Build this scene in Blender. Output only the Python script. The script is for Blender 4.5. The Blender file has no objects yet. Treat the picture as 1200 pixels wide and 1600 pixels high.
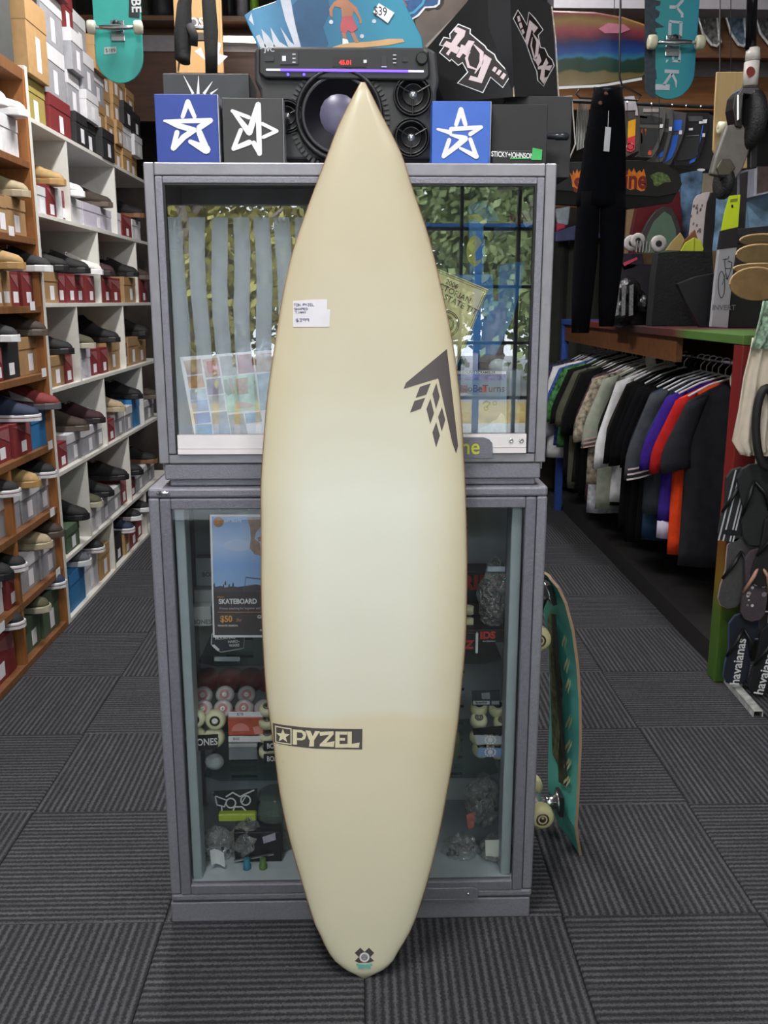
import bpy, bmesh, math, random
from math import sin, cos, pi, radians, sqrt, atan2
from mathutils import Vector, Matrix
random.seed(7)
C = bpy.context.scene.collection
scn = bpy.context.scene
# ---------------------------------------------------------------- camera
FPX, PIT, YAW, EYE = 1440.0, radians(12.9), radians(1.4), 1.6
cd = bpy.data.cameras.new('camera'); cam = bpy.data.objects.new('camera', cd); C.objects.link(cam)
cd.sensor_fit = 'HORIZONTAL'; cd.sensor_width = 36; cd.lens = FPX / 1200 * 36; cd.clip_start = 0.02
cam.location = (0, 0, EYE); cam.rotation_euler = (pi/2 - PIT, 0, -YAW)
scn.camera = cam
# ---------------------------------------------------------------- world and daylight
w = bpy.data.worlds.new('sky'); scn.world = w; w.use_nodes = True
bg = w.node_tree.nodes['Background']; bg.inputs[0].default_value = (0.86, 0.93, 1, 1); bg.inputs[1].default_value = 6.0
def area(name, loc, rot, sx, sy, power, col=(1, 1, 1)):
    l = bpy.data.lights.new(name, 'AREA'); l.shape = 'RECTANGLE'; l.size = sx; l.size_y = sy; l.energy = power; l.color = col
    o = bpy.data.objects.new(name, l); C.objects.link(o); o.location = loc; o.rotation_euler = rot; return o
sn = bpy.data.lights.new('sun', 'SUN'); sn.energy = 9; sn.angle = radians(3); sno = bpy.data.objects.new('sun', sn); C.objects.link(sno); sno.rotation_euler = (radians(-48), radians(12), 0)
area('daylight_fill_over_shopfront', (0.1, -2.45, 2.95), (radians(74), 0, 0), 3.6, 0.7, 45, (0.93, 0.97, 1))  # added fill lamp above the lintel, strengthening the daylight from the shopfront
scn.view_settings.view_transform = 'Standard'; scn.view_settings.look = 'None'
scn.view_settings.gamma = 1; scn.view_settings.use_curve_mapping = False
scn.view_settings.exposure = 0.42
scn.cycles.use_denoising = True
scn.cycles.max_bounces = 8; scn.cycles.transparent_max_bounces = 24
scn.cycles.caustics_reflective = False; scn.cycles.caustics_refractive = False
# ---------------------------------------------------------------- measuring: image point (1200x1600) to a place in the room
_f = Vector((sin(YAW)*cos(PIT), cos(YAW)*cos(PIT), -sin(PIT))); _r = Vector((cos(YAW), -sin(YAW), 0)); _u = _r.cross(_f)
EY = Vector((0, 0, EYE))
def ray(px, py): return _f + _r*((px-600)/FPX) + _u*((800-py)/FPX)
def at(px, py, X=None, Y=None, Z=None):
    d = ray(px, py)
    t = X/d.x if X is not None else Y/d.y if Y is not None else (Z-EYE)/d.z
    return EY + d*t
def onplane(px, py, o, n):
    d = ray(px, py); return EY + d*((Vector(o)-EY).dot(n)/d.dot(n))
def proj(p):
    q = Vector(p)-EY; D = q.dot(_f); return 600+FPX*q.dot(_r)/D, 800-FPX*q.dot(_u)/D
def Yof(px, z, X):   # depth on the plane x = X at height z that shows in image column px
    lo, hi = 1.0, 12.0
    s = 1 if X < 0 else -1
    for _ in range(40):
        m = (lo+hi)/2
        if (proj((X, m, z))[0] - px)*s < 0: lo = m
        else: hi = m
    return lo
# ---------------------------------------------------------------- materials
def hexc(h):
    h = h.lstrip('#'); v = [int(h[i:i+2], 16)/255 for i in (0, 2, 4)]
    return tuple(((c+0.055)/1.055)**2.4 if c > 0.04045 else c/12.92 for c in v) + (1,)
_M = {}
def mat(h, rough=0.6, metal=0.0, var=0.12, scale=25, bump=0.0, bscale=80, alpha=1.0, emit=0, coat=0, stretch=None, trans=0, spec=0.5):
    key = (h, rough, metal, var, scale, bump, bscale, alpha, emit, coat, stretch, trans, spec)
    if key in _M: return _M[key]
    m = bpy.data.materials.new('mat_'+h.strip('#')); m.use_nodes = True; nt = m.node_tree; N = nt.nodes; L = nt.links
    b = N['Principled BSDF']; c = hexc(h)
    b.inputs['Roughness'].default_value = rough; b.inputs['Metallic'].default_value = metal
    b.inputs['Specular IOR Level'].default_value = spec
    if coat: b.inputs['Coat Weight'].default_value = coat; b.inputs['Coat Roughness'].default_value = 0.08
    if alpha < 1: b.inputs['Alpha'].default_value = alpha
    if trans: b.inputs['Transmission Weight'].default_value = trans
    tc = N.new('ShaderNodeTexCoord'); mp = N.new('ShaderNodeMapping'); L.new(tc.outputs['Object'], mp.inputs[0])
    if stretch: mp.inputs['Scale'].default_value = stretch
    if var > 0:
        n = N.new('ShaderNodeTexNoise'); n.inputs['Scale'].default_value = scale; n.inputs['Detail'].default_value = 4
        L.new(mp.outputs[0], n.inputs[0])
        r = N.new('ShaderNodeValToRGB'); r.color_ramp.elements[0].position = 0.3; r.color_ramp.elements[1].position = 0.7
        r.color_ramp.elements[0].color = tuple(x*(1-var) for x in c[:3])+(1,)
        r.color_ramp.elements[1].color = tuple(min(1, x*(1+var)) for x in c[:3])+(1,)
        L.new(n.outputs['Fac'], r.inputs[0]); L.new(r.outputs[0], b.inputs['Base Color'])
    else: b.inputs['Base Color'].default_value = c
    if emit:
        b.inputs['Emission Color'].default_value = c; b.inputs['Emission Strength'].default_value = emit
    if bump:
        n2 = N.new('ShaderNodeTexNoise'); n2.inputs['Scale'].default_value = bscale; n2.inputs['Detail'].default_value = 3
        L.new(mp.outputs[0], n2.inputs[0]); bp = N.new('ShaderNodeBump'); bp.inputs['Strength'].default_value = bump; bp.inputs['Distance'].default_value = 0.004
        L.new(n2.outputs['Fac'], bp.inputs['Height']); L.new(bp.outputs[0], b.inputs['Normal'])
    _M[key] = m; return m
def glass(name, tint=(0.9, 0.95, 0.95), refl=0.09, rough=0.0):
    m = bpy.data.materials.new(name); m.use_nodes = True; nt = m.node_tree; N = nt.nodes; L = nt.links
    N.remove(N['Principled BSDF']); out = N['Material Output']
    tr = N.new('ShaderNodeBsdfTransparent'); tr.inputs[0].default_value = tint+(1,)
    gl = N.new('ShaderNodeBsdfGlossy'); gl.inputs['Roughness'].default_value = rough
    fr = N.new('ShaderNodeLayerWeight'); fr.inputs[0].default_value = 0.35
    ad = N.new('ShaderNodeMath'); ad.operation = 'MULTIPLY_ADD'; ad.inputs[1].default_value = 0.5; ad.inputs[2].default_value = refl
    L.new(fr.outputs['Fresnel'], ad.inputs[0])
    mx = N.new('ShaderNodeMixShader'); L.new(ad.outputs[0], mx.inputs[0]); L.new(tr.outputs[0], mx.inputs[1]); L.new(gl.outputs[0], mx.inputs[2]); L.new(mx.outputs[0], out.inputs[0])
    return m
def film(name, refl=.2, tint=(.95, .97, .98), sc=38, st=1.0, milk=.17):
    m = glass(name, tint, refl, .12); N = m.node_tree.nodes; L = m.node_tree.links
    tc = N.new('ShaderNodeTexCoord'); vz = N.new('ShaderNodeTexNoise'); vz.inputs['Scale'].default_value = sc; vz.inputs['Detail'].default_value = 2; vz.inputs['Distortion'].default_value = 1.5; L.new(tc.outputs['Object'], vz.inputs[0])
    bp = N.new('ShaderNodeBump'); bp.inputs['Strength'].default_value = st; bp.inputs['Distance'].default_value = .02; L.new(vz.outputs['Fac'], bp.inputs['Height'])
    for n in N:
        if n.type in ('BSDF_GLOSSY', 'LAYER_WEIGHT'): L.new(bp.outputs[0], n.inputs['Normal'])
    out = N['Material Output']; src = out.inputs[0].links[0].from_socket; df = N.new('ShaderNodeBsdfDiffuse'); df.inputs[0].default_value = (.85, .88, .9, 1); L.new(bp.outputs[0], df.inputs['Normal'])
    mx = N.new('ShaderNodeMixShader'); mx.inputs[0].default_value = milk; L.new(src, mx.inputs[1]); L.new(df.outputs[0], mx.inputs[2]); L.new(mx.outputs[0], out.inputs[0])
    return m
def ramp_mat(name, axis, stops, rough=0.5, noise=0.0, nscale=6, lo=0.0, hi=1.0, coat=0, spec=0.5):
    """colour bands along one object axis: a printed or painted gradient on the thing itself"""
    m = bpy.data.materials.new(name); m.use_nodes = True; nt = m.node_tree; N = nt.nodes; L = nt.links; b = N['Principled BSDF']
    b.inputs['Roughness'].default_value = rough; b.inputs['Specular IOR Level'].default_value = spec
    if coat: b.inputs['Coat Weight'].default_value = coat
    tc = N.new('ShaderNodeTexCoord'); sp = N.new('ShaderNodeSeparateXYZ'); L.new(tc.outputs['Object'], sp.inputs[0])
    mr = N.new('ShaderNodeMapRange'); mr.inputs[1].default_value = lo; mr.inputs[2].default_value = hi
    src = sp.outputs['XYZ'.index(axis)]
    if noise:
        nz = N.new('ShaderNodeTexNoise'); nz.inputs['Scale'].default_value = nscale; nz.inputs['Detail'].default_value = 5; L.new(tc.outputs['Object'], nz.inputs[0])
        ma = N.new('ShaderNodeMath'); ma.operation = 'MULTIPLY_ADD'; ma.inputs[1].default_value = noise; L.new(nz.outputs['Fac'], ma.inputs[0]); L.new(src, ma.inputs[2]); src = ma.outputs[0]
    L.new(src, mr.inputs[0]); r = N.new('ShaderNodeValToRGB'); L.new(mr.outputs[0], r.inputs[0])
    e = r.color_ramp.elements
    while len(e) > 1: e.remove(e[-1])
    e[0].position = stops[0][0]; e[0].color = hexc(stops[0][1])
    for p, h in stops[1:]: x = e.new(p); x.color = hexc(h)
    L.new(r.outputs[0], b.inputs['Base Color']); return m
# ---------------------------------------------------------------- mesh builder
class MB:
    def __init__(s): s.v = []; s.f = []; s.m = []
    def add(s, vs, fs, mi=0):
        k = len(s.v); s.v += [tuple(x) for x in vs]; s.f += [tuple(i+k for i in f) for f in fs]; s.m += [mi]*len(fs); return s
    def box(s, x0, x1, y0, y1, z0, z1, mi=0):
        return s.add([(x, y, z) for z in (z0, z1) for y in (y0, y1) for x in (x0, x1)],
                     [(0, 2, 3, 1), (4, 5, 7, 6), (0, 1, 5, 4), (2, 6, 7, 3), (0, 4, 6, 2), (1, 3, 7, 5)], mi)
    def slab(s, P, d, mi=0):    # closed polygon P pushed along the vector d
        n = len(P); d = Vector(d); P = [Vector(p) for p in P]
        nr = Vector((0, 0, 0))
        for i in range(n): nr += P[i].cross(P[(i+1) % n])
        if nr.dot(d) > 0: P = P[::-1]
        fs = [tuple(range(n)), tuple(range(2*n-1, n-1, -1))]
        fs += [(i, i+n, (i+1) % n+n, (i+1) % n) for i in range(n)]
        return s.add(P+[p+d for p in P], fs, mi)
    def rings(s, R, cap=True, mi=0, closed=False):
        n = len(R[0]); k = len(R); fs = []
        for i in range(k if closed else k-1):
            for j in range(n): fs.append((i*n+j, i*n+(j+1) % n, ((i+1) % k)*n+(j+1) % n, ((i+1) % k)*n+j))
        if cap and not closed: fs += [tuple(range(n-1, -1, -1)), tuple((k-1)*n+j for j in range(n))]
        return s.add([p for r in R for p in r], fs, mi)
    def tube(s, P, r, n=8, mi=0, closed=False, cap=True):
        P = [Vector(p) for p in P]; R = []; k = len(P); prev = None
        for i, p in enumerate(P):
            a = P[(i-1) % k] if (i > 0 or closed) else p; b = P[(i+1) % k] if (i < k-1 or closed) else p
            t = (b-a).normalized()
            if prev is None: q = t.orthogonal().normalized()
            else:
                q = prev - t*prev.dot(t); q = q.normalized() if q.length > 1e-6 else t.orthogonal().normalized()
            prev = q; c = t.cross(q); rr = r[i] if isinstance(r, (list, tuple)) else r
            R.append([p + q*(rr*cos(2*pi*j/n)) + c*(rr*sin(2*pi*j/n)) for j in range(n)])
        return s.rings(R, cap, mi, closed)
    def lathe(s, o, ax, prof, n=20, mi=0):   # prof: (distance along ax, radius)
        o = Vector(o); ax = Vector(ax).normalized(); q = ax.orthogonal().normalized(); c = ax.cross(q)
        return s.rings([[o+ax*h+q*(r*cos(2*pi*j/n))+c*(r*sin(2*pi*j/n)) for j in range(n)] for h, r in prof], True, mi)
    def ball(s, c, r, n=10, mi=0, sz=(1, 1, 1)):
        c = Vector(c); R = []
        for i in range(n//2+1):
            a = -pi/2+pi*i/(n//2); a = max(min(a, pi/2-.02), -pi/2+.02)
            R.append([c+Vector((r*sz[0]*cos(a)*cos(2*pi*j/n), r*sz[1]*cos(a)*sin(2*pi*j/n), r*sz[2]*sin(a))) for j in range(n)])
        return s.rings(R, True, mi)
    def build(s, name, m, parent=None, smooth=False, bevel=0, local=False, fix=True):
        me = bpy.data.meshes.new(name); me.from_pydata(s.v, [], s.f)
        for x in (m if isinstance(m, (list, tuple)) else [m]): me.materials.append(x)
        for p, i in zip(me.polygons, s.m): p.material_index = i; p.use_smooth = smooth
        if fix:
            bm = bmesh.new(); bm.from_mesh(me); bmesh.ops.recalc_face_normals(bm, faces=bm.faces); bm.to_mesh(me); bm.free()
        return link(name, me, parent, bevel, local)
def rootmat(o):
    m = Matrix.LocRotScale(o.location, o.rotation_euler, o.scale)
    return m if o.parent is None else rootmat(o.parent) @ o.matrix_parent_inverse @ m
def link(name, me, parent=None, bevel=0, local=False):
    o = bpy.data.objects.new(name, me); C.objects.link(o)
    if parent is not None:
        o.parent = parent
        if not local: o.matrix_parent_inverse = rootmat(parent).inverted()
    if bevel:
        b = o.modifiers.new('bevel', 'BEVEL'); b.width = bevel; b.segments = 2; b.limit_method = 'ANGLE'
    return o
def tag(o, label=None, cat=None, group=None, kind=None):
    if label: o['label'] = label
    if cat: o['category'] = cat
    if group: o['group'] = group
    if kind: o['kind'] = kind
    return o
def thing(name, label, cat, loc=(0, 0, 0), rot=(0, 0, 0), group=None):
    o = bpy.data.objects.new(name, None); C.objects.link(o); o.location = loc; o.rotation_euler = rot; o.empty_display_size = 0.05
    return tag(o, label, cat, group)
def kids(o): return [x for x in C.objects if x.parent == o]
def tree(o, k=None):
    return (o, [tree(c) for c in kids(o)])
def dup(t, parent=None, loc=None, rot=None, label=None, group=None, scale=None):
    o, ch = t; c = o.copy(); C.objects.link(c)
    if parent is not None: c.parent = parent
    for x in ch: dup(x, c)
    if loc is not None: c.location = loc
    if rot is not None: c.rotation_euler = rot
    if scale: c.scale = scale
    if label: c['label'] = label
    if group: c['group'] = group
    return c
# lettering turned into mesh
_T = {}
def text_geo(s, bold=0.0, space=1.0):
    k = (s, bold, space)
    if k in _T: return _T[k]
    cu = bpy.data.curves.new('t', 'FONT'); cu.body = s; cu.size = 1; cu.align_x = 'CENTER'; cu.align_y = 'CENTER'; cu.offset = bold; cu.resolution_u = 3; cu.space_character = space
    o = bpy.data.objects.new('t', cu); C.objects.link(o); dg = bpy.context.evaluated_depsgraph_get()
    me = bpy.data.meshes.new_from_object(o.evaluated_get(dg))
    r = ([v.co.copy() for v in me.vertices], [tuple(p.vertices) for p in me.polygons])
    bpy.data.objects.remove(o); bpy.data.meshes.remove(me); _T[k] = r; return r
def text(name, s, o, u, v, size, m, parent, bold=0.0, squeeze=1.0, space=1.0, skew=0, warp=None):
    vs, fs = text_geo(s, bold, space); o = Vector(o); u = Vector(u).normalized(); v = Vector(v).normalized()
    P = [(p.x*size*squeeze + p.y*size*skew, p.y*size) for p in vs]
    b = MB(); b.add([warp(x, y) if warp else o+u*x+v*y for x, y in P], fs)
    return b.build(name, m, parent, fix=False)
def flat(name, P, m, parent, d=0.001, n=None):
    """a thin print or sticker; P 3-D outline, pushed towards n (default: towards the shopfront)"""
    b = MB(); b.slab(P, Vector(n if n is not None else (0, -1, 0))*d); return b.build(name, m, parent)
def pf(name, pp, Y, m, parent, d=0.0008):   # print on a vertical plane y = Y, outline given in image points
    return flat(name, [at(a, b, Y=Y) for a, b in pp], m, parent, d)
def rect(x0, y0, x1, y1): return [(x0, y0), (x1, y0), (x1, y1), (x0, y1)]
def fdims(r, Y):
    a = at(r[0], (r[1]+r[3])/2, Y=Y); b = at(r[2], (r[1]+r[3])/2, Y=Y)
    t = at((r[0]+r[2])/2, r[1], Y=Y); u = at((r[0]+r[2])/2, r[3], Y=Y)
    return a.x, b.x, u.z, t.z
def fbox(name, r, Y, dep, m, parent=None, bevel=0.0, z0=None, z1=None):
    x0, x1, a, b = fdims(r, Y)
    if z0 is not None: a = z0
    if z1 is not None: b = z1
    o = MB().box(x0, x1, Y, Y+dep, a, b).build(name, m, parent, bevel=bevel); return o
def stroke(pts, wd):
    """outline (image points) of a brush stroke through pts"""
    L = []; R = []
    for i, p in enumerate(pts):
        a = pts[max(i-1, 0)]; b = pts[min(i+1, len(pts)-1)]; dx, dy = b[0]-a[0], b[1]-a[1]; n = max(1e-6, sqrt(dx*dx+dy*dy)); nx, ny = -dy/n, dx/n
        wv = wd[i] if isinstance(wd, (list, tuple)) else wd
        L.append((p[0]+nx*wv/2, p[1]+ny*wv/2)); R.append((p[0]-nx*wv/2, p[1]-ny*wv/2))
    return L + R[::-1]
def brush(pts, wd):
    """list of convex outlines that together make a round-ended brush stroke"""
    o = []; W = wd if isinstance(wd, (list, tuple)) else [wd]*len(pts)
    for i in range(len(pts)-1): o.append(stroke([pts[i], pts[i+1]], [W[i], W[i+1]]))
    return o + [circ(p[0], p[1], W[i]/2, n=8) for i, p in enumerate(pts)]
def join_flat(name, polys, Y, m, parent, d=0.0008):
    b = MB()
    for k, pp in enumerate(polys):
        P = [at(a, c, Y=Y)+Vector((0, -d-k*.00004, 0)) for a, c in pp]; nr = Vector((0, 0, 0))
        for i in range(len(P)): nr += P[i].cross(P[(i+1) % len(P)])
        b.add(P if nr.y < 0 else P[::-1], [tuple(range(len(P)))])
    return b.build(name, m, parent, fix=False)
def circ(cx, cy, rx, ry=None, n=20, a0=0, a1=2*pi):
    ry = ry or rx; full = abs(a1-a0) > 6.2; k = n if full else n
    return [(cx+rx*cos(a0+(a1-a0)*i/(k if full else k-1)), cy+ry*sin(a0+(a1-a0)*i/(k if full else k-1))) for i in range(k)]
WHITE = mat('#e8e8ec', 0.5, var=0.05); BLACK = mat('#141416', 0.5, var=0.15); PAPER = mat('#e9e7ee', 0.6, var=0.03)
STEEL = mat('#c9ccd0', 0.25, 1.0, var=0.05); CHROME = mat('#e8e8ea', 0.12, 1.0, var=0)
# ================================================================ THE SETTING
XL, XR = -1.488, 1.509
YB = 7.9                       # back wall
fl = tag(MB().box(-2.2, 3.0, -2.5, YB+.3, -0.12, -0.012).build('floor', mat('#232327', 0.95)), kind='structure')
def carpet_mat(name, rough_dir):
    m = bpy.data.materials.new(name); m.use_nodes = True; nt = m.node_tree; N = nt.nodes; L = nt.links; b = N['Principled BSDF']
    b.inputs['Roughness'].default_value = 0.95; b.inputs['Specular IOR Level'].default_value = 0.2
    tc = N.new('ShaderNodeTexCoord'); wv = N.new('ShaderNodeTexWave'); wv.bands_direction = rough_dir; wv.inputs['Scale'].default_value = 15.5
    wv.inputs['Distortion'].default_value = 2.6; wv.inputs['Detail'].default_value = 3; wv.inputs['Detail Scale'].default_value = 9; L.new(tc.outputs['Object'], wv.inputs[0])
    oi = N.new('ShaderNodeObjectInfo')
    mp = N.new('ShaderNodeMapping'); mp.inputs['Scale'].default_value = (3, 60, 1) if rough_dir == 'Y' else (60, 3, 1); L.new(tc.outputs['Object'], mp.inputs[0])
    av = N.new('ShaderNodeVectorMath'); av.operation = 'ADD'; L.new(mp.outputs[0], av.inputs[0])
    cb = N.new('ShaderNodeCombineXYZ'); L.new(oi.outputs['Random'], cb.inputs[2]); cb.inputs[0].default_value = 0; L.new(cb.outputs[0], av.inputs[1])
    nz = N.new('ShaderNodeTexNoise'); nz.inputs['Scale'].default_value = 1.0; nz.inputs['Detail'].default_value = 5; nz.inputs['Roughness'].default_value = 0.75; L.new(av.outputs[0], nz.inputs[0])
    fz = N.new('ShaderNodeTexNoise'); fz.inputs['Scale'].default_value = 320; fz.inputs['Detail'].default_value = 2; L.new(tc.outputs['Object'], fz.inputs[0])
    a = N.new('ShaderNodeMath'); a.operation = 'MULTIPLY'; L.new(wv.outputs['Fac'], a.inputs[0]); L.new(nz.outputs['Fac'], a.inputs[1])
    a2 = N.new('ShaderNodeMath'); a2.operation = 'MULTIPLY_ADD'; L.new(fz.outputs['Fac'], a2.inputs[0]); a2.inputs[1].default_value = 0.55; L.new(a.outputs[0], a2.inputs[2])
    r = N.new('ShaderNodeValToRGB'); L.new(a2.outputs[0], r.inputs[0]); e = r.color_ramp.elements
    e[0].position = 0.24; e[0].color = hexc('#29292c'); e[1].position = 0.92; e[1].color = hexc('#5f5f64'); x = e.new(0.5); x.color = hexc('#3b3b3f')
    L.new(r.outputs[0], b.inputs['Base Color'])
    bp = N.new('ShaderNodeBump'); bp.inputs['Strength'].default_value = 0.6; bp.inputs['Distance'].default_value = 0.004; L.new(a2.outputs[0], bp.inputs['Height']); L.new(bp.outputs[0], b.inputs['Normal'])
    return m
CH = carpet_mat('carpet_ribs_across', 'Y'); CV = carpet_mat('carpet_ribs_along', 'X')
TW, TD = 0.53, 0.55
def tile_mesh(m):
    b = MB(); x, y, c = TW/2-.0008, TD/2-.0008, .004
    b.rings([[(-x, -y, -.012), (x, -y, -.012), (x, y, -.012), (-x, y, -.012)], [(-x, -y, -.003), (x, -y, -.003), (x, y, -.003), (-x, y, -.003)],
             [(-x+c, -y+c, 0), (x-c, -y+c, 0), (x-c, y-c, 0), (-x+c, y-c, 0)]])
    o = b.build('carpet_tile', m); me = o.data; bpy.data.objects.remove(o); return me
tmh, tmv = tile_mesh(CH), tile_mesh(CV)
for i in range(-4, 6):
    for j in range(-6, 11):
        if 2.15+TD*j > YB: continue
        o = bpy.data.objects.new('carpet_tile', tmh if (i+j) % 2 == 0 else tmv); C.objects.link(o); o.parent = fl
        o.location = (TW*(i+.5), 2.15+TD*(j+.5), 0)
        if i in (2, 3) and j < 5: o.location.x += 0
PLASTER = mat('#8d8a86', 0.9, var=0.06); DARKP = mat('#4a4540', 0.9, var=0.1)
BROWN = mat('#5f3d24', 0.55, var=0.3, scale=6, stretch=(1, 1, 9)); TANW = mat('#8a5a30', 0.5, var=0.25, scale=5, stretch=(1, 1, 10))
def S(name, b, m, **k): return tag(b.build(name, m, **k), kind='structure')
S('ceiling', MB().box(-2.3, 3.1, -2.6, YB+.3, 3.95, 4.05), DARKP)
S('wall_left', MB().box(-2.3, -2.2, -2.6, YB+.3, -.1, 4), PLASTER)
S('wall_right', MB().box(2.95, 3.05, -2.6, YB+.3, -.1, 4), mat('#5d5a5a', 0.9))
wb = S('wall_back', MB().box(-2.3, 3.1, YB, YB+.1, -.1, 4), mat('#4b4542', 0.9, var=.15))
# timber bulkheads over the back of the shop, each with a board face, a grey cover strip and a ledge
def bulkhead(name, x0, x1, Y, ys, px, shade):
    r = S(name, MB().box(x0, x1, Y, Y+.06, at(px, ys[3], Y=Y).z, at(px, ys[0], Y=Y).z), shade)
    z0, z1, z2 = at(px, ys[2], Y=Y).z, at(px, ys[1], Y=Y).z, at(px, ys[0], Y=Y).z
    MB().box(x0, x1, Y-.012, Y, z0, z1).build('cover_strip', mat('#8f888c', 0.32, 0.2, var=.1), r)
    MB().box(x0, x1, Y-.2, Y+.06, z2, z2+.03).build('ledge', mat('#6b4a30', 0.4), r)
    return r
bulkhead('trim_1', -2.2, 1.15, 7.0, (46, 57, 82, 190), 400, mat('#4a2a18', .5, var=.3, scale=5, stretch=(1, 1, 8)))
bulkhead('trim_2', 1.15, 2.95, 6.2, (91, 97, 121, 172), 1090, TANW)
S('trim_3', MB().box(1.1, 2.95, 5.9, 5.96, at(1100, 90, Y=5.9).z, at(1100, 16, Y=5.9).z), BROWN)
S('trim_4', MB().box(1.1, 2.95, 5.7, 5.9, at(1100, 14, Y=5.7).z, 3.95), mat('#8f8c92', 0.5, var=.05))
S('wall_display', MB().box(1.9, 2.95, 6.8, 6.86, 0, 3.95), mat('#3a3838', .9, var=.1))
# shopfront behind the viewer: what the cabinet glass mirrors
FY = -2.6
sf = S('wall_front', MB().box(-2.3, -1.62, FY, FY+.12, -.1, 4).box(-.16, .0, FY, FY+.12, -.1, 2.45).box(2.7, 3.1, FY, FY+.12, -.1, 4).box(-1.62, -.16, FY, FY+.12, 2.26, 4).box(-.16, 2.7, FY, FY+.12, 2.45, 4).box(0, 2.7, FY, FY+.12, -.1, .35), mat('#57534f', .8))
wn = S('window_1', MB().box(0, 2.7, FY+.04, FY+.08, .33, .37), mat('#22252c', .5))
for x in (.01, .31, .72, 1.13, 1.54, 1.95, 2.35, 2.69): MB().box(x-.011, x+.011, FY+.03, FY+.09, .35, 2.42).build('glazing_bar', mat('#22252c', .5), wn)
for z in (.9, 1.3, 1.7, 2.1): MB().box(0, 2.7, FY+.03, FY+.09, z-.011, z+.011).build('glazing_bar', mat('#22252c', .5), wn)
dr = S('door_1', MB().box(-1.62, -1.55, FY+.02, FY+.1, 0, 2.26).box(-.23, -.16, FY+.02, FY+.1, 0, 2.26), mat('#3a3d44', .5))
PVC = bpy.data.materials.new('clear_strip'); PVC.use_nodes = True; nt_ = PVC.node_tree; nt_.nodes.remove(nt_.nodes['Principled BSDF'])
tr_ = nt_.nodes.new('ShaderNodeBsdfTransparent'); tr_.inputs[0].default_value = (.85, .9, .97, 1); tl_ = nt_.nodes.new('ShaderNodeBsdfTranslucent'); tl_.inputs[0].default_value = (.95, .97, 1, 1)
mx_ = nt_.nodes.new('ShaderNodeMixShader'); mx_.inputs[0].default_value = .5; nt_.links.new(tr_.outputs[0], mx_.inputs[1]); nt_.links.new(tl_.outputs[0], mx_.inputs[2]); nt_.links.new(mx_.outputs[0], nt_.nodes['Material Output'].inputs[0])
for k in range(9):
    x = -1.5+k*.15
    b = MB(); b.rings([[(x+.012*sin(z*5+k), FY+.14, z), (x+.115+.012*sin(z*5+k), FY+.155, z), (x+.115+.012*sin(z*5+k), FY+.158, z), (x+.012*sin(z*5+k), FY+.143, z)] for z in [.1+.23*q for q in range(10)]])
    b.build('curtain_strip', PVC, dr, smooth=True)
ext = tag(MB().box(-16, 16, -24, FY, -.2, -.03).build('road', mat('#a3a3a5', .9, var=.1)), kind='structure')
tag(MB().box(-16, 16, -9.5, -8.2, -.03, .12).build('verge', mat('#a8935a', .95, var=.3, scale=9)), kind='structure')
# blue gate frame outside
g = thing('gate', 'blue painted steel gate frame standing outside the shopfront, seen mirrored in the right pane', 'gate', (1.1, -4.6, 0))
gm = mat('#2f5f9c', .4)
for x in (.55, 1.1, 1.7): MB().box(x-.03, x+.03, -4.63, -4.57, -.03, 2.3).build('post', gm, g)
for z in (.3, 2.27): MB().box(.55, 1.7, -4.62, -4.58, z-.03, z+.03).build('rail', gm, g)
rnd = random.Random(3)
def gum(x, y, h, label, hue):
    t = thing('gum_tree', label, 'tree', (x, y, 0), group=None)
    b = MB(); b.tube([(x, y, -.03), (x+.15, y, h*.3), (x-.1, y+.1, h*.6), (x+.1, y, h*.95)], [.22, .18, .13, .04], 8)
    b.build('trunk', mat('#8a8177', .9), t, smooth=True)
    b = MB()
    for k in range(6): a = rnd.uniform(0, 6.28); b.tube([(x, y, h*(.3+.08*k)), (x+cos(a)*1.2, y+sin(a)*.6, h*(.45+.08*k)), (x+cos(a)*2, y+sin(a)*1, h*(.55+.08*k))], [.08, .05, .02], 5)
    b.build('branch', mat('#8a8177', .9), t)
    b = MB()
    cl = [(x+rnd.gauss(0, 1.25), y+rnd.gauss(0, .7), h*rnd.uniform(.12, 1)) for _ in range(52)]
    for c in cl:
        for _ in range(260):
            p = Vector(c)+Vector((rnd.gauss(0, .42), rnd.gauss(0, .42), rnd.gauss(0, .38))); a = Vector((rnd.uniform(-1, 1), rnd.uniform(-1, 1), rnd.uniform(-1, .2))).normalized()*.19; q = a.orthogonal().normalized()*.065
            b.add([p, p+a*.5+q, p+a, p+a*.5-q], [(0, 1, 2, 3)])
    tag(b.build('foliage', mat(hue, .7, var=.3, scale=3), t, fix=False), kind='stuff')
for x, y, h, l, c in [(-6.4, -12.5, 7, 'tall gum tree across the road, far left of the mirrored view', '#98a36a'), (-2.9, -11.5, 6, 'yellow green leafy gum tree mirrored in the left pane', '#b5b06a'), (-.4, -16.5, 8, 'tall grey green gum tree mirrored behind the surfboard', '#8b9878'),
                      (2.2, -11.8, 6.8, 'green gum tree mirrored near the middle bars of the right pane', '#8fa070'), (5, -16.5, 8, 'bushy gum tree mirrored at the right edge of the right pane', '#95a37c'), (8.5, -12, 7, 'gum tree outside furthest to the right', '#8d9a70')]: gum(x, y, h, l, c)
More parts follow.
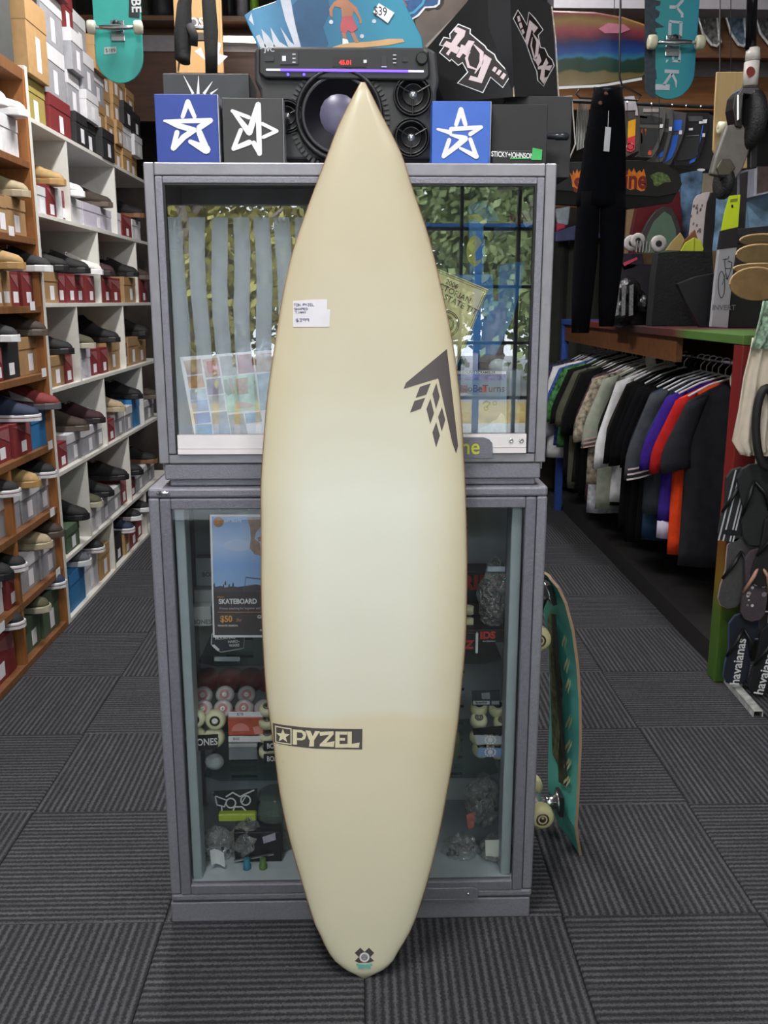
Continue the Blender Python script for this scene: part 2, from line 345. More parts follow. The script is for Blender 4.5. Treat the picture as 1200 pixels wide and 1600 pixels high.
# ceiling battens (their light stays with them)
def batten(x, y, L, power, label, axis='Y', emit=14):
    t = thing('ceiling_light', label, 'light', (x, y, 3.9), group=None)
    hx, hy = (.06, L/2) if axis == 'Y' else (L/2, .06)
    MB().box(x-hx, x+hx, y-hy, y+hy, 3.86, 3.95).build('housing', WHITE, t)
    a, c = ((x, y-L/2+.03, 3.84), (x, y+L/2-.03, 3.84)) if axis == 'Y' else ((x-L/2+.03, y, 3.84), (x+L/2-.03, y, 3.84))
    MB().tube([a, c], .016, 8).build('lamp_tube', mat('#f4f7ff', .4, emit=emit, var=0), t, smooth=True)
    l = area('tube_glow', (x, y, 3.8), (0, 0, 0), *((.14, L) if axis == 'Y' else (L, .14)), power, (1, .97, .93)); l.parent = t; l.matrix_parent_inverse = rootmat(t).inverted()
batten(-.7, 4.2, 1.5, 60, 'white fluorescent batten on the ceiling over the left aisle')
batten(-.6, .6, 1.5, 60, 'white fluorescent batten on the ceiling behind the viewer, left')
batten(1.0, .6, 1.5, 30, 'white fluorescent batten on the ceiling behind the viewer, right')
batten(1.1, 4.6, 1.5, 34, 'white fluorescent batten on the ceiling over the right aisle')
t = thing('wall_light', 'bright fluorescent tube under the brown ledge behind the stereo', 'light', (-.7, 6.9, 3.2))
a, c = at(338, 62, Y=6.78), at(402, 64, Y=6.78)
MB().tube([a, c], .013, 8).build('lamp_tube', mat('#fff8ec', .4, emit=6, var=0), t, smooth=True)
MB().box(a.x-.03, c.x+.03, 6.8, 6.98, a.z+.012, a.z+.03).build('housing', WHITE, t)

# ================================================================ SURFBOARD
bo = Vector((0, 1.929, 0)); la = math.atan(.095)
BL = Vector((0, sin(la), cos(la))); BN = Vector((0, -cos(la), sin(la))); BX = Vector((1, 0, 0))
Lpts = [(511.7,1484),(500,1459),(493,1446),(470,1371),(453,1311),(438.5,1244),(427,1158),(417,1086),(411,1000),(408.5,920),(408.5,840),(408,760),(411,708),(418,623),(428,552),(442,464),(457,396),(480,328),(510,248),(527,203),(546,163),(559,138)]
Rpts = [(619,1491),(628,1477),(642,1452),(656,1415),(677,1342),(696,1250),(712,1153),(724,1040),(727.5,985),(729,920),(728.8,852),(727,770),(724,710),(719,630),(706,532),(687,441),(669,370),(644,295),(627,242),(606,200),(587,163),(575,138)]
TAILL = [(541,1515), (523,1501)]; TAILR = [(597,1516), (613,1503)]
def bxy(px, py):
    p = onplane(px, py, bo, BN)-bo; return p.x, p.dot(BL)
def side(pts): return sorted([bxy(*p)[::-1] for p in pts])
sl = side(Lpts+TAILL+[(566,1526)]); sr = side(Rpts+TAILR+[(574,1526)])
s0 = bxy(569.5, 1528)[1]; s1 = bxy(567, 129)[1]
def smooth_tab(tab):
    def f(s):
        if s <= tab[0][0]: return tab[0][1]
        if s >= tab[-1][0]: return tab[-1][1]
        for i in range(len(tab)-1):
            if tab[i][0] <= s <= tab[i+1][0]:
                x0, y0 = tab[i]; x1, y1 = tab[i+1]; 
                m0 = (tab[i+1][1]-tab[i-1][1])/(tab[i+1][0]-tab[i-1][0]) if i > 0 else (y1-y0)/(x1-x0)
                m1 = (tab[i+2][1]-tab[i][1])/(tab[i+2][0]-tab[i][0]) if i < len(tab)-2 else (y1-y0)/(x1-x0)
                h = x1-x0; t = (s-x0)/h; return (2*t**3-3*t*t+1)*y0+(t**3-2*t*t+t)*h*m0+(-2*t**3+3*t*t)*y1+(t**3-t*t)*h*m1
    return f
xc0 = bxy(569.5, 1528)[0]; xc1 = bxy(567, 129)[0]
fl_, fr_ = smooth_tab([(s0, xc0-.004)]+[q for q in sl if q[0] > s0+.004]+[(s1, xc1-.004)]), smooth_tab([(s0, xc0+.004)]+[q for q in sr if q[0] > s0+.004]+[(s1, xc1+.004)])
def thick(s):
    t = (s-s0)/(s1-s0); return .012+.048*(max(0, min(1, 4*t*(1-t))))**.55
def dome(x, s):      # height of the deck above the middle plane
    a, b = fl_(s), fr_(s); c, hw = (a+b)/2, max((b-a)/2, 1e-4); q = min(1, abs((x-c)/hw)); T = min(thick(s), hw*1.2)
    return T*(.5*(1-q**3.2)**.55)
def B(x, s, off=0.0006): return bo+BX*x+BL*s+BN*(dome(x, s)+off)
b = MB(); R = []
ns = 90
for i in range(ns+1):
    t = i/ns; s = s0+(s1-s0)*(t if .06 < t < .94 else t)
    a, c = fl_(s), fr_(s); cx, hw = (a+c)/2, (c-a)/2; T = min(thick(s), hw*1.2); ring = []
    qs = [-1+2*k/24 for k in range(25)]
    for q in qs: qq = sin(q*pi/2); ring.append(bo+BX*(cx+hw*qq)+BL*s+BN*(T*.5*(1-abs(qq)**3.2)**.55))
    for q in qs[::-1][1:-1]: qq = sin(q*pi/2); ring.append(bo+BX*(cx+hw*qq)+BL*s-BN*(T*.5*(1-abs(qq)**5)**.6))
    R.append(ring)
b.rings(R)
sb = thing('surfboard', 'long cream shortboard surfboard with black decals leaning against the grey display cabinet', 'surfboard', (0, 1.93, 0))
def board_mat():
    m = bpy.data.materials.new('aged_resin_falloff'); m.use_nodes = True; nt = m.node_tree; N = nt.nodes; L = nt.links; p = N['Principled BSDF']
    tc = N.new('ShaderNodeTexCoord'); sp = N.new('ShaderNodeSeparateXYZ'); L.new(tc.outputs['Object'], sp.inputs[0])
    n1 = N.new('ShaderNodeTexNoise'); n1.inputs['Scale'].default_value = 3.2; n1.inputs['Detail'].default_value = 4; L.new(tc.outputs['Object'], n1.inputs[0])
    r = N.new('ShaderNodeValToRGB'); e = r.color_ramp.elements; mr = N.new('ShaderNodeMapRange'); mr.inputs[1].default_value = 0; mr.inputs[2].default_value = 2.1
    ad = N.new('ShaderNodeMath'); ad.operation = 'MULTIPLY_ADD'; ad.inputs[1].default_value = .16; L.new(n1.outputs['Fac'], ad.inputs[0]); L.new(sp.outputs[2], ad.inputs[2]); L.new(ad.outputs[0], mr.inputs[0]); L.new(mr.outputs[0], r.inputs[0])
    e[0].position = 0; e[0].color = hexc('#e4dec5'); e[1].position = 1; e[1].color = hexc('#b9af94')
    for q, h in ((.28, '#dfd6bc'), (.345, '#dfd5ba'), (.36, '#e2dfcf'), (.6, '#dedfd4'), (.72, '#c9c3ad'), (.86, '#bab096')): x = e.new(q); x.color = hexc(h)  # aged tan, darkened towards the nose to paint in the light falling off
    # yellowing near the rails
    ab = N.new('ShaderNodeMath'); ab.operation = 'ABSOLUTE'; L.new(sp.outputs[0], ab.inputs[0])
    m2 = N.new('ShaderNodeMapRange'); m2.inputs[1].default_value = .09; m2.inputs[2].default_value = .25; m2.interpolation_type = 'SMOOTHSTEP'; L.new(ab.outputs[0], m2.inputs[0])
    mu = N.new('ShaderNodeMath'); mu.operation = 'MULTIPLY'; mu.inputs[1].default_value = .75; L.new(m2.outputs[0], mu.inputs[0])
    mx = N.new('ShaderNodeMixRGB'); L.new(mu.outputs[0], mx.inputs[0]); L.new(r.outputs[0], mx.inputs[1]); mx.inputs[2].default_value = hexc('#cfc19c')
    n2 = N.new('ShaderNodeTexNoise'); n2.inputs['Scale'].default_value = 14; n2.inputs['Detail'].default_value = 8; L.new(tc.outputs['Object'], n2.inputs[0])
    r2 = N.new('ShaderNodeValToRGB'); r2.color_ramp.elements[0].position = .72; r2.color_ramp.elements[0].color = (1, 1, 1, 1); r2.color_ramp.elements[1].position = .8; r2.color_ramp.elements[1].color = (.78, .74, .66, 1); L.new(n2.outputs['Fac'], r2.inputs[0])
    m3 = N.new('ShaderNodeMixRGB'); m3.blend_type = 'MULTIPLY'; m3.inputs[0].default_value = .6; L.new(mx.outputs[0], m3.inputs[1]); L.new(r2.outputs[0], m3.inputs[2]); L.new(m3.outputs[0], p.inputs['Base Color'])
    p.inputs['Roughness'].default_value = .42; p.inputs['Coat Weight'].default_value = .35; p.inputs['Coat Roughness'].default_value = .28
    n3 = N.new('ShaderNodeTexNoise'); n3.inputs['Scale'].default_value = 7; L.new(tc.outputs['Object'], n3.inputs[0]); bp = N.new('ShaderNodeBump'); bp.inputs['Strength'].default_value = .25; bp.inputs['Distance'].default_value = .01; L.new(n3.outputs['Fac'], bp.inputs['Height']); L.new(bp.outputs[0], p.inputs['Normal'])
    return m
b.build('board_body', board_mat(), sb, smooth=True)
rim = [bo+BX*fl_(s)+BL*s-BN*.001 for s in [s0+(s1-s0)*i/70 for i in range(71)]]+[bo+BX*fr_(s)+BL*s-BN*.001 for s in [s1-(s1-s0)*i/70 for i in range(71)]]
MB().tube(rim, .0019, 5, closed=True).build('rail_line', mat('#8d6a4c', .5, var=.3, scale=9), sb, smooth=True)
INK = mat('#544d4e', .45, var=.06)
def decal(name, polys, m, parent, off=.0007, cuts=4):
    bm = bmesh.new()
    for pp in polys:
        vs = [bm.verts.new((*bxy(*p), 0)) for p in pp]; bm.faces.new(vs)
    bmesh.ops.triangulate(bm, faces=bm.faces[:])
    for _ in range(cuts): bmesh.ops.subdivide_edges(bm, edges=[e for e in bm.edges if e.calc_length() > .012], cuts=1, use_grid_fill=False); bmesh.ops.triangulate(bm, faces=bm.faces[:])
    for v in bm.verts: v.co = B(v.co.x, v.co.y, off)
    me = bpy.data.meshes.new(name); bm.to_mesh(me); bm.free(); me.materials.append(m)
    for p in me.polygons:
        if p.normal.dot(BN) < 0: p.flip()
    return link(name, me, parent)
def c5(ps, sx, sy, k): return [(sx+a/k, sy+c/k) for a, c in ps]
K8 = lambda ps: c5(ps, 600, 520, 8)
lg = decal('wing_decal', [K8([(780,205),(920,1410),(893,1505),(845,1370),(668,568)]), K8([(780,205),(668,568),(238,700),(268,625)])], INK, sb)
lg['label'] = 'black angular wing decal'
for q in ([(440,675),(575,632),(520,770),(387,810)], [(372,850),(505,810),(452,945),(318,992)], [(645,628),(687,800),(640,945),(595,765)], [(570,820),(615,1000),(568,1135),(520,950)], [(715,925),(757,1085),(710,1230),(666,1050)], [(643,1110),(689,1280),(640,1425),(594,1240)]):
    decal('diamond_decal', [K8(q)], INK, sb)
K6 = lambda ps: c5(ps, 410, 1100, 6)
dp = decal('name_decal', [K6([(100,165),(500,188),(938,192),(935,382),(500,378),(108,350)])], INK, sb); dp['label'] = 'black name decal with cream letters'
CRM = mat('#e2d8b8', .5, var=.03)
def starpts(cx, cy, r, ri=.42, n=5, a0=-pi/2): return [(cx+(r if k % 2 == 0 else r*ri)*cos(a0+pi*k/n), cy+(r if k % 2 == 0 else r*ri)*sin(a0+pi*k/n)) for k in range(2*n)]
for q in ([(122,185),(278,198),(278,208),(122,196)], [(122,335),(280,342),(280,352),(122,345)], [(122,185),(133,185),(133,345),(122,345)], [(270,198),(280,198),(280,350),(270,350)]): decal('star_frame', [K6(q)], CRM, dp, .0013, 2)
decal('star', [K6(starpts(198, 275, 68))], CRM, dp, .0013, 2)
LET = {'P': [[(290,205),(330,207),(330,348),(290,348)], [(330,207),(375,208),(375,232),(330,230)], [(375,208),(410,225),(418,255),(405,292),(375,305),(375,283),(390,260),(375,232)], [(330,285),(375,283),(375,305),(330,303)]],
       'Y': [[(410,210),(455,212),(478,262),(440,290)], [(478,262),(500,212),(545,214),(490,300)], [(440,290),(478,262),(490,300),(488,358),(443,360),(450,300)]],
       'Z': [[(540,222),(670,212),(672,240),(545,258)], [(672,240),(640,238),(545,335),(590,335)], [(545,330),(680,305),(672,360),(540,355)]],
       'E': [[(688,215),(728,216),(725,366),(685,366)], [(728,216),(798,216),(795,245),(728,243)], [(728,275),(778,275),(776,300),(728,300)], [(726,332),(800,330),(800,364),(726,366)]],
       'L': [[(800,216),(840,216),(838,366),(800,364)], [(838,330),(912,318),(905,366),(838,366)]]}
for k, ps in LET.items(): decal('letter_'+k.lower(), [K6(q) for q in ps], CRM, dp, .0013, 2)
KT = lambda ps: c5(ps, 500, 1440, 8.57)
xs = decal('cross_decal', [KT([(465,370),(540,298),(725,482),(650,505),(600,505)]), KT([(725,370),(655,298),(465,482),(520,508),(600,505)])], INK, sb); xs['label'] = 'small cross sticker with a round badge'
decal('badge_rim', [KT(circ(595, 428, 68))], WHITE, xs, .0013, 2); decal('badge_centre', [KT(circ(595, 426, 44))], mat('#8a8796', .5), xs, .0019, 2)
decal('badge_mark', [KT([(560,400),(630,400),(630,415),(560,415)]), KT([(575,425),(612,425),(612,455),(575,455)])], mat('#b0a6b0', .5), xs, .0024, 1)
decal('banner', [KT([(487,515),(600,530),(700,515),(700,545),(672,552),(680,588),(600,578),(510,590),(515,550),(490,545)])], mat('#74bdb8', .5), xs, .0019, 2)
K12 = lambda ps: c5(ps, 440, 450, 12)
pt = decal('price_label', [K12([(225,255),(640,232),(860,232),(860,420),(920,420),(905,745),(480,745),(225,745)])], mat('#d9d6de', .25, var=.03, coat=.6), sb, .0009); pt['label'] = 'two overlapping white handwritten price labels'
def pen(name, strokes, parent, m, off, wd=9, K=K12):
    ps = []
    for st in strokes:
        for i in range(len(st)-1):
            ps.append(K(stroke([st[i], st[i+1]], wd)))
    decal(name, ps, m, parent, off, 1)
def hand(s, x, y, wch, h):
    G = {'T': [[(0,0),(1,0)],[(.5,0),(.5,1)]], 'O': [[(0,0),(1,0),(1,1),(0,1),(0,0)]], 'N': [[(0,1),(0,0),(1,1),(1,0)]], 'P': [[(0,1),(0,0),(1,0),(1,.5),(0,.5)]], 'Y': [[(0,0),(.5,.5),(1,0)],[(.5,.5),(.5,1)]], 'Z': [[(0,0),(1,0),(0,1),(1,1)]], 'E': [[(1,0),(0,0),(0,1),(1,1)],[(0,.5),(.8,.5)]], 'L': [[(0,0),(0,1),(1,1)]],
         'S': [[(1,0),(0,0),(0,.5),(1,.5),(1,1),(0,1)]], 'H': [[(0,0),(0,1)],[(1,0),(1,1)],[(0,.5),(1,.5)]], 'A': [[(0,1),(.5,0),(1,1)],[(.2,.6),(.8,.6)]], 'D': [[(0,0),(0,1),(.8,.8),(1,.5),(.8,.1),(0,0)]], 'I': [[(.5,0),(.5,1)]], 'M': [[(0,1),(0,0),(.5,.6),(1,0),(1,1)]], '$': [[(1,.1),(0,.1),(0,.5),(1,.5),(1,.9),(0,.9)],[(.5,-.1),(.5,1.1)]], '3': [[(0,0),(1,0),(.4,.45),(1,.7),(.5,1),(0,.9)]], '4': [[(.7,1),(.7,0),(0,.6),(1,.6)]], '9': [[(1,.4),(0,.4),(0,0),(1,0),(1,1)]]}
    o = []
    for i, ch in enumerate(s):
        for st in G.get(ch, []): o.append([(x+i*wch*1.35+a*wch, y+c*h) for a, c in st])
    return o
for t_, x, y, wc, h in (('TON PYZEL', 240, 310, 32, 45), ('SHAPED', 255, 390, 32, 40), ('TIMMY', 265, 455, 32, 40), ('$399', 280, 590, 48, 60)): pen('handwriting', hand(t_, x, y, wc, h), pt, mat('#3a3f66', .6), .0014)

# ================================================================ GREY DISPLAY CABINETS
CY = 2.139
GREY = mat('#878692', .42, .3, var=.1, scale=160, bump=.35, bscale=420); GREYD = mat('#777783', .45, .25, var=.1, scale=120, bump=.3, bscale=380)
GAL = mat('#8f8d95', .38, .4, var=.1, scale=22, bump=.1); INNER = mat('#c2ccd4', .6, var=.06); INNERL = mat('#aab6be', .5, var=.05)
x0, x1 = -.505, .443
lc = thing('display_cabinet', 'lower grey steel glass-fronted cabinet standing on the carpet, full of skate wheels and parts', 'cabinet', (-.03, 2.36, 0))
D = .42; yb = CY+D
pw = .038
MB().box(x0-.003, x1-.003, CY+.004, yb, 0, .06).build('plinth', GREY, lc, bevel=.004)
MB().box(x0, x1, CY, yb, .065, .086).build('bottom_rail', GREY, lc, bevel=.006)
MB().box(x0, x1, CY, yb, 1.146, 1.17).build('top_rail', GREY, lc, bevel=.006)
for a, c in ((x0, x0+.026), (x1-.026, x1)): MB().box(a, c, CY, CY+.026, .086, 1.146).build('corner_post', GREY, lc, bevel=.005)
for a, c in ((x0, x0+.03), (x1-.03, x1)): MB().box(a, c, yb-.03, yb, .086, 1.146).build('corner_post', GREY, lc)
for a, c in ((x0+.004, x0+.012), (x1-.012, x1-.004)): MB().box(a, c, CY+.026, yb-.03, .086, 1.146).build('side_panel', GREY, lc)
bk = MB().box(x0+.012, x1-.012, yb-.012, yb-.002, .086, 1.146).build('back_panel', INNER, lc)
for zz in [.2+.055*k for k in range(17)]:
    for xx in (-.36, .26): MB().box(xx-.04, xx+.04, yb-.0135, yb-.012, zz-.004, zz+.004).build('slot', mat('#2d3238', .6), bk)
MB().box(x0+.012, x1-.012, CY+.02, yb-.012, .086, .112).build('floor_panel', INNER, lc)
for a, c in ((x0+.054, x0+.078), (x1-.08, x1-.054)): MB().box(a, c, CY+.028, CY+.09, .112, 1.135).build('inner_upright', INNERL, lc, bevel=.003)
# door leaf
dl = MB()
dl.box(x0+.0275, x0+.053, CY-.004, CY+.016, .0875, 1.1445).box(x1-.053, x1-.0275, CY-.004, CY+.016, .0875, 1.1445).box(x0+.053, x1-.053, CY-.004, CY+.016, 1.119, 1.1445).box(x0+.053, x1-.053, CY-.004, CY+.016, .0875, .115)
ld = dl.build('door', GREYD, lc, bevel=.003)
MB().box(x0+.053, x1-.053, CY+.006, CY+.010, .115, 1.119).build('glass_pane', glass('lower_glass', (.98, .99, .99), .03), ld)
MB().slab([(.1, CY-.004, .1), (.29, CY-.004, .1), (.3, CY-.004, .094), (.3, CY-.004, .067), (.1, CY-.004, .067)], (0, -.006, 0)).build('latch_plate', GREYD, ld, bevel=.002)
p = at(731, 1391, Y=CY); MB().ball((p.x, CY-.011, .083), .004).build('rivet', CHROME, ld, smooth=True)
hk = MB().rings([[( -.468+.016*cos(a)*f, CY-.0015-.002*g_, 1.159+.005*sin(a)*f) for a in [2*pi*k/14 for k in range(14)]] for f, g_ in ((1, 0), (1, 1), (.6, 1.3))]); hk.build('key_slot', CHROME, lc, smooth=True)
# glass shelves
GS = glass('shelf_glass', (.82, .9, .88), .05)
zs1, zs2 = at(350, 1033, Y=CY+.1).z, at(350, 1210, Y=CY+.1).z
for zz in (zs1, zs2):
    MB().slab([(x0+.085, CY+.09, zz), (x0+.13, CY+.065, zz), (x1-.13, CY+.065, zz), (x1-.085, CY+.09, zz), (x1-.085, yb-.015, zz), (x0+.085, yb-.015, zz)], (0, 0, .005)).build('glass_shelf', GS, lc)
# upper cabinet
ux0, ux1, uz0, uz1 = -.475, .435, 1.1715, 1.896; UY = CY+.006
uc = thing('wall_cabinet', 'upper grey steel glass-fronted cabinet stacked on the lower one, with mirror-like panes', 'cabinet', (-.02, 2.36, 1.17))
MB().box(ux0+.01, ux1-.01, UY+.004, yb, uz0+.016, 1.226).box(ux0+.02, ux1-.02, UY+.012, yb, uz0, uz0+.016).build('bottom_rail', GREY, uc, bevel=.004)
fr = MB().box(ux0, ux0+.023, UY, UY+.04, 1.227, uz1).box(ux1-.025, ux1, UY, UY+.04, 1.227, uz1).box(ux0+.023, ux1-.025, UY, UY+.04, 1.868, uz1).box(ux0+.023, ux1-.025, UY, UY+.04, 1.227, 1.249)
fr.build('face_frame', GAL, uc, bevel=.003)
for a, c in ((ux0, ux0+.008), (ux1-.008, ux1)): MB().box(a, c, UY+.04, yb, 1.205, uz1-.01).build('side_panel', GREY, uc)
MB().box(ux0, ux1, UY+.04, yb, uz1-.01, uz1).build('top_panel', GREY, uc)
MB().box(ux0+.008, ux1-.008, yb-.01, yb-.002, 1.205, uz1-.01).build('back_panel', mat('#6b6e75', .6, var=.1), uc)
MB().box(ux0+.008, ux1-.008, UY+.04, yb-.01, 1.205, 1.24).build('floor_panel', mat('#b7b8bd', .5), uc)
ul = MB().box(ux0+.0245, ux0+.041, UY-.003, UY+.02, 1.2505, 1.8665).box(ux1-.043, ux1-.0265, UY-.003, UY+.02, 1.2505, 1.8665).box(ux0+.041, ux1-.043, UY-.003, UY+.02, 1.852, 1.8665)
ud = ul.build('door', GREY, uc, bevel=.002)
sa = MB().box(ux0+.0415, ux0+.046, UY-.001, UY+.01, 1.25, 1.852).box(ux1-.048, ux1-.0435, UY-.001, UY+.01, 1.25, 1.852).box(ux0+.046, ux1-.048, UY-.001, UY+.01, 1.848, 1.852).build('rubber_seal', BLACK, ud)
MB().box(ux0+.046, ux1-.048, UY+.006, UY+.010, 1.295, 1.848).build('glass_pane', glass('upper_glass', (.98, .99, .99), .055), ud)
kr = MB().box(ux0+.046, ux1-.048, UY-.004, UY+.014, 1.2635, 1.295).box(ux0+.046, ux1-.048, UY-.006, UY+.012, 1.2505, 1.2625).build('kick_strip', mat('#e9e2e6', .35, .1, var=.03), ud)
for px_ in (798, 814): p = at(px_, 688, Y=UY); MB().lathe((p.x, UY-.004, p.z), (0, -1, 0), [(0, .0055), (.002, .0055), (.0025, .003), (.001, .002)], 12).build('screw', CHROME, kr, smooth=True)
b = MB(); P = [at(a, c, Y=UY-.007) for a, c in [(716,683),(755,683),(764,686),(769,692),(770,716),(716,716)]]; b.slab(P, (0, -.004, 0)); npl = b.build('name_plate', GREYD, ud, bevel=.001)
text('plate_lettering', 'ne', at(735, 699, Y=UY-.0118), (1, 0, 0), (0, 0, 1), .052, mat('#c7cb3c', .5, var=.05), npl, bold=.012, squeeze=.9)
# ================================================================ ON TOP OF THE CABINET
TZ = 1.896
def carton(name, label, r, Y, dep, m, z0=TZ, group=None, side=None):
    xa, xb, a, c = fdims(r, Y); t = thing(name, label, 'box', ((xa+xb)/2, Y+dep/2, z0), group=group)
    MB().box(xa, xb, Y, Y+dep, z0, c).build('carton_body', m, t, bevel=.0015)
    return t
BLUE1 = mat('#2f4596', .6, var=.05); BLUE2 = mat('#3f69c4', .6, var=.05)
K3 = lambda ps: c5(ps, 200, 0, 3.3333)
t = carton('shoe_box', 'royal blue cube box with a white star on the left end of the cabinet top', (243, 147, 341, 249), 2.16, .15, BLUE1)
xa, xb, za, zb = fdims((243, 147, 341, 249), 2.16)
MB().box(xb, xb+.0015, 2.162, 2.31, TZ, zb).build('lid_edge', mat('#c9cbd6', .6), t)
stars = sum([brush([(285,608),(312,530),(347,608)], [21, 26, 21]), brush([(190,630),(240,632),(430,628)], [13, 23, 26]), brush([(430,628),(372,665)], [27, 31]), brush([(200,632),(262,655),(345,678),(290,715),(238,775)], [13, 29, 29, 31, 23]), brush([(256,690),(236,772)], 26), brush([(325,738),(408,780)], [23, 46]), brush([(372,688),(408,780)], [31, 38])], [])
join_flat('star_print', [K3(p) for p in stars], 2.16, WHITE, t)
t = carton('shoe_box', 'charcoal cube box with a white tilted star beside the royal blue box', (348, 153, 442, 249), 2.165, .15, mat('#3a3a3c', .6, var=.06))
xa, xb, za, zb = fdims((348, 153, 442, 249), 2.165)
MB().box(xb, xb+.0015, 2.167, 2.31, TZ, zb).build('lid_edge', mat('#8b8d90', .6), t)
join_flat('star_print', [K3(p) for p in sum([brush([(543,578),(630,612)], [18, 21]), brush([(548,580),(632,690),(678,545),(685,800)], [18, 34, 29, 26]), brush([(685,800),(655,745)], [21, 26]), brush([(700,645),(775,683),(705,715)], 19), brush([(588,678),(550,775),(632,742)], [23, 23, 29])], [])], 2.165, WHITE, t)
t = carton('shoe_box', 'wide dark slate carton with white spikes standing behind the star boxes', (257, 115, 391, 249), 2.33, .16, mat('#34383b', .5, var=.12))
join_flat('spike_print', [c5(p, 200, 0, 3.3333) for p in [stroke([(290,395),(340,490)], [2, 14]), stroke([(368,395),(365,490)], [2, 16]), stroke([(440,425),(395,490)], [2, 16]), stroke([(468,463),(430,490)], [2, 12])]], 2.33, WHITE, t)
t = carton('shoe_box', 'bright blue cube box with a white star right of the surfboard tip', (675, 158, 766, 250), 2.17, .14, BLUE2)
xa, xb, za, zb = fdims((675, 158, 766, 250), 2.17)
MB().box(xb, xb+.0015, 2.172, 2.3, TZ, zb).build('lid_edge', mat('#b9bdcc', .6), t)
K4 = lambda ps: c5(ps, 640, 0, 4.615)
join_flat('star_print', [K4(p) for p in sum([brush([(335,900),(370,790),(402,898)], [29, 36, 31]), brush([(202,932),(290,955)], [18, 34]), brush([(300,932),(515,918)], [34, 29]), brush([(515,918),(437,968)], [26, 31]), brush([(295,972),(400,1000),(330,1060),(245,1128)], [18, 44, 39, 29]), brush([(285,1010),(245,1128)], 31), brush([(365,1070),(480,1128)], [21, 39]), brush([(437,1005),(480,1128)], [29, 34])], [])], 2.17, WHITE, t)
t = carton('storage_box', 'plain black box right of the bright blue star box', (768, 163, 855, 250), 2.2, .18, mat('#232325', .65, var=.1))
t = carton('storage_box', 'black box with open flap on the right end of the cabinet top', (790, 150, 893, 250), 2.385, .16, mat('#29292b', .65, var=.1))
pth = [at(878, 152, Y=2.42), at(893, 150, Y=2.42), at(899, 225, Y=2.42), at(889, 249, Y=2.42)]
MB().tube(pth, .0022, 5).build('flap_edge', mat('#c9c5bd', .7), t)
a, c = at(856, 213, Y=2.34), at(888, 211, Y=2.34)
sk = thing('skate_tool', 'black and chrome skate tool handle sticking out behind the plain black box', 'tool', tuple(a))
MB().lathe(at(835, 213, Y=2.34), (1, 0, 0), [(0, .006), (.05, .007), (.052, .009), (.08, .009), (.083, .005), (.084, .003)], 12).build('handle', mat('#2b2f35', .25), sk, smooth=True)
MB().box(a.x-.012, a.x-.002, a.y-.004, a.y+.004, a.z-.012, a.z+.014).build('socket', STEEL, sk, bevel=.001)
t = carton('sticker_box', 'small black and green sticker carton at the front edge of the cabinet top', (770, 235, 848, 250), 2.15, .04, mat('#171818', .5))
pf('green_panel', [(832, 231), (847, 234), (846, 250), (830, 250)], 2.149, mat('#3fae5c', .5), t, .002)
pf('green_stripe', [(797, 246.5), (827, 247), (827, 248.5), (797, 248.5)], 2.149, mat('#3fae5c', .5), t)
text('lettering', 'STICKY+JOHNSON', at(801, 242.5, Y=2.1485), (1, 0, -.05), (0, 0, 1), .0155, WHITE, t, bold=.02, squeeze=.72)
# stereo
SY = 2.23
st = thing('stereo', 'black party stereo with big woofer and purple light bar behind the surfboard tip', 'speaker', (at(540, 249, Y=SY).x, SY+.1, TZ))
PL = mat('#303033', .5, var=.08); PLD = mat('#19191c', .4, var=.1); RUB = mat('#0e0e10', .45)
P = [(412, 249), (406, 140), (398, 128), (398, 78), (404, 72), (670, 74), (682, 82), (686, 128), (682, 145), (681, 249)]
b = MB(); b.slab([at(x, y, Y=SY) for x, y in P], (0, .16, 0)); b.build('housing', PL, st, bevel=.006)
b = MB(); b.slab([at(x, y, Y=SY-.016) for x, y in [(404, 76), (410, 73), (662, 75), (670, 80), (672, 118), (664, 126), (414, 122), (404, 114)]], (0, .018, 0)); cp = b.build('control_panel', PLD, st, bevel=.004)
def on_panel(name, r, m, d=.002, yy=SY-.0162): return pf(name, rect(*r), yy, m, cp, d)
b = MB(); b.tube([at(416, 109, Y=SY-.018), at(662, 111.5, Y=SY-.018)], .0022, 6); b.build('light_bar', mat('#dcd6ff', .3, emit=.9, var=0), cp)
b = MB(); b.tube([at(438, 109.2, Y=SY-.019), at(638, 111.3, Y=SY-.019)], .0026, 6); b.build('light_bar', mat('#6a4dff', .3, emit=1.6, var=0), cp)
for x in (450, 475): b = MB(); b.ball(at(x, 116.5, Y=SY-.017), .003); b.build('indicator_lamp', mat('#4433ff', .3, emit=5, var=0), cp)
text('maker_lettering', 'JVC', at(421, 77.5, Y=SY-.0166), (1, 0, 0), (0, 0, 1), .013, mat('#b9bac2', .4), cp, bold=.02, squeeze=1.1)
text('display_digits', '45.01', at(540, 98, Y=SY-.019), (1, 0, 0), (0, 0, 1), .013, mat('#ff2a2a', .4, emit=1.2, var=0), on_panel('display_window', (520, 90, 572, 105), RUB), bold=.02)
for r in [(414, 88, 428, 96), (438, 81, 466, 101), (596, 88, 604, 104), (629, 90, 637, 97)]: on_panel('button', r, mat('#26262a', .4), .003)
on_panel('pairing_button', (441, 88, 447, 96), mat('#d5d6dc', .4), .004)
for r in [(457, 84.5, 462, 86), (457, 91, 462, 92.5), (457, 97, 462, 98.5), (614, 86, 619, 87.5), (614, 92, 619, 93.5), (614, 98, 619, 99.5), (568, 94, 573, 99), (596, 104, 604, 105.5)]: on_panel('mark', r, mat('#c9cad0', .5), .0034)
c = at(659, 92, Y=SY-.017); MB().lathe(c, (0, -1, 0), [(0, .0135), (.006, .0135), (.008, .011)], 20).build('volume_knob', PLD, cp, smooth=False)
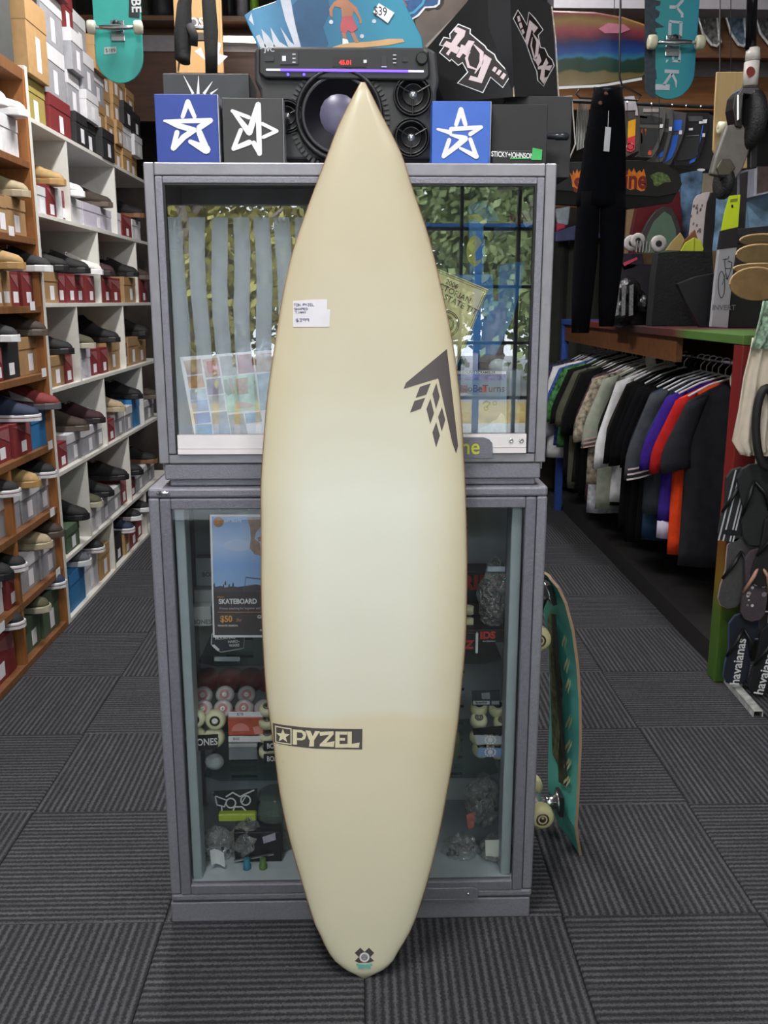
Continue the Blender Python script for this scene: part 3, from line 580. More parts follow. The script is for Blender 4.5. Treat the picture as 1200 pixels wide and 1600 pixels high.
def driver(cx, cy, R, name, cone, rng=.012, grid=False):
    c = at(cx, cy, Y=SY); f = 1/FPX*2.3; o = MB()
    o.lathe((c.x, SY-.001, c.z), (0, -1, 0), [(0, R), (rng, R*.985), (rng+.003, R*.95), (rng, R*.9), (.002, R*.86)], 40); s_ = o.build(name, mat('#1b1b1e', .4), st, smooth=True)
    MB().lathe((c.x, SY-.003, c.z), (0, -1, 0), [(.008, R*.88), (.010, R*.8), (.005, R*.74), (-.012, R*.3), (-.013, R*.28)], 40).build('cone', cone, s_, smooth=True)
    if grid:
        for a in (.5, 2.6, 4.7): MB().tube([(c.x+R*.25*cos(a), SY-.012, c.z+R*.25*sin(a)), (c.x+R*.95*cos(a), SY-.012, c.z+R*.95*sin(a))], .0018, 5).build('guard_bar', RUB, s_)
        MB().tube([(c.x+R*.5*cos(2*pi*k/20), SY-.012, c.z+R*.5*sin(2*pi*k/20)) for k in range(20)], .0015, 5, closed=True).build('guard_ring', RUB, s_)
        MB().ball((c.x, SY-.004, c.z), R*.26, 12).build('dust_cap', mat('#b8b8bc', .12, .8, var=0), s_, smooth=True)
    return s_
# ribbed woofer surround ring
c = at(530, 185, Y=SY); b = MB()
for k in range(64):
    a = 2*pi*k/64
    if .35*pi < a < .65*pi: continue
    b.add([(c.x+r*cos(a+d), y, c.z+r*sin(a+d)) for r in (.103, .114) for d in (-.03, .03) for y in (SY-.0005, SY-.005)], [(0, 1, 3, 2), (4, 6, 7, 5), (0, 2, 6, 4), (1, 5, 7, 3), (0, 4, 5, 1), (2, 3, 7, 6)])
tag(b.build('grille_ribs', mat('#3a3a3d', .5), st), kind='stuff')
wf = driver(530, 181, .1, 'woofer', mat('#26262c', .35), .016)
MB().ball((at(530, 181, Y=SY).x, SY-.004, at(530, 181, Y=SY).z), .05, 20, sz=(1, .3, 1)).build('dust_cap', mat('#5b5872', .3), wf, smooth=True)
driver(645, 150, .0445, 'horn_speaker', PLD, .01, True); driver(642, 216, .0425, 'horn_speaker', PLD, .01, True)
driver(449, 182, .037, 'horn_speaker', PLD, .008, True)
# tilted sticker carton with two printed faces
LY = 2.36
A0 = at(803, 150, Y=LY-.03); edge = Vector((A0.x, A0.y, 0))
u1 = Vector((-.95, .30, 0)).normalized(); u2 = Vector((.62, .78, 0)).normalized(); zz = Vector((0, 0, 1))
n1 = u1.cross(zz).normalized(); n1 = -n1 if n1.y > 0 else n1; n2 = Vector((u2.y, -u2.x, 0)); n2 = -n2 if n2.y > 0 else n2
def f1(px, py, off=0): return onplane(px, py, edge+n1*off, n1)
def f2(px, py, off=0): return onplane(px, py, edge+n2*off, n2)
bb = thing('carton', 'large glossy black carton with two white angular word decals, leaning on the stereo', 'box', (edge.x, edge.y, TZ))
L1 = [f1(x, y) for x, y in [(803, 151), (795, -60), (760, -40), (728, 5), (668, 74), (682, 162)]]
R2 = [f2(x, y) for x, y in [(803, 151), (795, -60), (835, -20), (862, 10), (872, 152)]]
b = MB(); b.slab(L1, -n1*.1); b.build('left_face', mat('#131315', .22, var=.15, scale=6), bb)
b = MB(); b.slab(R2, -n2*.06); b.build('right_face', mat('#2e2e31', .2, var=.15, scale=6), bb)
MB().tube([f1(803, 151, .001), f1(799, 80, .001), f1(795, -55, .001)], .0016, 5).build('worn_edge', mat('#b8a98c', .8, var=.4, scale=90), bb)
MB().tube([f2(873, 152, .001), f2(868, 60, .001), f2(862, 10, .001)], .0016, 5).build('worn_edge', mat('#c9c2b5', .8, var=.4, scale=90), bb)
PK = mat('#dcc9cd', .4, var=.03)
def fdecal(name, polys, f, m, off, n):
    b = MB()
    for pp in polys: b.slab([f(x, y, off) for x, y in pp], n*.0004)
    return b.build(name, m, bb)
KA = lambda ps: c5(ps, 640, 0, 4.615)
outl = [(350,170),(442,208),(440,240),(548,330),(560,352),(615,390),(632,430),(735,540),(672,635),(585,560),(530,672),(342,600),(415,520),(380,455),(350,475),(302,432),(290,445),(212,380),(245,335),(212,325),(245,265),(290,275),(285,245)]
def shrink(P, d):
    cx, cy = sum(p[0] for p in P)/len(P), sum(p[1] for p in P)/len(P); n = len(P); O = []
    ar = sum(P[i][0]*P[(i+1) % n][1]-P[(i+1) % n][0]*P[i][1] for i in range(n)); sg = 1 if ar > 0 else -1
    for i in range(n):
        a, p, c = P[i-1], P[i], P[(i+1) % n]; e1 = Vector((p[0]-a[0], p[1]-a[1])).normalized(); e2 = Vector((c[0]-p[0], c[1]-p[1])).normalized()
        m = (Vector((-e1.y, e1.x))+Vector((-e2.y, e2.x))); m = m.normalized() if m.length > .2 else Vector((-e1.y, e1.x)); O.append((p[0]+m.x*d*sg, p[1]+m.y*d*sg))
    return O
fdecal('word_decal', [KA(outl)], f1, WHITE, .0008, n1); fdecal('word_backing', [KA(shrink(outl, 9))], f1, mat('#1a1112', .4), .0014, n1)
fdecal('word_letters', [KA(p) for p in [
    [(325,205),(345,195),(405,222),(395,262),(370,290),(340,330),(365,345),(340,390),(300,370),(280,400),(262,388),(290,350),(240,328),(265,295),(300,310),(330,262),(345,240),(322,228)],
    [(372,320),(400,330),(425,290),(470,300),(440,350),(425,370),(440,380),(415,405),(385,385),(360,420),(335,405),(360,360)],
    [(540,390),(592,425),(520,600),(425,575),(440,545),(490,560),(510,500)], [(612,478),(632,490),(615,522),(593,508)], [(645,500),(665,512),(645,545),(622,530)], [(678,524),(698,538),(675,575),(652,558)]]]
    + [KA(stroke([(462,320),(520,380),(518,450),(470,530)], [6, 30, 30, 6])), KA(stroke([(440,345),(410,420),(425,480),(480,500)], [8, 22, 22, 10]))], f1, PK, .002, n1)
outr = [(780,70),(815,120),(845,180),(860,85),(905,130),(965,215),(930,255),(945,340),(975,345),(1000,400),(1030,430),(1045,475),(1005,545),(965,625),(920,580),(915,520),(880,440),(860,380),(835,310),(810,260),(745,135)]
fdecal('word_decal', [KA(outr)], f2, WHITE, .0008, n2); fdecal('word_backing', [KA(shrink(outr, 7))], f2, mat('#1a1112', .4), .0014, n2)
fdecal('word_letters', [KA(p) for p in [[(775,120),(790,112),(800,150),(782,160)], [(788,170),(803,160),(815,195),(798,208)], [(805,218),(818,208),(830,235),(815,250)], [(865,145),(925,200),(895,240),(880,210),(850,330),(832,300)],
    [(905,440),(935,385),(950,440),(925,480)], [(925,480),(960,470),(985,420),(1000,455),(985,475),(1030,470),(1010,510),(975,500),(970,560),(995,555),(965,605),(940,570),(950,500),(925,500)]]] + [KA(stroke([(888,240),(925,300),(915,400),(890,430)], [4, 22, 20, 4])), KA(stroke([(885,270),(875,330),(905,440)], [4, 10, 12]))], f2, PK, .002, n2)
# painted wave board lying behind the stereo
WY = 2.47
K35 = lambda ps: c5(ps, 380, 0, 3.53)
wbd = thing('painted_deck', 'blue painted wooden deck with a breaking wave and a surfer, behind the stereo', 'board', (.02, WY, 2.1))
out = [(381,24),(395,14),(430,2),(470,-40),(600,-60),(640,20),(660,60),(662,78),(404,76)]
b = MB(); b.slab([at(x, y, Y=WY) for x, y in out], (0, .012, 0)); b.build('deck_panel', ramp_mat('painted_water', 'X', [(0, '#2f6ea4'), (.25, '#4d8fb8'), (.5, '#16547f'), (1, '#2b8aa8')], .35, .12, 9, -.3, .15), wbd, bevel=.003)
def wp(name, ps, m, K=K35, d=.0008, Y=WY): return pf(name, K(ps), Y, m, wbd, d)
FOAM = mat('#c3c9d6', .5, var=.12, scale=40)
wp('foam', [(205,0),(262,0),(272,60),(288,140),(316,250),(318,268),(290,268),(262,190),(232,110)], FOAM)
for q in ([(95,262),(70,200),(90,190),(130,262)], [(120,262),(100,160),(140,200),(180,262)], [(170,262),(150,150),(200,230),(250,262)], [(250,262),(205,150),(260,230),(300,262)], [(30,110),(45,70),(60,140)]): wp('foam', q, FOAM, d=.0006)
wp('barrel', [(272,30),(300,0),(470,0),(480,60),(440,150),(470,240),(460,262),(330,262),(285,150)], mat('#114a72', .4, var=.25, scale=14), d=.0007)
BOARDP = mat('#caa070', .5, var=.1)
wp('painted_board', [(490,262),(560,238),(700,230),(800,215),(880,215),(890,232),(800,250),(600,268)], BOARDP, d=.0012)
SK = mat('#a8745a', .6)
wp('painted_rider', [(520,0),(578,0),(600,20),(628,45),(652,110),(655,130),(642,132),(640,105),(610,60),(600,95),(545,95),(540,45),(505,35),(492,60),(495,100),(478,85),(474,50),(500,12)], SK, d=.0012)
wp('painted_shorts', [(548,92),(600,88),(612,115),(632,160),(600,182),(575,165),(568,185),(538,175),(535,140)], mat('#b3545c', .6), d=.0016)
wp('painted_legs', [(542,178),(566,182),(570,215),(582,240),(550,245),(552,215)], SK, d=.0012); wp('painted_legs', [(590,180),(612,178),(640,235),(618,238)], SK, d=.0012)
wp('painted_sock', [(548,212),(576,220),(582,240),(548,245)], WHITE, d=.0018)
for x, y in ((485,122),(722,118),(655,200)): wp('splash', circ(x, y, 12, n=8), FOAM, d=.0012)
tg = thing('price_tag', 'white price tag reading $39 stuck on the painted blue deck', 'label', tuple(at(597, 20, Y=WY-.01)))
P = [K35([p])[0] for p in [(748,18),(834,70),(798,128),(715,68)]]
flat('tag_card', [at(x, y, Y=WY-.004) for x, y in P], WHITE, tg, .001)
text('handwriting', '$39', at(594, 18, Y=WY-.0052), (.95, 0, -.12), (0, 0, 1), .028, mat('#2b2b30', .6), tg, bold=.005, squeeze=.8)
pd = thing('painted_deck', 'brown timber deck with a blue curled creature sticker, leaning behind the black carton', 'board', (.3, 2.52, 2.15))
b = MB(); b.slab([at(x, y, Y=2.52) for x, y in [(630,-60),(800,-60),(742,-5),(700,42),(668,78),(655,76)]], (0, .012, 0)); b.build('deck_panel', mat('#5d5048', .3, var=.35, scale=10), pd, bevel=.003)
pf('edge_stripe', [(745,-8),(760,-20),(704,40),(670,76),(664,72),(695,40)], 2.52, mat('#8b827c', .35, var=.15), pd)
pf('sticker', K35([(800,0),(1110,-20),(1105,20),(1080,50),(1045,48),(1020,60),(1000,50),(960,100),(910,128),(870,120),(830,60)]), 2.519, BLACK, pd)
pf('sticker_border', K35([(830,10),(1090,-20),(1085,22),(1062,42),(1005,45),(970,88),(920,116),(880,108),(850,60)]), 2.5182, WHITE, pd)
pf('sticker_body', K35([(840,10),(1080,-20),(1072,22),(1050,32),(1000,35),(960,80),(920,106),(885,98),(860,60)]), 2.5174, mat('#1c4f86', .4, var=.3, scale=60), pd)
pf('sticker_swirl', K35([(800,0),(880,-5),(905,30),(880,52),(840,50),(820,25)]), 2.5166, mat('#a8503f', .4), pd)
pf('sticker_swirl', K35(stroke([(880,80),(940,70),(990,20),(1000,-10)], 14)), 2.5166, mat('#3f9ac0', .4), pd)

# ================================================================ INSIDE THE UPPER CABINET
IY = CY+.07
ph = thing('photo_sheet', 'sheet of small holiday and surf photos in a white grid, standing inside the upper cabinet', 'poster', tuple(at(350, 660, Y=IY)))
K75 = lambda ps: c5(ps, 270, 540, 7.5)
def pq(ps, m, name, d, par, Y=IY, K=K75): return pf(name, K(ps), Y, m, par, d)
b = MB(); b.slab([at(x, y, Y=IY) for x, y in K75([(80,135),(1300,40),(1400,1100),(262,1100)])], (0, .002, 0)); b.build('backing_card', PAPER, ph)
for ps, h in [([(125,178),(325,155),(348,325),(168,345)], '#9a7468'), ([(345,165),(525,140),(560,350),(385,375)], '#b98f8c'), ([(545,130),(730,110),(755,340),(580,355)], '#8c8a90'), ([(750,110),(935,95),(960,310),(770,330)], '#9c5f66'), ([(955,100),(1190,80),(1190,300),(975,310)], '#b08f70'),
              ([(170,362),(350,345),(378,485),(190,500)], '#b9824f'), ([(390,395),(560,378),(600,560),(410,580)], '#8d7f9f'), ([(585,372),(960,330),(1012,750),(640,785)], '#9fc4ae'), ([(985,335),(1200,310),(1230,740),(1030,755)], '#7f9db2'),
              ([(195,515),(385,500),(405,620),(210,635)], '#b7c3d9'), ([(210,650),(405,632),(425,760),(235,775)], '#7c93c9'), ([(415,590),(600,575),(620,750),(445,765)], '#a8a5a8'), ([(240,795),(430,778),(450,900),(262,920)], '#4a6bc4'), ([(452,785),(632,770),(680,1050),(480,1060)], '#7d88a5'), ([(650,810),(825,795),(880,1050),(690,1060)], '#8b8587'), ([(845,795),(1025,775),(1045,890),(860,915)], '#4b8cc0'), ([(262,930),(455,915),(470,1060),(270,1060)], '#4b86b8')]:
    pq(ps, mat(h, .5, var=.35, scale=45), 'photo', .001, ph)
pq([(395,185),(480,175),(490,310),(420,320)], mat('#b5303a', .5), 'red_figure', .0018, ph)
pq([(735,390),(880,370),(885,560),(760,575)], mat('#a5754a', .5, var=.4, scale=90), 'tree_picture', .0018, ph)
pq([(600,400),(640,395),(700,560),(650,590),(610,540)], mat('#6e7f5c', .5), 'tree_picture', .0018, ph); pq([(650,385),(700,380),(730,560),(700,570)], mat('#a89088', .5), 'tree_picture', .0018, ph)
pq([(740,650),(840,660),(980,700),(860,730),(740,740)], mat('#b48f96', .5), 'swirl_picture', .0018, ph)
cf = thing('certificate', 'cream award certificate tilted behind the surfboard edge inside the upper cabinet', 'certificate', tuple(at(715, 500, Y=IY+.03)))
CYY = IY+.03
b = MB(); b.slab([at(x, y, Y=CYY) for x, y in [(640,392),(684,420),(763,452),(716,566),(690,600),(620,560)]], (0, .003, 0)); b.build('certificate_sheet', mat('#e2d9a4', .55, var=.04), cf)
pf('border_line', stroke([(684,422),(761,453.5),(714,566)], 2), CYY, mat('#8f8c6a', .5), cf)
pf('border_line', stroke([(684,425.5),(757,455),(712,562)], .8), CYY, mat('#5f5d4a', .5), cf)
CI = mat('#4c4a3a', .6)
du = at(740, 470, Y=CYY)-at(700, 450, Y=CYY); dv = Vector((-du.z, 0, du.x)); dv = dv if dv.z > 0 else -dv
for s, x, y, z in (('2006', 706, 444, .016), ('VICTORIAN', 706, 456, .019), ('BOARD STATE TITLES', 707, 470, .019)): text('lettering', s, at(x, y, Y=CYY-.001), du, dv, z, CI, cf, bold=.01)
for r0 in (21, 18.5, 13, 11): pf('seal_ring', stroke(circ(696, 506, r0, n=40, a0=-1.7, a1=1.9), 1.2), CYY, CI, cf)
pf('seal_mark', circ(696, 506, 6), CYY, CI, cf)
# blue boards inside
def board_in(name, label, pp, Y, m, d=.01, cat='board'):
    t = thing(name, label, cat, tuple(at(pp[0][0], pp[0][1], Y=Y))); b = MB(); b.slab([at(x, y, Y=Y) for x, y in pp], (0, d, 0)); b.build('board_panel', m, t, bevel=.002); return t
BLB = mat('#3a84cc', .45, var=.08)
t = board_in('skim_board', 'tall blue board with a yellow emblem standing inside the upper cabinet', [(732,322),(755,312),(775,330),(780,345),(756,348),(756,422),(752,560),(735,560)], CY+.22, BLB)
YE = mat('#c4c04e', .5)
pf('emblem', circ(742, 392, 13, 24), CY+.2195, YE, t); pf('emblem', stroke([(733,340),(745,338),(758,350)], 8), CY+.2195, YE, t); pf('emblem_notch', [(742,396),(758,372),(757,404),(744,408)], CY+.2187, BLB, t)
board_in('skim_board', 'curved blue board standing at the right inside the upper cabinet', [(780,415),(800,410),(821,409),(815,450),(800,500),(775,556),(765,574),(700,572),(704,430),(770,428),(772,470),(778,470)], CY+.18, BLB)
board_in('hand_cutout', 'blue cut-out hand shape pointing left in the upper cabinet', [(760,388),(770,378),(772,356),(785,346),(803,340),(806,352),(803,358),(800,354),(802,362),(790,364),(776,370),(768,378),(764,386)], CY+.3, mat('#5b6f97', .5, var=.1), .004, 'cut-out')
t = thing('paper_sign', 'white arched sticker with spiky red lettering at the top right of the upper cabinet', 'sign', tuple(at(828, 330, Y=CY+.12)))
text('lettering', 'MAYHE', at(826, 336, Y=CY+.12), (1, 0, .35), (-.3, 0, 1), .042, mat('#6a2f44', .5), t, bold=.01, squeeze=.7)
pf('sign_sheet', [(814,330),(838,322),(838,348),(822,355),(818,350)], CY+.123, mat('#dedbe4', .5), t)
t = thing('magazine', 'bike magazine with coloured title letters inside the upper cabinet', 'magazine', tuple(at(750, 675, Y=CY+.05)))
MYY = CY+.05
b = MB(); b.slab([at(x, y, Y=MYY) for x, y in rect(690, 579, 791.5, 676)], (0, .012, 0)); b.build('magazine_cover', ramp_mat('cover_sky', 'Z', [(0, '#b3ab98'), (.45, '#8a9cad'), (1, '#7b90a8')], .3, .03, 8, 1.29, 1.41), t)
pf('top_strip', rect(690, 580, 791, 584.5), MYY, PAPER, t); pf('photo_strip', rect(690, 585, 790, 594), MYY, mat('#7a7fb5', .5, var=.5, scale=90), t)
text('headline', 'YOUNG SCRAMBLER', at(748, 582.2, Y=MYY-.001), (1, 0, 0), (0, 0, 1), .0085, CI, t, bold=.02)
pf('title_patch', [(722,602),(730,602),(731,613),(721,613)], MYY, mat('#b3333b', .5), t); pf('title_patch', [(753,603),(761,604),(760,613),(754,613)], MYY, mat('#c04038', .5), t)
text('title', 'NoBeTurns', at(754, 607.5, Y=MYY-.0015), (1, 0, .0), (0, 0, 1), .0235, mat('#4d3f4c', .5), t, bold=.012, squeeze=.95)
for cx, cy in ((773, 630), (759.5, 638)): pf('bike_wheel', stroke(circ(cx, cy, 3, n=14)+[(cx+3, cy)], 1), MYY, BLACK, t)
pf('bike_frame', stroke([(754,631),(759,627),(766,629),(760,637)], 2.2), MYY, BLACK, t)
pf('sea_foam', [(744,676),(746,671),(762,665),(770,658),(776,655),(783,645),(789,650),(790,676)], MYY, mat('#b5c8d2', .4, var=.15, scale=90), t)
text('small_print', '(1)', at(724, 668, Y=MYY-.001), (1, 0, 0), (0, 0, 1), .009, BLACK, t)
t = thing('plastic_case', 'clear plastic case standing right of the magazine', 'case', tuple(at(803, 675, Y=MYY)))
fbox('case_body', (795, 579, 812, 676), MYY+.03, .06, mat('#7f93a5', .2, alpha=.6, var=.2), t)
t = thing('white_carton', 'pale lilac carton behind the magazine under the certificate', 'box', tuple(at(734, 575, Y=MYY+.09)))
fbox('carton_body', (725, 552, 747, 600), MYY+.08, .05, mat('#b9b7cf', .5), t, .002)
t = thing('book_stack', 'pile of dark grey cases behind the magazine', 'case', tuple(at(775, 560, Y=MYY+.12)))
for k, (a, c) in enumerate(((556, 566), (566, 576), (576, 600))): fbox('case', (747, a, 800-k*4, c), MYY+.1+.004*k, .07, mat(('#4b4f57', '#3a3d44', '#575b63')[k], .3), t, .002)
t = thing('soap_dome', 'clear rounded plastic lump on the dark cases', 'container', tuple(at(779, 565, Y=MYY+.06)))
MB().ball(at(779, 573, Y=MYY+.07), .025, 14, sz=(1, .6, .8)).build('dome', mat('#cfdde0', .15, alpha=.7), t, smooth=True)
# ================================================================ INSIDE THE LOWER CABINET
Q5 = lambda ps: c5(ps, 220, 740, 5)
PY = CY+.012
po = thing('lesson_poster', 'skateboard lesson poster with blue sky and orange price, behind the lower cabinet glass', 'poster', tuple(at(370, 1000, Y=PY)))
b = MB(); b.slab([at(x, y, Y=PY) for x, y in [(327.5,804),(470,804),(470,996),(333,996)]], (0, .0015, 0)); b.build('poster_sheet', PAPER, po)
def pp_(name, ps, m, d=.0006): return pf(name, ps, PY, m, po, d)
b = MB(); b.slab([at(x, y, Y=PY) for x, y in [(331,807),(468,807),(468,922),(333.5,922)]], (0, -.0005, 0)); b.build('sky_picture', ramp_mat('printed_sky', 'Z', [(0, '#9fc0e8'), (.35, '#8fb4f0'), (.7, '#b9cdf4'), (1, '#86a6dc')], .5, .05, 14, .93, 1.12), po)
pp_('dark_panel', [(333.4,920),(468,920),(468,992),(335.5,992)], mat('#4c4549', .5, var=.08), .0008)
pp_('skyline', [(333.4,922),(334,914),(337,917),(345,915),(350,918),(362,916),(372,917),(385,915),(400,913),(410,915),(440,914),(468,916),(468,925),(333.6,925)], mat('#55505a', .5), .0009)
for x, y in ((334.5,913),(349,915),(358,914.5),(364,912.5),(352,910)): pp_('tiny_figure', [(x-1,y),(x+1,y-3),(x+1.6,y+4),(x-1.2,y+4)], mat('#4b4a55', .5), .001)
pp_('net_post', stroke([(384,903),(385,902),(411,905)], 1.6)+[], mat('#5f6878', .5), .001); pp_('net_post', stroke([(384,903),(381,926)], .8), mat('#5f6878', .5), .001)
for q in ([(386,808),(406,808),(408,822),(400,832),(398,842),(406,848),(408,868),(398,866),(390,856),(392,842),(391,826)], [(402,840),(408,838),(408,846),(404,846)]): pp_('rider_picture', q, mat('#a18b80', .5, var=.3, scale=60), .001)
pp_('sky_cloud', circ(372, 852, 22, 9, 14), mat('#c3d3f4', .6, var=.06), .0007)
pp_('logo_disc', circ(341.5, 815.5, 8), mat('#9c7d62', .5), .001)
text('lettering', 'NM', at(341.5, 815.5, Y=PY-.0014), (1, 0, 0), (0, 0, 1), .0145, mat('#d08a3e', .5), po, bold=.02)
text('lettering', 'NM SKATE', at(364, 814.5, Y=PY-.0012), (1, 0, 0), (0, 0, 1), .0095, WHITE, po, bold=.02, squeeze=.9)
text('lettering', 'SKATEBOARD', at(371.5, 940, Y=PY-.0014), (1, 0, 0), (0, 0, 1), .0178, WHITE, po, bold=.03, squeeze=.83)
text('lettering', 'Private coaching for beginner and inter', at(380, 950.5, Y=PY-.0014), (1, 0, 0), (0, 0, 1), .0088, mat('#c5c0c6', .5), po, squeeze=.83)
pp_('orange_rule', rect(339.5, 932, 350, 933.2), mat('#c98a4a', .5), .0014); pp_('orange_rule', rect(340, 955.8, 468, 956.8), mat('#b98a5a', .5), .0014)
text('lettering', '$50', at(353.5, 967.5, Y=PY-.0014), (1, 0, 0), (0, 0, 1), .0225, mat('#e0a050', .5), po, bold=.03, squeeze=.85)
text('lettering', '/hr', at(373.5, 969, Y=PY-.0014), (1, 0, 0), (0, 0, 1), .013, mat('#e0a050', .5), po, squeeze=.9)
text('lettering', 'PRIVATE SESSION', at(356, 977.8, Y=PY-.0014), (1, 0, 0), (0, 0, 1), .0063, WHITE, po, bold=.02)
text('lettering', 'GROUP', at(415, 964, Y=PY-.0014), (1, 0, 0), (0, 0, 1), .012, WHITE, po, bold=.02); text('lettering', 'PRO', at(410, 985, Y=PY-.0014), (1, 0, 0), (0, 0, 1), .0065, WHITE, po, bold=.02)
# wheels
CREAM = mat('#d9d8b4', .35, var=.04); DK = mat('#1e1f24', .45)
def wheel(pk, c, R, wdt, ax, m=None, hub=None, inner=None):
    m = m or CREAM; ax = Vector(ax).normalized(); c = Vector(c)
    b = MB(); b.lathe(c-ax*wdt/2, ax, [(.0, R*.45), (0, R*.72), (wdt*.06, R*.84), (wdt*.25, R*.97), (wdt*.5, R), (wdt*.75, R*.97), (wdt*.94, R*.84), (wdt, R*.72), (wdt, R*.45)], 22); t = b.build('wheel', m, pk, smooth=True)
    MB().lathe(c+ax*wdt/2, ax, [(0, R*.5), (.0012, R*.5), (.0013, R*.32), (-.002, R*.3)], 16).build('core', hub or DK, t, smooth=True)
    MB().lathe(c+ax*(wdt/2), ax, [(0, R*.26), (.002, R*.26), (.002, R*.12), (.0, R*.1)], 14).build('bearing', inner or STEEL, t, smooth=True)
    return t
SHY = CY+.1
def px3(px, py, Y): return at(px, py, Y=Y)
# group: cream wheels left with black word label
pk = thing('wheel_pack', 'pack of cream skate wheels with a black spiky-lettered card, left of the cabinet', 'pack', tuple(px3(320, 1170, CY+.085)))
for x, y in ((305, 1122), (337, 1124), (335, 1152), (305, 1150)): wheel(pk, px3(x, y, CY+.085), .027, .03, (0, -1, .15), hub=mat('#2b2b2b', .4, var=.6, scale=300), inner=WHITE)
lb = flat('label_card', [px3(x, y, CY+.062) for x, y in [(296,1149),(341,1147),(340,1170),(298,1173)]], DK, pk, .002)
text('lettering', 'BONES', px3(320, 1160, CY+.0595), (1, 0, .04), (0, 0, 1), .027, WHITE, lb, bold=.02, squeeze=.78)
CLR = mat('#d9d2d6', .18, alpha=.72, var=.03); PKC = mat('#d08a8a', .3, var=.1)
pk = thing('wheel_pack', 'two rows of milky clear skate wheels with pink cores on a white tray', 'pack', tuple(px3(365, 1110, CY+.14)))
for x, y in [(318, 1083), (352, 1082), (386, 1082), (318, 1104), (349, 1104), (382, 1103), (412, 1104)]:
    wheel(pk, px3(x, y+4, CY+(.17 if y < 1095 else .12)), .0255, .03, (0, -.85, .5), CLR, hub=PKC, inner=mat('#f2f0f2', .3))
rp = thing('wheel_pack', 'shrink-wrapped pack of dark red wheels at the back under the top glass shelf', 'pack', tuple(px3(360, 1060, CY+.25)))
for i, x in enumerate((325, 358, 392, 420)): MB().lathe(px3(x, 1062, CY+.25), (0, -.2, 1), [(-.03, .02), (-.02, .03), (0, .033), (.02, .03), (.022, .014)], 18).build('wheel', mat('#8e4340', .35, var=.06), rp, smooth=True)
b = MB(); b.slab([px3(x, y, CY+.21) for x, y in [(306,1044),(425,1040),(425,1072),(304,1074)]], (0, .001, 0)); b.build('plastic_film', glass('film', (.95, .93, .93), .06, .15), rp)
for nm, r, lab in (('price_strip', (357, 1112, 412, 1120), '$78'), ('price_strip', (357, 1150, 412, 1159), '$60')):
    t = thing('price_tag', f'{"upper" if lab == "$78" else "lower"} white price strip reading {lab} beside the cream wheels', 'label', tuple(px3(r[0], r[3], CY+.075)))
    flat('tag_card', [px3(x, y, CY+.075) for x, y in rect(*r)], PAPER, t, .001)
    text('handwriting', lab, px3(r[0]+12 if lab == '$60' else 375, (r[1]+r[3])/2, CY+.0735), (1, 0, 0), (0, 0, 1), .011, mat('#3b3b58', .5), t)
op = thing('wheel_pack', 'orange and red wheel pack between the two white price strips', 'pack', tuple(px3(385, 1150, CY+.1)))
fbox('pack_box', (356, 1120, 412, 1150), CY+.085, .05, mat('#c9604a', .3, var=.12, scale=40), op, .004)
pf('pack_print', circ(376, 1142, 14, 12, 16, pi, 2*pi), CY+.084, mat('#e08b84', .4), op); pf('pack_print', [(395,1136),(411,1133),(411,1147),(398,1147)], CY+.084, mat('#e39a90', .4), op)
gp = thing('plastic_box', 'grey clear plastic box under the lower price strip', 'box', tuple(px3(385, 1190, CY+.1)))
fbox('box_body', (357, 1162, 402, 1188), CY+.1, .05, mat('#8d9298', .25, alpha=.85), gp, .003); fbox('box_lid', (357, 1162, 402, 1168), CY+.098, .054, mat('#b9bec2', .3), gp, .002)
bg_ = thing('plastic_bag', 'small clear bag of white parts below the black lettered card', 'bag', tuple(px3(336, 1195, CY+.1)))
MB().ball(px3(335, 1190, CY+.1), .026, 12, sz=(1, .6, .9)).build('bag_body', mat('#b9bec4', .3, alpha=.8, bump=1, bscale=60), bg_, smooth=True)
# right-of-left cream stack at board edge
pk = thing('wheel_pack', 'stack of cream skate wheels with black labels at the left edge of the surfboard', 'pack', tuple(px3(418, 1195, CY+.09)))
for y in (1108, 1128, 1150, 1174): wheel(pk, px3(418, y, CY+.09), .0235, .022, (0, -.35, 1), hub=mat('#6d6a66', .5))
for y in (1166, 1186):
    lb = flat('label_card', [px3(x, yy, CY+.06) for x, yy in rect(412, y-8, 445, y+7)], DK, pk, .0015)
    text('lettering', 'BONES', px3(430, y, CY+.058), (1, 0, 0), (0, 0, 1), .02, WHITE, lb, bold=.02, squeeze=.7)
# upper left cards
for i, (r, l) in enumerate((((306, 872, 338, 918), 'topmost, showing upside-down faint lettering'), ((304, 922, 340, 960), 'middle'), ((301, 948, 330, 978), 'lowest and nearest'))):
    t = thing('bearing_box', f'pale grey bearing carton left of the poster, {l}', 'box', tuple(px3(r[0], r[3], CY+.2-.04*i)))
    fbox('carton_body', r, CY+.2-.04*i, .04, mat(('#9aa0a6', '#a3a8ab', '#b5bab9')[i], .5, var=.06), t, .0015)
    text('lettering', 'BONES', px3((r[0]+r[2])/2+(8 if i < 2 else 0), (r[1]+r[3])/2+(3, 8, 9)[i], CY+.199-.04*i), (1, 0, 0), (0, 0, 1), .017, mat('#4b4f55', .5), t, bold=.01, squeeze=.9)
hwc = thing('card_label', 'black hang card with white MOUNTING HARDWARE lettering below the poster', 'label', tuple(px3(355, 1015, CY+.09)))
flat('label_card', [px3(x, y, CY+.09) for x, y in [(332,992),(382,992),(380,1012),(345,1018),(331,1006)]], mat('#3c4147', .5), hwc, .0015)
flat('card_border', [px3(x, y, CY+.0915) for x, y in [(330.5,990),(383,990),(381,1013),(345,1020),(329.5,1007)]], mat('#c9ced2', .5), hwc, .0005)
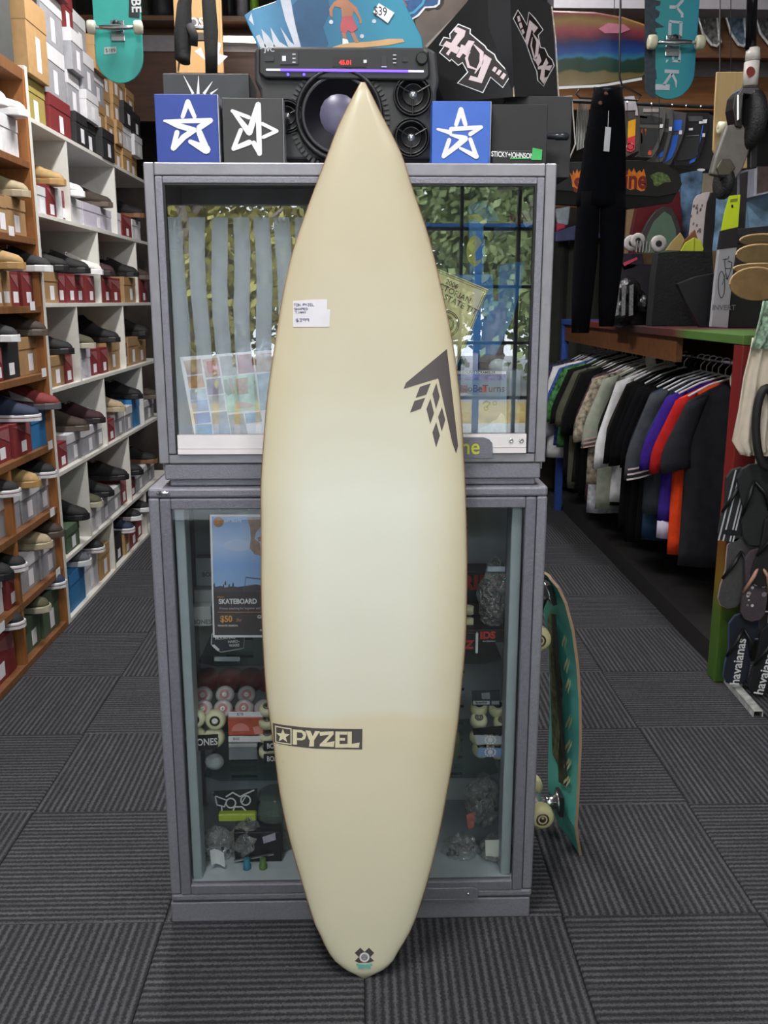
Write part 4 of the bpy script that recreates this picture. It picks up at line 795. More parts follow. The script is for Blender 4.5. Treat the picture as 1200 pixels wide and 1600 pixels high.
for s, y, x in (('MOUNTING', 997, 352), ('HARD-', 1002.5, 365), ('WARE', 1008.5, 366)): text('lettering', s, px3(x, y, CY+.0878), (1, 0, .05), (0, 0, 1), .0105, WHITE, hwc, bold=.03, squeeze=.9)
pf('screw_mark', stroke([(333,1008),(342,1016)], 4), CY+.0885, WHITE, hwc)
t = thing('price_tag', 'faint white strip of printed text on the edge of the top glass shelf', 'label', tuple(px3(355, 1028, CY+.07)))
flat('tag_card', [px3(x, y, CY+.064) for x, y in rect(335, 1026, 375, 1033)], mat('#8f9ba0', .5), t, .001)
t = thing('plastic_sleeve', 'tall clear plastic sleeve clipped at the left upright', 'sleeve', tuple(px3(300, 1090, CY+.06))); flat('sleeve_sheet', [px3(x, y, CY+.1) for x, y in rect(297, 1077, 304, 1105)], mat('#c4ccd0', .3, alpha=.6), t, .002)
# bottom left: goggle sticker, lime bag, plastic bags
FZ = .112
gs = thing('sticker', 'black sticker of a winged goggled creature outline on the cabinet floor, left', 'sticker', tuple(px3(370, 1270, CY+.15)))
flat('sticker_sheet', [px3(x, y, CY+.15) for x, y in [(334,1236),(402,1232),(402,1270),(345,1274)]], mat('#2c3236', .4), gs, .002)
KG = lambda ps: c5(ps, 240, 1000, 3.477)
for q in (brush([(335,850),(345,895),(385,905),(398,870),(340,848)], 7), brush(circ(420,885,26,n=14)+[(446,885)], 8), brush(circ(500,870,26,n=14)+[(526,870)], 8), brush([(395,850),(430,828),(470,850),(500,835),(545,815)], 8), brush([(430,935),(440,905),(480,905),(505,930)], 8), brush([(370,905),(372,940)], 7), brush([(478,885),(500,850)], 6)):
    join_flat('outline_print', [KG(p) for p in q], CY+.148, WHITE, gs)
MB().tube([px3(334, 1240, CY+.151), px3(345, 1274, CY+.151)], .002, 4).build('stand', DK, gs)
lm = thing('soft_pack', 'lime green soft packet lying under the goggle sticker', 'pack', tuple(px3(370, 1280, CY+.13)))
fbox('packet', (341, 1272, 400, 1284), CY+.13, .05, mat('#b3c44a', .35, bump=.5, bscale=40), lm, .004, z0=None)
FILM = film('bag_film')
def crumple(name, label, c, rx, ry, rz, seed, m=None, seal=None, cat='bag'):
    r = random.Random(seed); t = thing(name, label, cat, tuple(c)); b = MB(); c = Vector(c); R = []; n = 18
    for i in range(13):
        a = -pi/2+pi*i/12; a = max(min(a, 1.54), -1.54)
        R.append([c+Vector((rx*cos(a)*cos(2*pi*j/n)*(1+r.uniform(-.22, .22)), ry*cos(a)*sin(2*pi*j/n)*(1+r.uniform(-.2, .2)), rz*sin(a)*(1+r.uniform(-.15, .15)))) for j in range(n)])
    b.rings(R); b.build('bag_film', m or FILM, t); return t
def bag_hw(name, label, c, rx, rz, seed, items, hw):
    t = crumple(name, label, c, rx, .04, rz, seed); r = random.Random(seed+9); b = MB()
    for _ in range(items): p = Vector(c)+Vector((r.uniform(-rx*.7, rx*.7), r.uniform(-.02, .02), -rz*r.uniform(-.3, .8))); b.lathe(p, (r.uniform(-1, 1), r.uniform(-1, 1), r.uniform(-1, 1)), [(0, .003), (.001, .006), (.005, .006), (.006, .003)], 6)
    tag(b.build('metal_bits', hw, t, smooth=False), kind='stuff'); return t
bag_hw('hardware_bag', 'crumpled clear bag of black hardware at the bottom left of the cabinet', px3(338, 1325, CY+.14), .05, .06, 1, 26, DK)
bag_hw('hardware_bag', 'clear bag bulging with silver bits leaning right of the crumpled left bag', px3(388, 1310, CY+.13), .048, .058, 2, 20, STEEL)
t = thing('paper_tag', 'curled white printed tag poking out of the bottom left bags', 'label', tuple(px3(340, 1345, CY+.06)))
b = MB(); b.rings([[px3(x, 1325+dy, CY+.062+.01*sin(q)), px3(x+2, 1348+dy, CY+.062+.012*sin(q)), px3(x+2, 1348+dy, CY+.0635+.012*sin(q)), px3(x, 1325+dy, CY+.0635+.01*sin(q))] for x, dy, q in ((328, 4, 0), (335, 1, 1), (342, 3, 2), (350, 8, 3))]); b.build('tag_sheet', WHITE, t)
t = thing('tool_box', 'chrome and black flat box lying at the bottom left of the cabinet', 'box', tuple(px3(405, 1345, CY+.1)))
fbox('case', (366, 1300, 440, 1343), CY+.1, .08, mat('#23262b', .25), t, .003, z0=FZ); b = MB(); b.tube([px3(366, 1345, CY+.095), px3(428, 1334, CY+.095)], .0035, 6); b.build('chrome_edge', CHROME, t)
pf('shiny_label', [(410,1308),(430,1301),(431,1312),(412,1318)], CY+.099, mat('#d9d6ea', .2, .4), t)
for x, h, l in ((386, '#2f7f9e', 'blue'), (411, '#5f7d44', 'green')):
    t = thing('bushing', f'small {l} rubber bushing standing on the cabinet floor', 'bushing', tuple(px3(x, 1357, CY+.07)))
    p = px3(x, 1353, CY+.07); MB().lathe((p.x, p.y, FZ), (0, 0, 1), [(0, .008), (.002, .011), (.012, .011), (.014, .008), (.03, .009), (.032, .005)], 14).build('rubber', mat(h, .4), t, smooth=True)
jar = thing('jar', 'large clear plastic jar of small parts behind the left edge of the surfboard', 'jar', tuple(px3(430, 1340, CY+.2)))
p = px3(435, 1345, CY+.2); MB().lathe((p.x, p.y, FZ), (0, 0, 1), [(0, .06), (.12, .062), (.135, .05), (.15, .05)], 24).build('jar_wall', mat('#8fa098', .15, alpha=.4), jar, smooth=True); MB().lathe((p.x, p.y, FZ+.002), (0, 0, 1), [(0, .055), (.06, .056), (.075, .04)], 20).build('contents', mat('#6f7a6a', .5, var=.6, scale=120), jar, smooth=True)
# right side
def rbox(label, r, Y, dep, txt, tx, ty, sz, col='#232024'):
    t = thing('wheel_carton', label, 'box', tuple(px3(r[0], r[3], Y))); fbox('carton_body', r, Y, dep, mat(col, .4, var=.1), t, .0015)
    text('lettering', txt, px3(tx, ty, Y-.0005), (1, 0, .02), (0, 0, 1), sz, mat('#c23a30', .45), t, bold=.05, squeeze=1.05); return t
rbox('black carton with big red graffiti lettering at the back of the top glass shelf', (700, 893, 792, 945), CY+.26, .08, 'RIDS', 754, 911, .056)
t = thing('cork_box', 'brown open carton under the black graffiti carton on the top glass shelf', 'box', tuple(px3(740, 990, CY+.2))); fbox('carton_body', (700, 946, 790, 985), CY+.24, .1, mat('#5c4a36', .7, var=.2), t, .001)
t = rbox('low black display tray with red lettering on the right of the top glass shelf', (700, 984, 796, 1004), CY+.1, .12, 'IDS', 762, 993, .026)
text('lettering', 'SKATEBOARDS', px3(764, 1002, CY+.099), (1, 0, 0), (0, 0, 1), .005, WHITE, t)
t = rbox('small black box with a red stroke overhanging the low tray', (712, 989, 744, 1018), CY+.075, .02, 'Z', 733, 1008, .03)
fbox('white_edge', (743, 990, 747, 1021), CY+.074, .012, WHITE, t, .001)
bag_hw('plastic_bag', 'tall clear crinkled bag of silver bearings standing in the low tray', px3(772, 930, CY+.15), .04, .095, 5, 45, CHROME)
t = thing('paper_tag', 'pale blue header strip on the tall crinkled bag', 'label', tuple(px3(775, 889, CY+.1))); flat('tag_card', [px3(x, y, CY+.1) for x, y in rect(762, 885, 789, 893)], mat('#a9b6c6', .5), t, .001)
pk = thing('wheel_pack', 'two cream wheels peeking out right of the surfboard on the top glass shelf', 'pack', tuple(px3(731, 980, CY+.15)))
for x, y in ((731, 953), (731, 972)): wheel(pk, px3(x, y, CY+.15), .014, .03, (1, -.2, 0))
pk = thing('wheel_pack', 'pair of cream skate wheels under a black card with a grey badge, right shelf', 'pack', tuple(px3(762, 1112, CY+.13)))
for x, y in ((748, 1106), (777, 1107)): wheel(pk, px3(x, y, CY+.13), .0235, .034, (0, -.45, .9))
c_ = flat('backing_card', [px3(x, y, CY+.1) for x, y in [(737,1079),(781,1078),(782,1102),(738,1102)]], mat('#2b3242', .5), pk, .002); pf('grey_badge', [(752,1083),(765,1082),(766,1092),(753,1092)], CY+.0978, mat('#7f858b', .5), c_); pf('name_strip', rect(739, 1095, 765, 1100.5), CY+.0978, mat('#b5babd', .5), c_); pf('name_strip', rect(768, 1095, 780, 1100.5), CY+.0978, mat('#8f959b', .5), c_)
text('lettering', 'Speedlab', px3(752, 1097.7, CY+.0965), (1, 0, 0), (0, 0, 1), .009, DK, c_, bold=.02)
pk = thing('wheel_pack', 'pair of cream skate wheels with grey dished cores above the printed wrappers', 'pack', tuple(px3(765, 1135, CY+.11)))
for x, y in ((748, 1126), (784, 1130)): wheel(pk, px3(x, y, CY+.11), .023, .028, (0, -.45, .9), hub=mat('#6f6a66', .5), inner=mat('#7d7873', .5))
pk = thing('wheel_pack', 'four cream skate wheels in black, silver and blue printed wrappers, right shelf', 'pack', tuple(px3(765, 1185, CY+.11)))
for x, y in ((748, 1150), (776, 1151), (752, 1170), (779, 1172)): wheel(pk, px3(x, y, CY+.11), .0245, .03, (0, -.5, .85))
for i, (ps, m_) in enumerate((([(738,1138),(785,1134),(792,1146),(740,1148)], mat('#1d2024', .3, var=.4, scale=200)), ([(741,1148),(790,1150),(790,1162),(745,1163)], mat('#b5bcc6', .25, var=.1)), ([(747,1168),(790,1168),(789,1182),(746,1182)], mat('#86a3cf', .35)))):
    c_ = flat('wrapper', [px3(x, y, CY+.078) for x, y in ps], m_, pk, .002); c_['label'] = ('black wrapper', 'silver wrapper', 'blue wrapper')[i]
    if i: join_flat('cog_print', [circ(766, (1156, 1175)[i-1], 4)] + [circ(766+8*cos(a), (1156, 1175)[i-1]+6*sin(a), 1.6, n=6) for a in [2*pi*q/12 for q in range(12)]], CY+.0758, WHITE, c_)
bag_hw('hardware_bag', 'clear bag of silver rings slumped at the bottom right of the cabinet', px3(772, 1330, CY+.12), .045, .05, 6, 60, CHROME)
bag_hw('hardware_bag', 'clear bag of dark bolts beside the surfboard edge at the bottom right', px3(720, 1330, CY+.13), .05, .05, 7, 40, mat('#5b6068', .3, .7))
bag_hw('hardware_bag', 'tall clear bag standing at the back of the bottom right compartment', px3(755, 1250, CY+.2), .05, .075, 8, 12, mat('#4b5058', .3, .7))
t = thing('paper_tag', 'small white square sticker on the bottom right bag', 'label', tuple(px3(770, 1325, CY+.07))); b = MB(); b.slab([px3(x, y, CY+.07) for x, y in [(758,1313),(780,1312),(780,1339),(759,1338)]], (0, .001, 0)); b.build('tag_card', mat('#e4e6de', .4, var=.04), t, bevel=.001)
t = thing('red_tag', 'small red and white tag inside the bottom right bags', 'label', tuple(px3(738, 1280, CY+.09))); flat('tag_card', [px3(x, y, CY+.09) for x, y in [(728,1273),(742,1268),(740,1292),(732,1296)]], mat('#b56c66', .4, var=.3, scale=80), t, .001)
t = thing('green_pack', 'olive green wrapped packet at the surfboard edge on the lower glass shelf', 'pack', tuple(px3(712, 1160, CY+.12))); MB().ball(px3(708, 1162, CY+.12), .03, 14, sz=(.7, .7, 1.6)).build('packet', mat('#5f6f52', .3, var=.3, bump=.6), t, smooth=True)

# ================================================================ LEFT SHELVING
OW = mat('#9a6234', .55, var=.2, scale=7, stretch=(6, 6, 1)); OWD = mat('#6d4527', .55, var=.2, scale=7); WM = mat('#cfcfd0', .45, var=.03); WE = mat('#dedcd6', .4, var=.04)
SD = .36
zw = [.02, .335, .775, 1.185, 1.59, 2.0, 2.41]
y0w, y1w = 4.50, 7.0
ws = thing('white_shelving', 'tall white laminate shoe shelving along the left wall beyond the timber one', 'shelf', (XL-SD/2, 5.7, 0))
MB().box(XL-SD, XL, y0w-.035, y0w, 0, 2.62).build('side_panel', WE, ws, bevel=.002)
MB().box(XL-SD-.012, XL-SD, y0w, y1w, 0, 2.43).build('back_panel', WM, ws)
for z in zw: MB().box(XL-SD, XL, y0w, y1w, z-.02, z).build('shelf_board', WE, ws, bevel=.0015)
divs = {0: [(179, 0), (229.5, 0)], 1: [(140, 1), (204, 1)], 2: [(166, 2), (224, 2)], 3: [(124, 3), (195.5, 3)], 4: [(156, 4), (215, 4)], 5: [(108, 5), (182, 5)]}
for r, L_ in divs.items():
    for px_, _ in L_: y = Yof(px_, (zw[r]+zw[r+1])/2, XL); MB().box(XL-SD, XL-.002, y-.008, y+.008, zw[r], zw[r+1]-.02).build('divider', WE, ws)
zo = [.03, .31, .62, .93, 1.27, 1.577, 1.88, 2.21, 2.60]
os_ = thing('timber_shelving', 'orange-brown timber shoe shelving nearest on the left', 'shelf', (XL-SD/2, 3.7, 0))
y0o, y1o = 2.75, y0w-.037
MB().box(XL-SD, XL, y1o-.03, y1o, 0, 2.6).build('side_panel', OW, os_, bevel=.002); MB().box(XL-SD, XL, y0o, y0o+.03, 0, 2.6).build('side_panel', OW, os_)
MB().box(XL-SD-.012, XL-SD, y0o, y1o, 0, 2.6).build('back_panel', OWD, os_)
for i, z in enumerate(zo): MB().box(XL-SD, XL, y0o+.03, y1o-.03, z-(.03 if i < 8 else .05), z).build('shelf_board', mat('#7b5232', .5, var=.2, scale=9, stretch=(1, 8, 1)), os_, bevel=.0015)
YDV = 3.88
for r in (0, 1, 2): 
    if r < 2 or True: MB().box(XL-SD, XL-.002, YDV-.012, YDV+.012, zo[r], zo[r+1]-.03).build('divider', OW, os_)
tags = [(18, 361), (51, 478), (69, 582), (79, 695), (82, 800), (91, 894), (3, 980)]
for i, (px_, py_) in enumerate(tags):
    p = at(px_, py_, X=XL+.001); MB().box(XL, XL+.0015, p.y-.03, p.y+.03, p.z-.02, p.z+.02).build('shelf_ticket', WHITE, os_)
# ---- shoe boxes: length 0.33 along x, end facing the aisle
KR, RED, WHB, GRY, BLU, LIL, BKB, OLV, GRN, TAN = '#a5835c', '#7c2a2e', '#d3d2d6', '#9a9aa0', '#2f76ae', '#c9c3d2', '#242427', '#a0904e', '#4c5f4a', '#b08c60'
ORD = ['first', 'second', 'third', 'fourth', 'fifth', 'sixth', 'seventh', 'eighth', 'ninth', 'tenth']
CN = {KR: 'kraft brown', RED: 'dark red', WHB: 'white', GRY: 'white-lidded grey', BLU: 'bright blue', LIL: 'pale lilac', BKB: 'black', OLV: 'olive yellow', GRN: 'dark green', TAN: 'tan'}
brnd = random.Random(11)
def shoe_carton(y0, y1, z, h, col, label, group, xo=0.0, L=.32, hole=False, lidded=None):
    g = .002; t = thing('shoe_box', label, 'box', (XL-.02+xo-L/2, (y0+y1)/2, z), group=group)
    body = GRY if col == GRY else col; X1 = XL-.02+xo
    MB().box(X1-L, X1, y0+g, y1-g, z, z+h-.002).build('carton_body', mat(body, .6, var=.08, scale=30), t, bevel=.0015)
    lidded = h > .1 and (y1-y0) > .09 if lidded is None else lidded
    if lidded: MB().box(X1-L-.002, X1+.003, y0+g-.001, y1-g+.001, z+h*.68, z+h).build('lid', mat(WHB if col == GRY else body, .55, var=.05), t, bevel=.0015)
    w_ = min(.06, (y1-y0)*.62); yc = (y0+y1)/2+(.0 if (y1-y0) < .1 else .01)
    if col != BLU: MB().box(X1, X1+.0008, yc-w_/2, yc+w_/2, z+h*.1, z+h*(.42 if lidded is False else .55)).build('size_label', PAPER, t)
    if hole: MB().lathe((X1+.0005, yc, z+h*.75), (1, 0, 0), [(0, .012), (.0006, .012)], 12).build('finger_hole', BKB_M, t)
    if col == RED and not lidded: b_ = MB(); b_.slab([(X1+.0008, y0+.01, z+h*.9), (X1+.0008, y1-.01, z+h*.9), (X1+.0008, y1-.01, z+h*.5)], (.0006, 0, 0)); b_.build('printed_flash', mat('#93585a', .6), t)
    return t
BKB_M = mat('#151414', .8)
rown = {0: 'floor row', 1: 'second row up', 2: 'third row up', 3: 'fourth row up', 4: 'fifth row up', 5: 'top row'}
def fill(z, items, unit, row, group):
    n = 0
    for it in items:
        x0p, x1p, h, col = it[:4]; lid = it[4] if len(it) > 4 else None; n += 1
        y0, y1 = Yof(x0p, z+h/2, XL-.02), Yof(x1p, z+h/2, XL-.02)
        shoe_carton(y0, y1, z, h, col, f'{CN[col]} shoe box, {ORD[n-1]} from left, {row} of the {unit} shelving', group, xo=brnd.uniform(-.02, 0), lidded=lid)
wfill = {5: [(61,75,.13,WHB),(75,90,.15,RED,False),(91,98,.15,WHB,False),(98,106,.15,RED,False),(110,131,.13,WHB),(132,176,.13,LIL),(185,193,.14,WHB),(193,208,.14,RED,False),(208,221,.13,WHB)],
         4: [(70,92,.15,KR),(92,108,.15,RED,False),(108,122,.15,RED,False),(122,136,.15,RED,False),(136,149,.15,RED,False),(160,176,.15,RED,False),(176,193,.15,RED,False),(194,214,.16,KR),(219,230,.15,RED,False)],
         3: [(80,102,.15,KR),(102,116,.15,RED,False),(127,146,.16,LIL),(147,158,.15,RED,False),(159,171,.15,RED,False),(171,192,.17,KR),(198,203,.15,RED,False),(204,219,.18,KR),(219,232,.15,KR)],
         2: [(94,108,.13,RED,False),(109,131,.15,GRY),(131,151,.15,GRY),(151,165,.15,GRY),(170,181,.13,RED,False),(182,197,.16,GRY),(197,208,.16,GRY),(208,221,.19,BLU),(228,243,.14,GRY)],
         1: [(104,124,.13,GRN),(143,158,.14,WHB),(158,174,.15,GRY),(174,190,.15,GRY),(190,202,.18,RED,False),(207,215,.12,RED,False),(216,229,.14,GRY),(230,245,.14,GRY)],
         0: [(110,134,.2,BLU),(136,156,.2,WHB),(157,172,.19,TAN),(182,194,.17,BKB,False),(195,203,.14,TAN,False),(203,215,.17,RED,False),(215,228,.17,RED,False)]}
for r, it in wfill.items(): fill(zw[r], it, 'white', rown[r], 'shoe boxes on the white shelving')
orow = {7: 'topmost row', 6: 'second row from the top', 5: 'third row from the top', 4: 'fourth row from the top', 3: 'fifth row from the top', 2: 'third row up', 1: 'second row up', 0: 'floor row'}
ofill = {7: [(-34,34,.17,WHB)], 6: [(-6,11,.15,KR),(12,44,.16,KR)], 5: [(-10,4,.14,KR,False),(4,21,.15,KR,False),(22,36,.15,RED,False),(37,54,.15,RED,False)], 4: [(-12,6,.14,RED,False),(7,35,.16,BKB,False),(36,68,.17,KR)], 3: [(-8,21,.15,RED,False),(22,49,.15,RED,False),(50,78,.17,BLU)],
         2: [(-2,37,.17,GRY),(38,62,.16,GRY),(63,85,.16,GRY)], 1: [(-16,11,.16,WHB),(12,29,.15,RED,False),(38,66,.16,GRY),(67,92,.17,GRY)], 0: [(-20,27,.2,RED,False),(46,68,.16,GRN),(69,93,.2,GRN)]}
for r, it in ofill.items(): fill(zo[r], it, 'timber', orow[r], 'shoe boxes on the timber shelving')
# boxes piled on top of the shelving
pile = [  # px0, px1 measured on the shelf line, list of (height, colour)
 (46,78,[(.20,OLV),(.33,TAN),(.2,BKB)]), (79,112,[(.18,RED),(.24,GRY),(.24,GRY),(.2,RED)]), (113,131,[(.16,BKB),(.2,GRY),(.2,GRY),(.18,RED)]), (132,151,[(.16,BKB),(.15,WHB),(.2,GRY),(.2,GRY)]), (152,171,[(.16,BKB),(.15,TAN),(.16,GRY),(.18,TAN)]),
 (172,183,[(.14,TAN),(.13,TAN),(.14,TAN),(.14,TAN),(.15,WHB)]), (183,192,[(.14,TAN),(.14,TAN),(.14,TAN),(.14,TAN),(.14,WHB)]), (192,206,[(.14,TAN),(.14,WHB),(.14,BKB),(.14,TAN)]), (206,218,[(.13,TAN),(.13,WHB),(.14,BKB),(.14,TAN)])]
cn = 0
for x0p, x1p, st_ in pile:
    cn += 1; y0, y1 = Yof(x0p, 2.5, XL-.02), Yof(x1p, 2.5, XL-.02); z = 2.4105
    for j, (h, col) in enumerate(st_):
        shoe_carton(y0, y1, z, h, col, f'{CN[col]} box, {["bottom", "second", "third", "fourth", "fifth"][j]} in the {ORD[cn-1]} pile above the white shelving', 'boxes piled above the white shelving', xo=brnd.uniform(-.03, .03), hole=(cn+j) % 3 != 0, lidded=True); z += h+.0005
y0, y1 = Yof(-45, 2.7, XL-.02), Yof(20, 2.7, XL-.02)
z = 2.6
for j, (h, col) in enumerate([(.3, '#4a4c4c'), (.22, '#6c6e70')]):
    CN[col] = ('dark grey', 'mid grey')[j]; shoe_carton(y0, y1, z+.001, h, col, f'{CN[col]} large box, {["lower", "upper"][j]} one piled above the timber shelving', 'boxes above the timber shelving', L=.34, lidded=False); z += h+.002
# ---- shoes (toe along +x)
def shoe_proto(name, up, sole, style, lace='#e4e4e6', soleh=.028, stripe=None):
    t = thing(name, 'x', 'shoe'); L = .285
    st_ = [(0, .030, .060), (.03, .034, .078), (.12, .037, .08), (.22, .036, .07), (.33, .036, .076), (.43, .039, .088), (.5, .041, .08), (.6, .045, .066), (.7, .048, .052), (.82, .047, .042), (.93, .036, .032), (.98, .02, .02), (1, .008, .01)]
    if style == 'high': st_ = [(a, b_, c_*(1.7 if a < .35 else 1.15 if a < .55 else 1)) for a, b_, c_ in st_]
    if style == 'slip': st_ = [(a, b_, c_*(.86 if a < .6 else 1)) for a, b_, c_ in st_]
    def ring(x, w_, h, z0):
        return [(x, w_*cos(a), z0+(h*max(0, sin(a))**.8)) for a in [pi*k/10 for k in range(11)]]
    b = MB(); b.rings([ring(L*a-L, b_, c_, soleh-.004) for a, b_, c_ in st_]); b.build('upper', mat(up, .75, var=.12, scale=60), t, smooth=True)
    b = MB()
    def so(k, z): return [((L+.012)*x-L-.006, y*k, z) for x, y in [(0, 0), (.01, .026), (.1, .041), (.3, .040), (.45, .044), (.65, .052), (.82, .051), (.94, .038), (1, .014), (1, -.012), (.94, -.036), (.82, -.048), (.65, -.049), (.45, -.041), (.3, -.038), (.1, -.038), (.01, -.024)]]
    b.rings([so(1, 0), so(1.03, .004), so(1.02, soleh*.85), so(.94, soleh)]); so_ = b.build('sole', mat(sole, .5, var=.04), t)
    if stripe: b = MB(); b.rings([so(1.036, soleh*.5), so(1.036, soleh*.62)], cap=False); b.build('foxing_stripe', mat(stripe, .5), so_, fix=False)
    hh = {'low': .078, 'slip': .067, 'high': .125}[style]
    b = MB(); b.lathe((-L*.8, 0, soleh+hh-.009), (0, 0, 1), [(0, .024), (.0065, .026), (.007, .018), (-.004, .014)], 14); b.build('collar', mat('#1b1a1c' if sum(hexc(up)[:3]) > .05 else '#2f2d30', .8), t, smooth=True)
    if style != 'slip':
        b = MB()
        for k in range(5): x = -L*(.62-.065*k); z = soleh+.086-.0098*k; b.tube([(x, -.022, z-.016), (x-.004, -.01, z-.003), (x, 0, z+.001), (x+.004, .01, z-.003), (x, .022, z-.016)], .0028, 5)
        b.build('laces', mat(lace, .7), t)
    return t
protos = {}
SH = {'blk': ('black', '#1a1a1c', '#1c1c1e', 'low', '#2a2a2c'), 'blkw': ('black with a white sole', '#1d1d20', '#dddde0', 'slip', '#ddd'), 'blkwl': ('black and white laced', '#26262a', '#e1e1e4', 'low', '#ececee'), 'wht': ('white', '#d9d6d0', '#e3e2e4', 'low', '#efefef'),
      'tan': ('tan suede', '#a78a5c', '#b08a58', 'slip', '#b08'), 'grey': ('grey', '#77736c', '#9b938a', 'low', '#8a8a8a'), 'red': ('brick red laced', '#7e2f30', '#5d5a60', 'low', '#3a2224'), 'mar': ('maroon', '#3a1a22', '#241c20', 'low', '#1d1416'), 'gum': ('black with a brown gum sole', '#1b1a1d', '#7b5638', 'low', '#222'),
      'bei': ('beige', '#a39477', '#b3a68c', 'slip', '#aaa'), 'olv': ('olive', '#4f4d38', '#b5b09c', 'slip', '#999'), 'grw': ('grey with a white sole', '#55585e', '#d5d6d9', 'slip', '#ddd'), 'brn': ('dark brown', '#3b2f28', '#5a5048', 'low', '#2b2320'), 'nav': ('navy with a white sole', '#26304a', '#dcdde1', 'low', '#e5e5ea'), 'hi': ('black high-top', '#19191b', '#202022', 'high', '#303033')}
def shoe(kind, px_, row, unit, z, n, xo=0.0, tilt=0.0, rz=0.0, sc=1.06, dy=0):
    d = SH[kind]; first = kind not in protos
    if first: r = shoe_proto('sneaker', d[1], d[2], d[3], d[4] if len(d[4]) == 7 else '#cccccc', stripe='#7e2a30' if kind in ('blkw', 'nav') else None); bpy.context.view_layer.update(); protos[kind] = tree(r)
    y = Yof(px_, z+.03, XL); lab = f'{d[0]} shoe, {ORD[n]} from left, {row}, {unit} shelving'
    loc = (XL+.03+xo, y+dy, z+.0015); rot = (0, tilt, rz)
    if first: r = protos[kind][0]; r.location = loc; r.rotation_euler = rot; r.scale = (sc,)*3
    else: r = dup(protos[kind], None, loc, rot, scale=(sc,)*3)
    r['label'] = lab; r['group'] = f'shoes on the {unit} shelving'
wsh = {5: [('tan', 90, .152), ('wht', 121, .132), ('brn', 166, .132), ('gum', 217, .142)], 4: [('blk', 96, .152), ('blk', 130, .152), ('wht', 150, .152), ('mar', 170, .152), ('blk', 207, .162), ('brn', 226, .152)],
       3: [('blk', 104, .152), ('olv', 138, .162), ('hi', 178, .172), ('blk', 225, .182)], 2: [('brn', 128, .152), ('mar', 154, .152), ('bei', 186, .162), ('blk', 214, .192), ('brn', 240, .142)],
       1: [('blk', 128, .132), ('olv', 150, .142), ('blk', 168, .152), ('blk', 192, .182), ('blk', 215, .142), ('gum', 238, .142)], 0: [('grw', 132, .202), ('blkw', 153, .202), ('nav', 201, .142), ('blkwl', 213, .172), ('blkwl', 227, .172)]}
for r, L_ in wsh.items():
    for n, (k, px_, dz) in enumerate(L_): shoe(k, px_, rown[r], 'white', zw[r]+dz, n, rz=brnd.uniform(-.12, .12))
osh = {7: [('wht', -4, .172), ('wht', 28, .172)], 6: [('bei', 33, .162)], 5: [('tan', 14, .152), ('blkwl', 58, .152)], 4: [('blkwl', 16, .16), ('brn', 62, .172)], 3: [('nav', 40, .152), ('red', 72, .172)],
       2: [('blkw', 18, .172), ('tan', 50, .162), ('blkw', 76, .162)], 1: [('blk', 6, .162), ('blkw', 28, .152), ('bei', 70, .162), ('brn', 88, .172)], 0: [('blkw', 26, .202), ('olv', 66, .162), ('nav', 92, .202)]}
for r, L_ in osh.items():
    for n, (k, px_, dz) in enumerate(L_): shoe(k, px_, orow[r], 'timber', zo[r]+dz, n, xo=.03 if r in (3, 5) else 0, rz=brnd.uniform(-.12, .12))
for o in list(C.objects):   # pale wing flash on the big red shoe
    if o.get('label', '').startswith('brick red'):
        bpy.context.view_layer.update()
        b = MB(); b.slab([(-.2, -.047, .085), (-.11, -.0505, .05), (-.19, -.0495, .055), (-.25, -.046, .07), (-.25, -.046, .062), (-.2, -.0485, .047), (-.09, -.053, .035)], (0, -.0015, 0)); b.build('side_flash', mat('#cfc6bd', .6), o, local=True)
# ================================================================ RIGHT SIDE: CLOTHES RACK
RK1 = 7.05; RX = 1.76; RZ = 1.315
paint = ramp_mat('rasta_paint', 'Z', [(0, '#3d6426'), (.26, '#4b6a22'), (.36, '#80651c'), (.48, '#7c461a'), (.58, '#8e2622'), (1, '#7c1f20')], .5, .08, 12, -.05, 1.45)
cr = thing('clothes_rack', 'long timber clothes rack unit, its end panel painted red, yellow and green', 'rack', (1.8, 5.3, 0))
MB().box(XR, 1.625, 3.665, 3.755, 0, 1.43).build('end_panel', paint, cr, bevel=.006)
MB().box(XR, XR+.05, RK1-.05, RK1, 0, 1.43).build('end_panel', mat('#2f4d9c', .5, var=.15), cr)
MB().box(2.3, 2.35, 3.665, RK1, 0, 1.43).build('back_panel', mat('#7a5230', .6, var=.2), cr)
MB().box(XR-.002, 2.35, 3.66, RK1, 1.43, 1.468).build('top_board', ramp_mat('top_paint', 'Y', [(0, '#55783a'), (.2, '#4c7032'), (.26, '#5b2f2c'), (.5, '#3a2b30'), (.75, '#7a3432'), (.95, '#2f57a8')], .5, .1, 9, 3.66, 7.05), cr, bevel=.003)
MB().box(XR+.02, XR+.05, 4.5, RK1-.05, 1.31, 1.43).build('front_rail', mat('#6d4426', .6, var=.2), cr)
MB().tube([(RX, 3.755, RZ), (RX, RK1-.05, RZ)], .013, 10).build('hanging_rail', STEEL, cr, smooth=True)
MB().box(XR+.06, 2.3, 3.9, RK1-.05, 0, .1).build('base_board', mat('#1d1b1c', .8), cr)
def hanger_proto(col, nm):
    t = thing(nm, 'x', 'hanger'); b = MB()
    b.tube([(.0+.022*cos(a), 0, .0+.022*sin(a)-.008) for a in [radians(x) for x in range(-60, 200, 20)]][::-1]+[(.0, 0, -.04), (0, 0, -.07)][::1], .0028, 6); b.build('hook', mat(col, .35), t, smooth=True)
    b = MB(); b.tube([(-.215, 0, -.155), (-.12, 0, -.105), (0, 0, -.068), (.12, 0, -.105), (.215, 0, -.155)], .0055, 6); b.build('arm', mat(col, .35), t, smooth=True); return t
hw, hb = hanger_proto('#d9d9de', 'clothes_hanger'), hanger_proto('#1b1b1d', 'clothes_hanger')
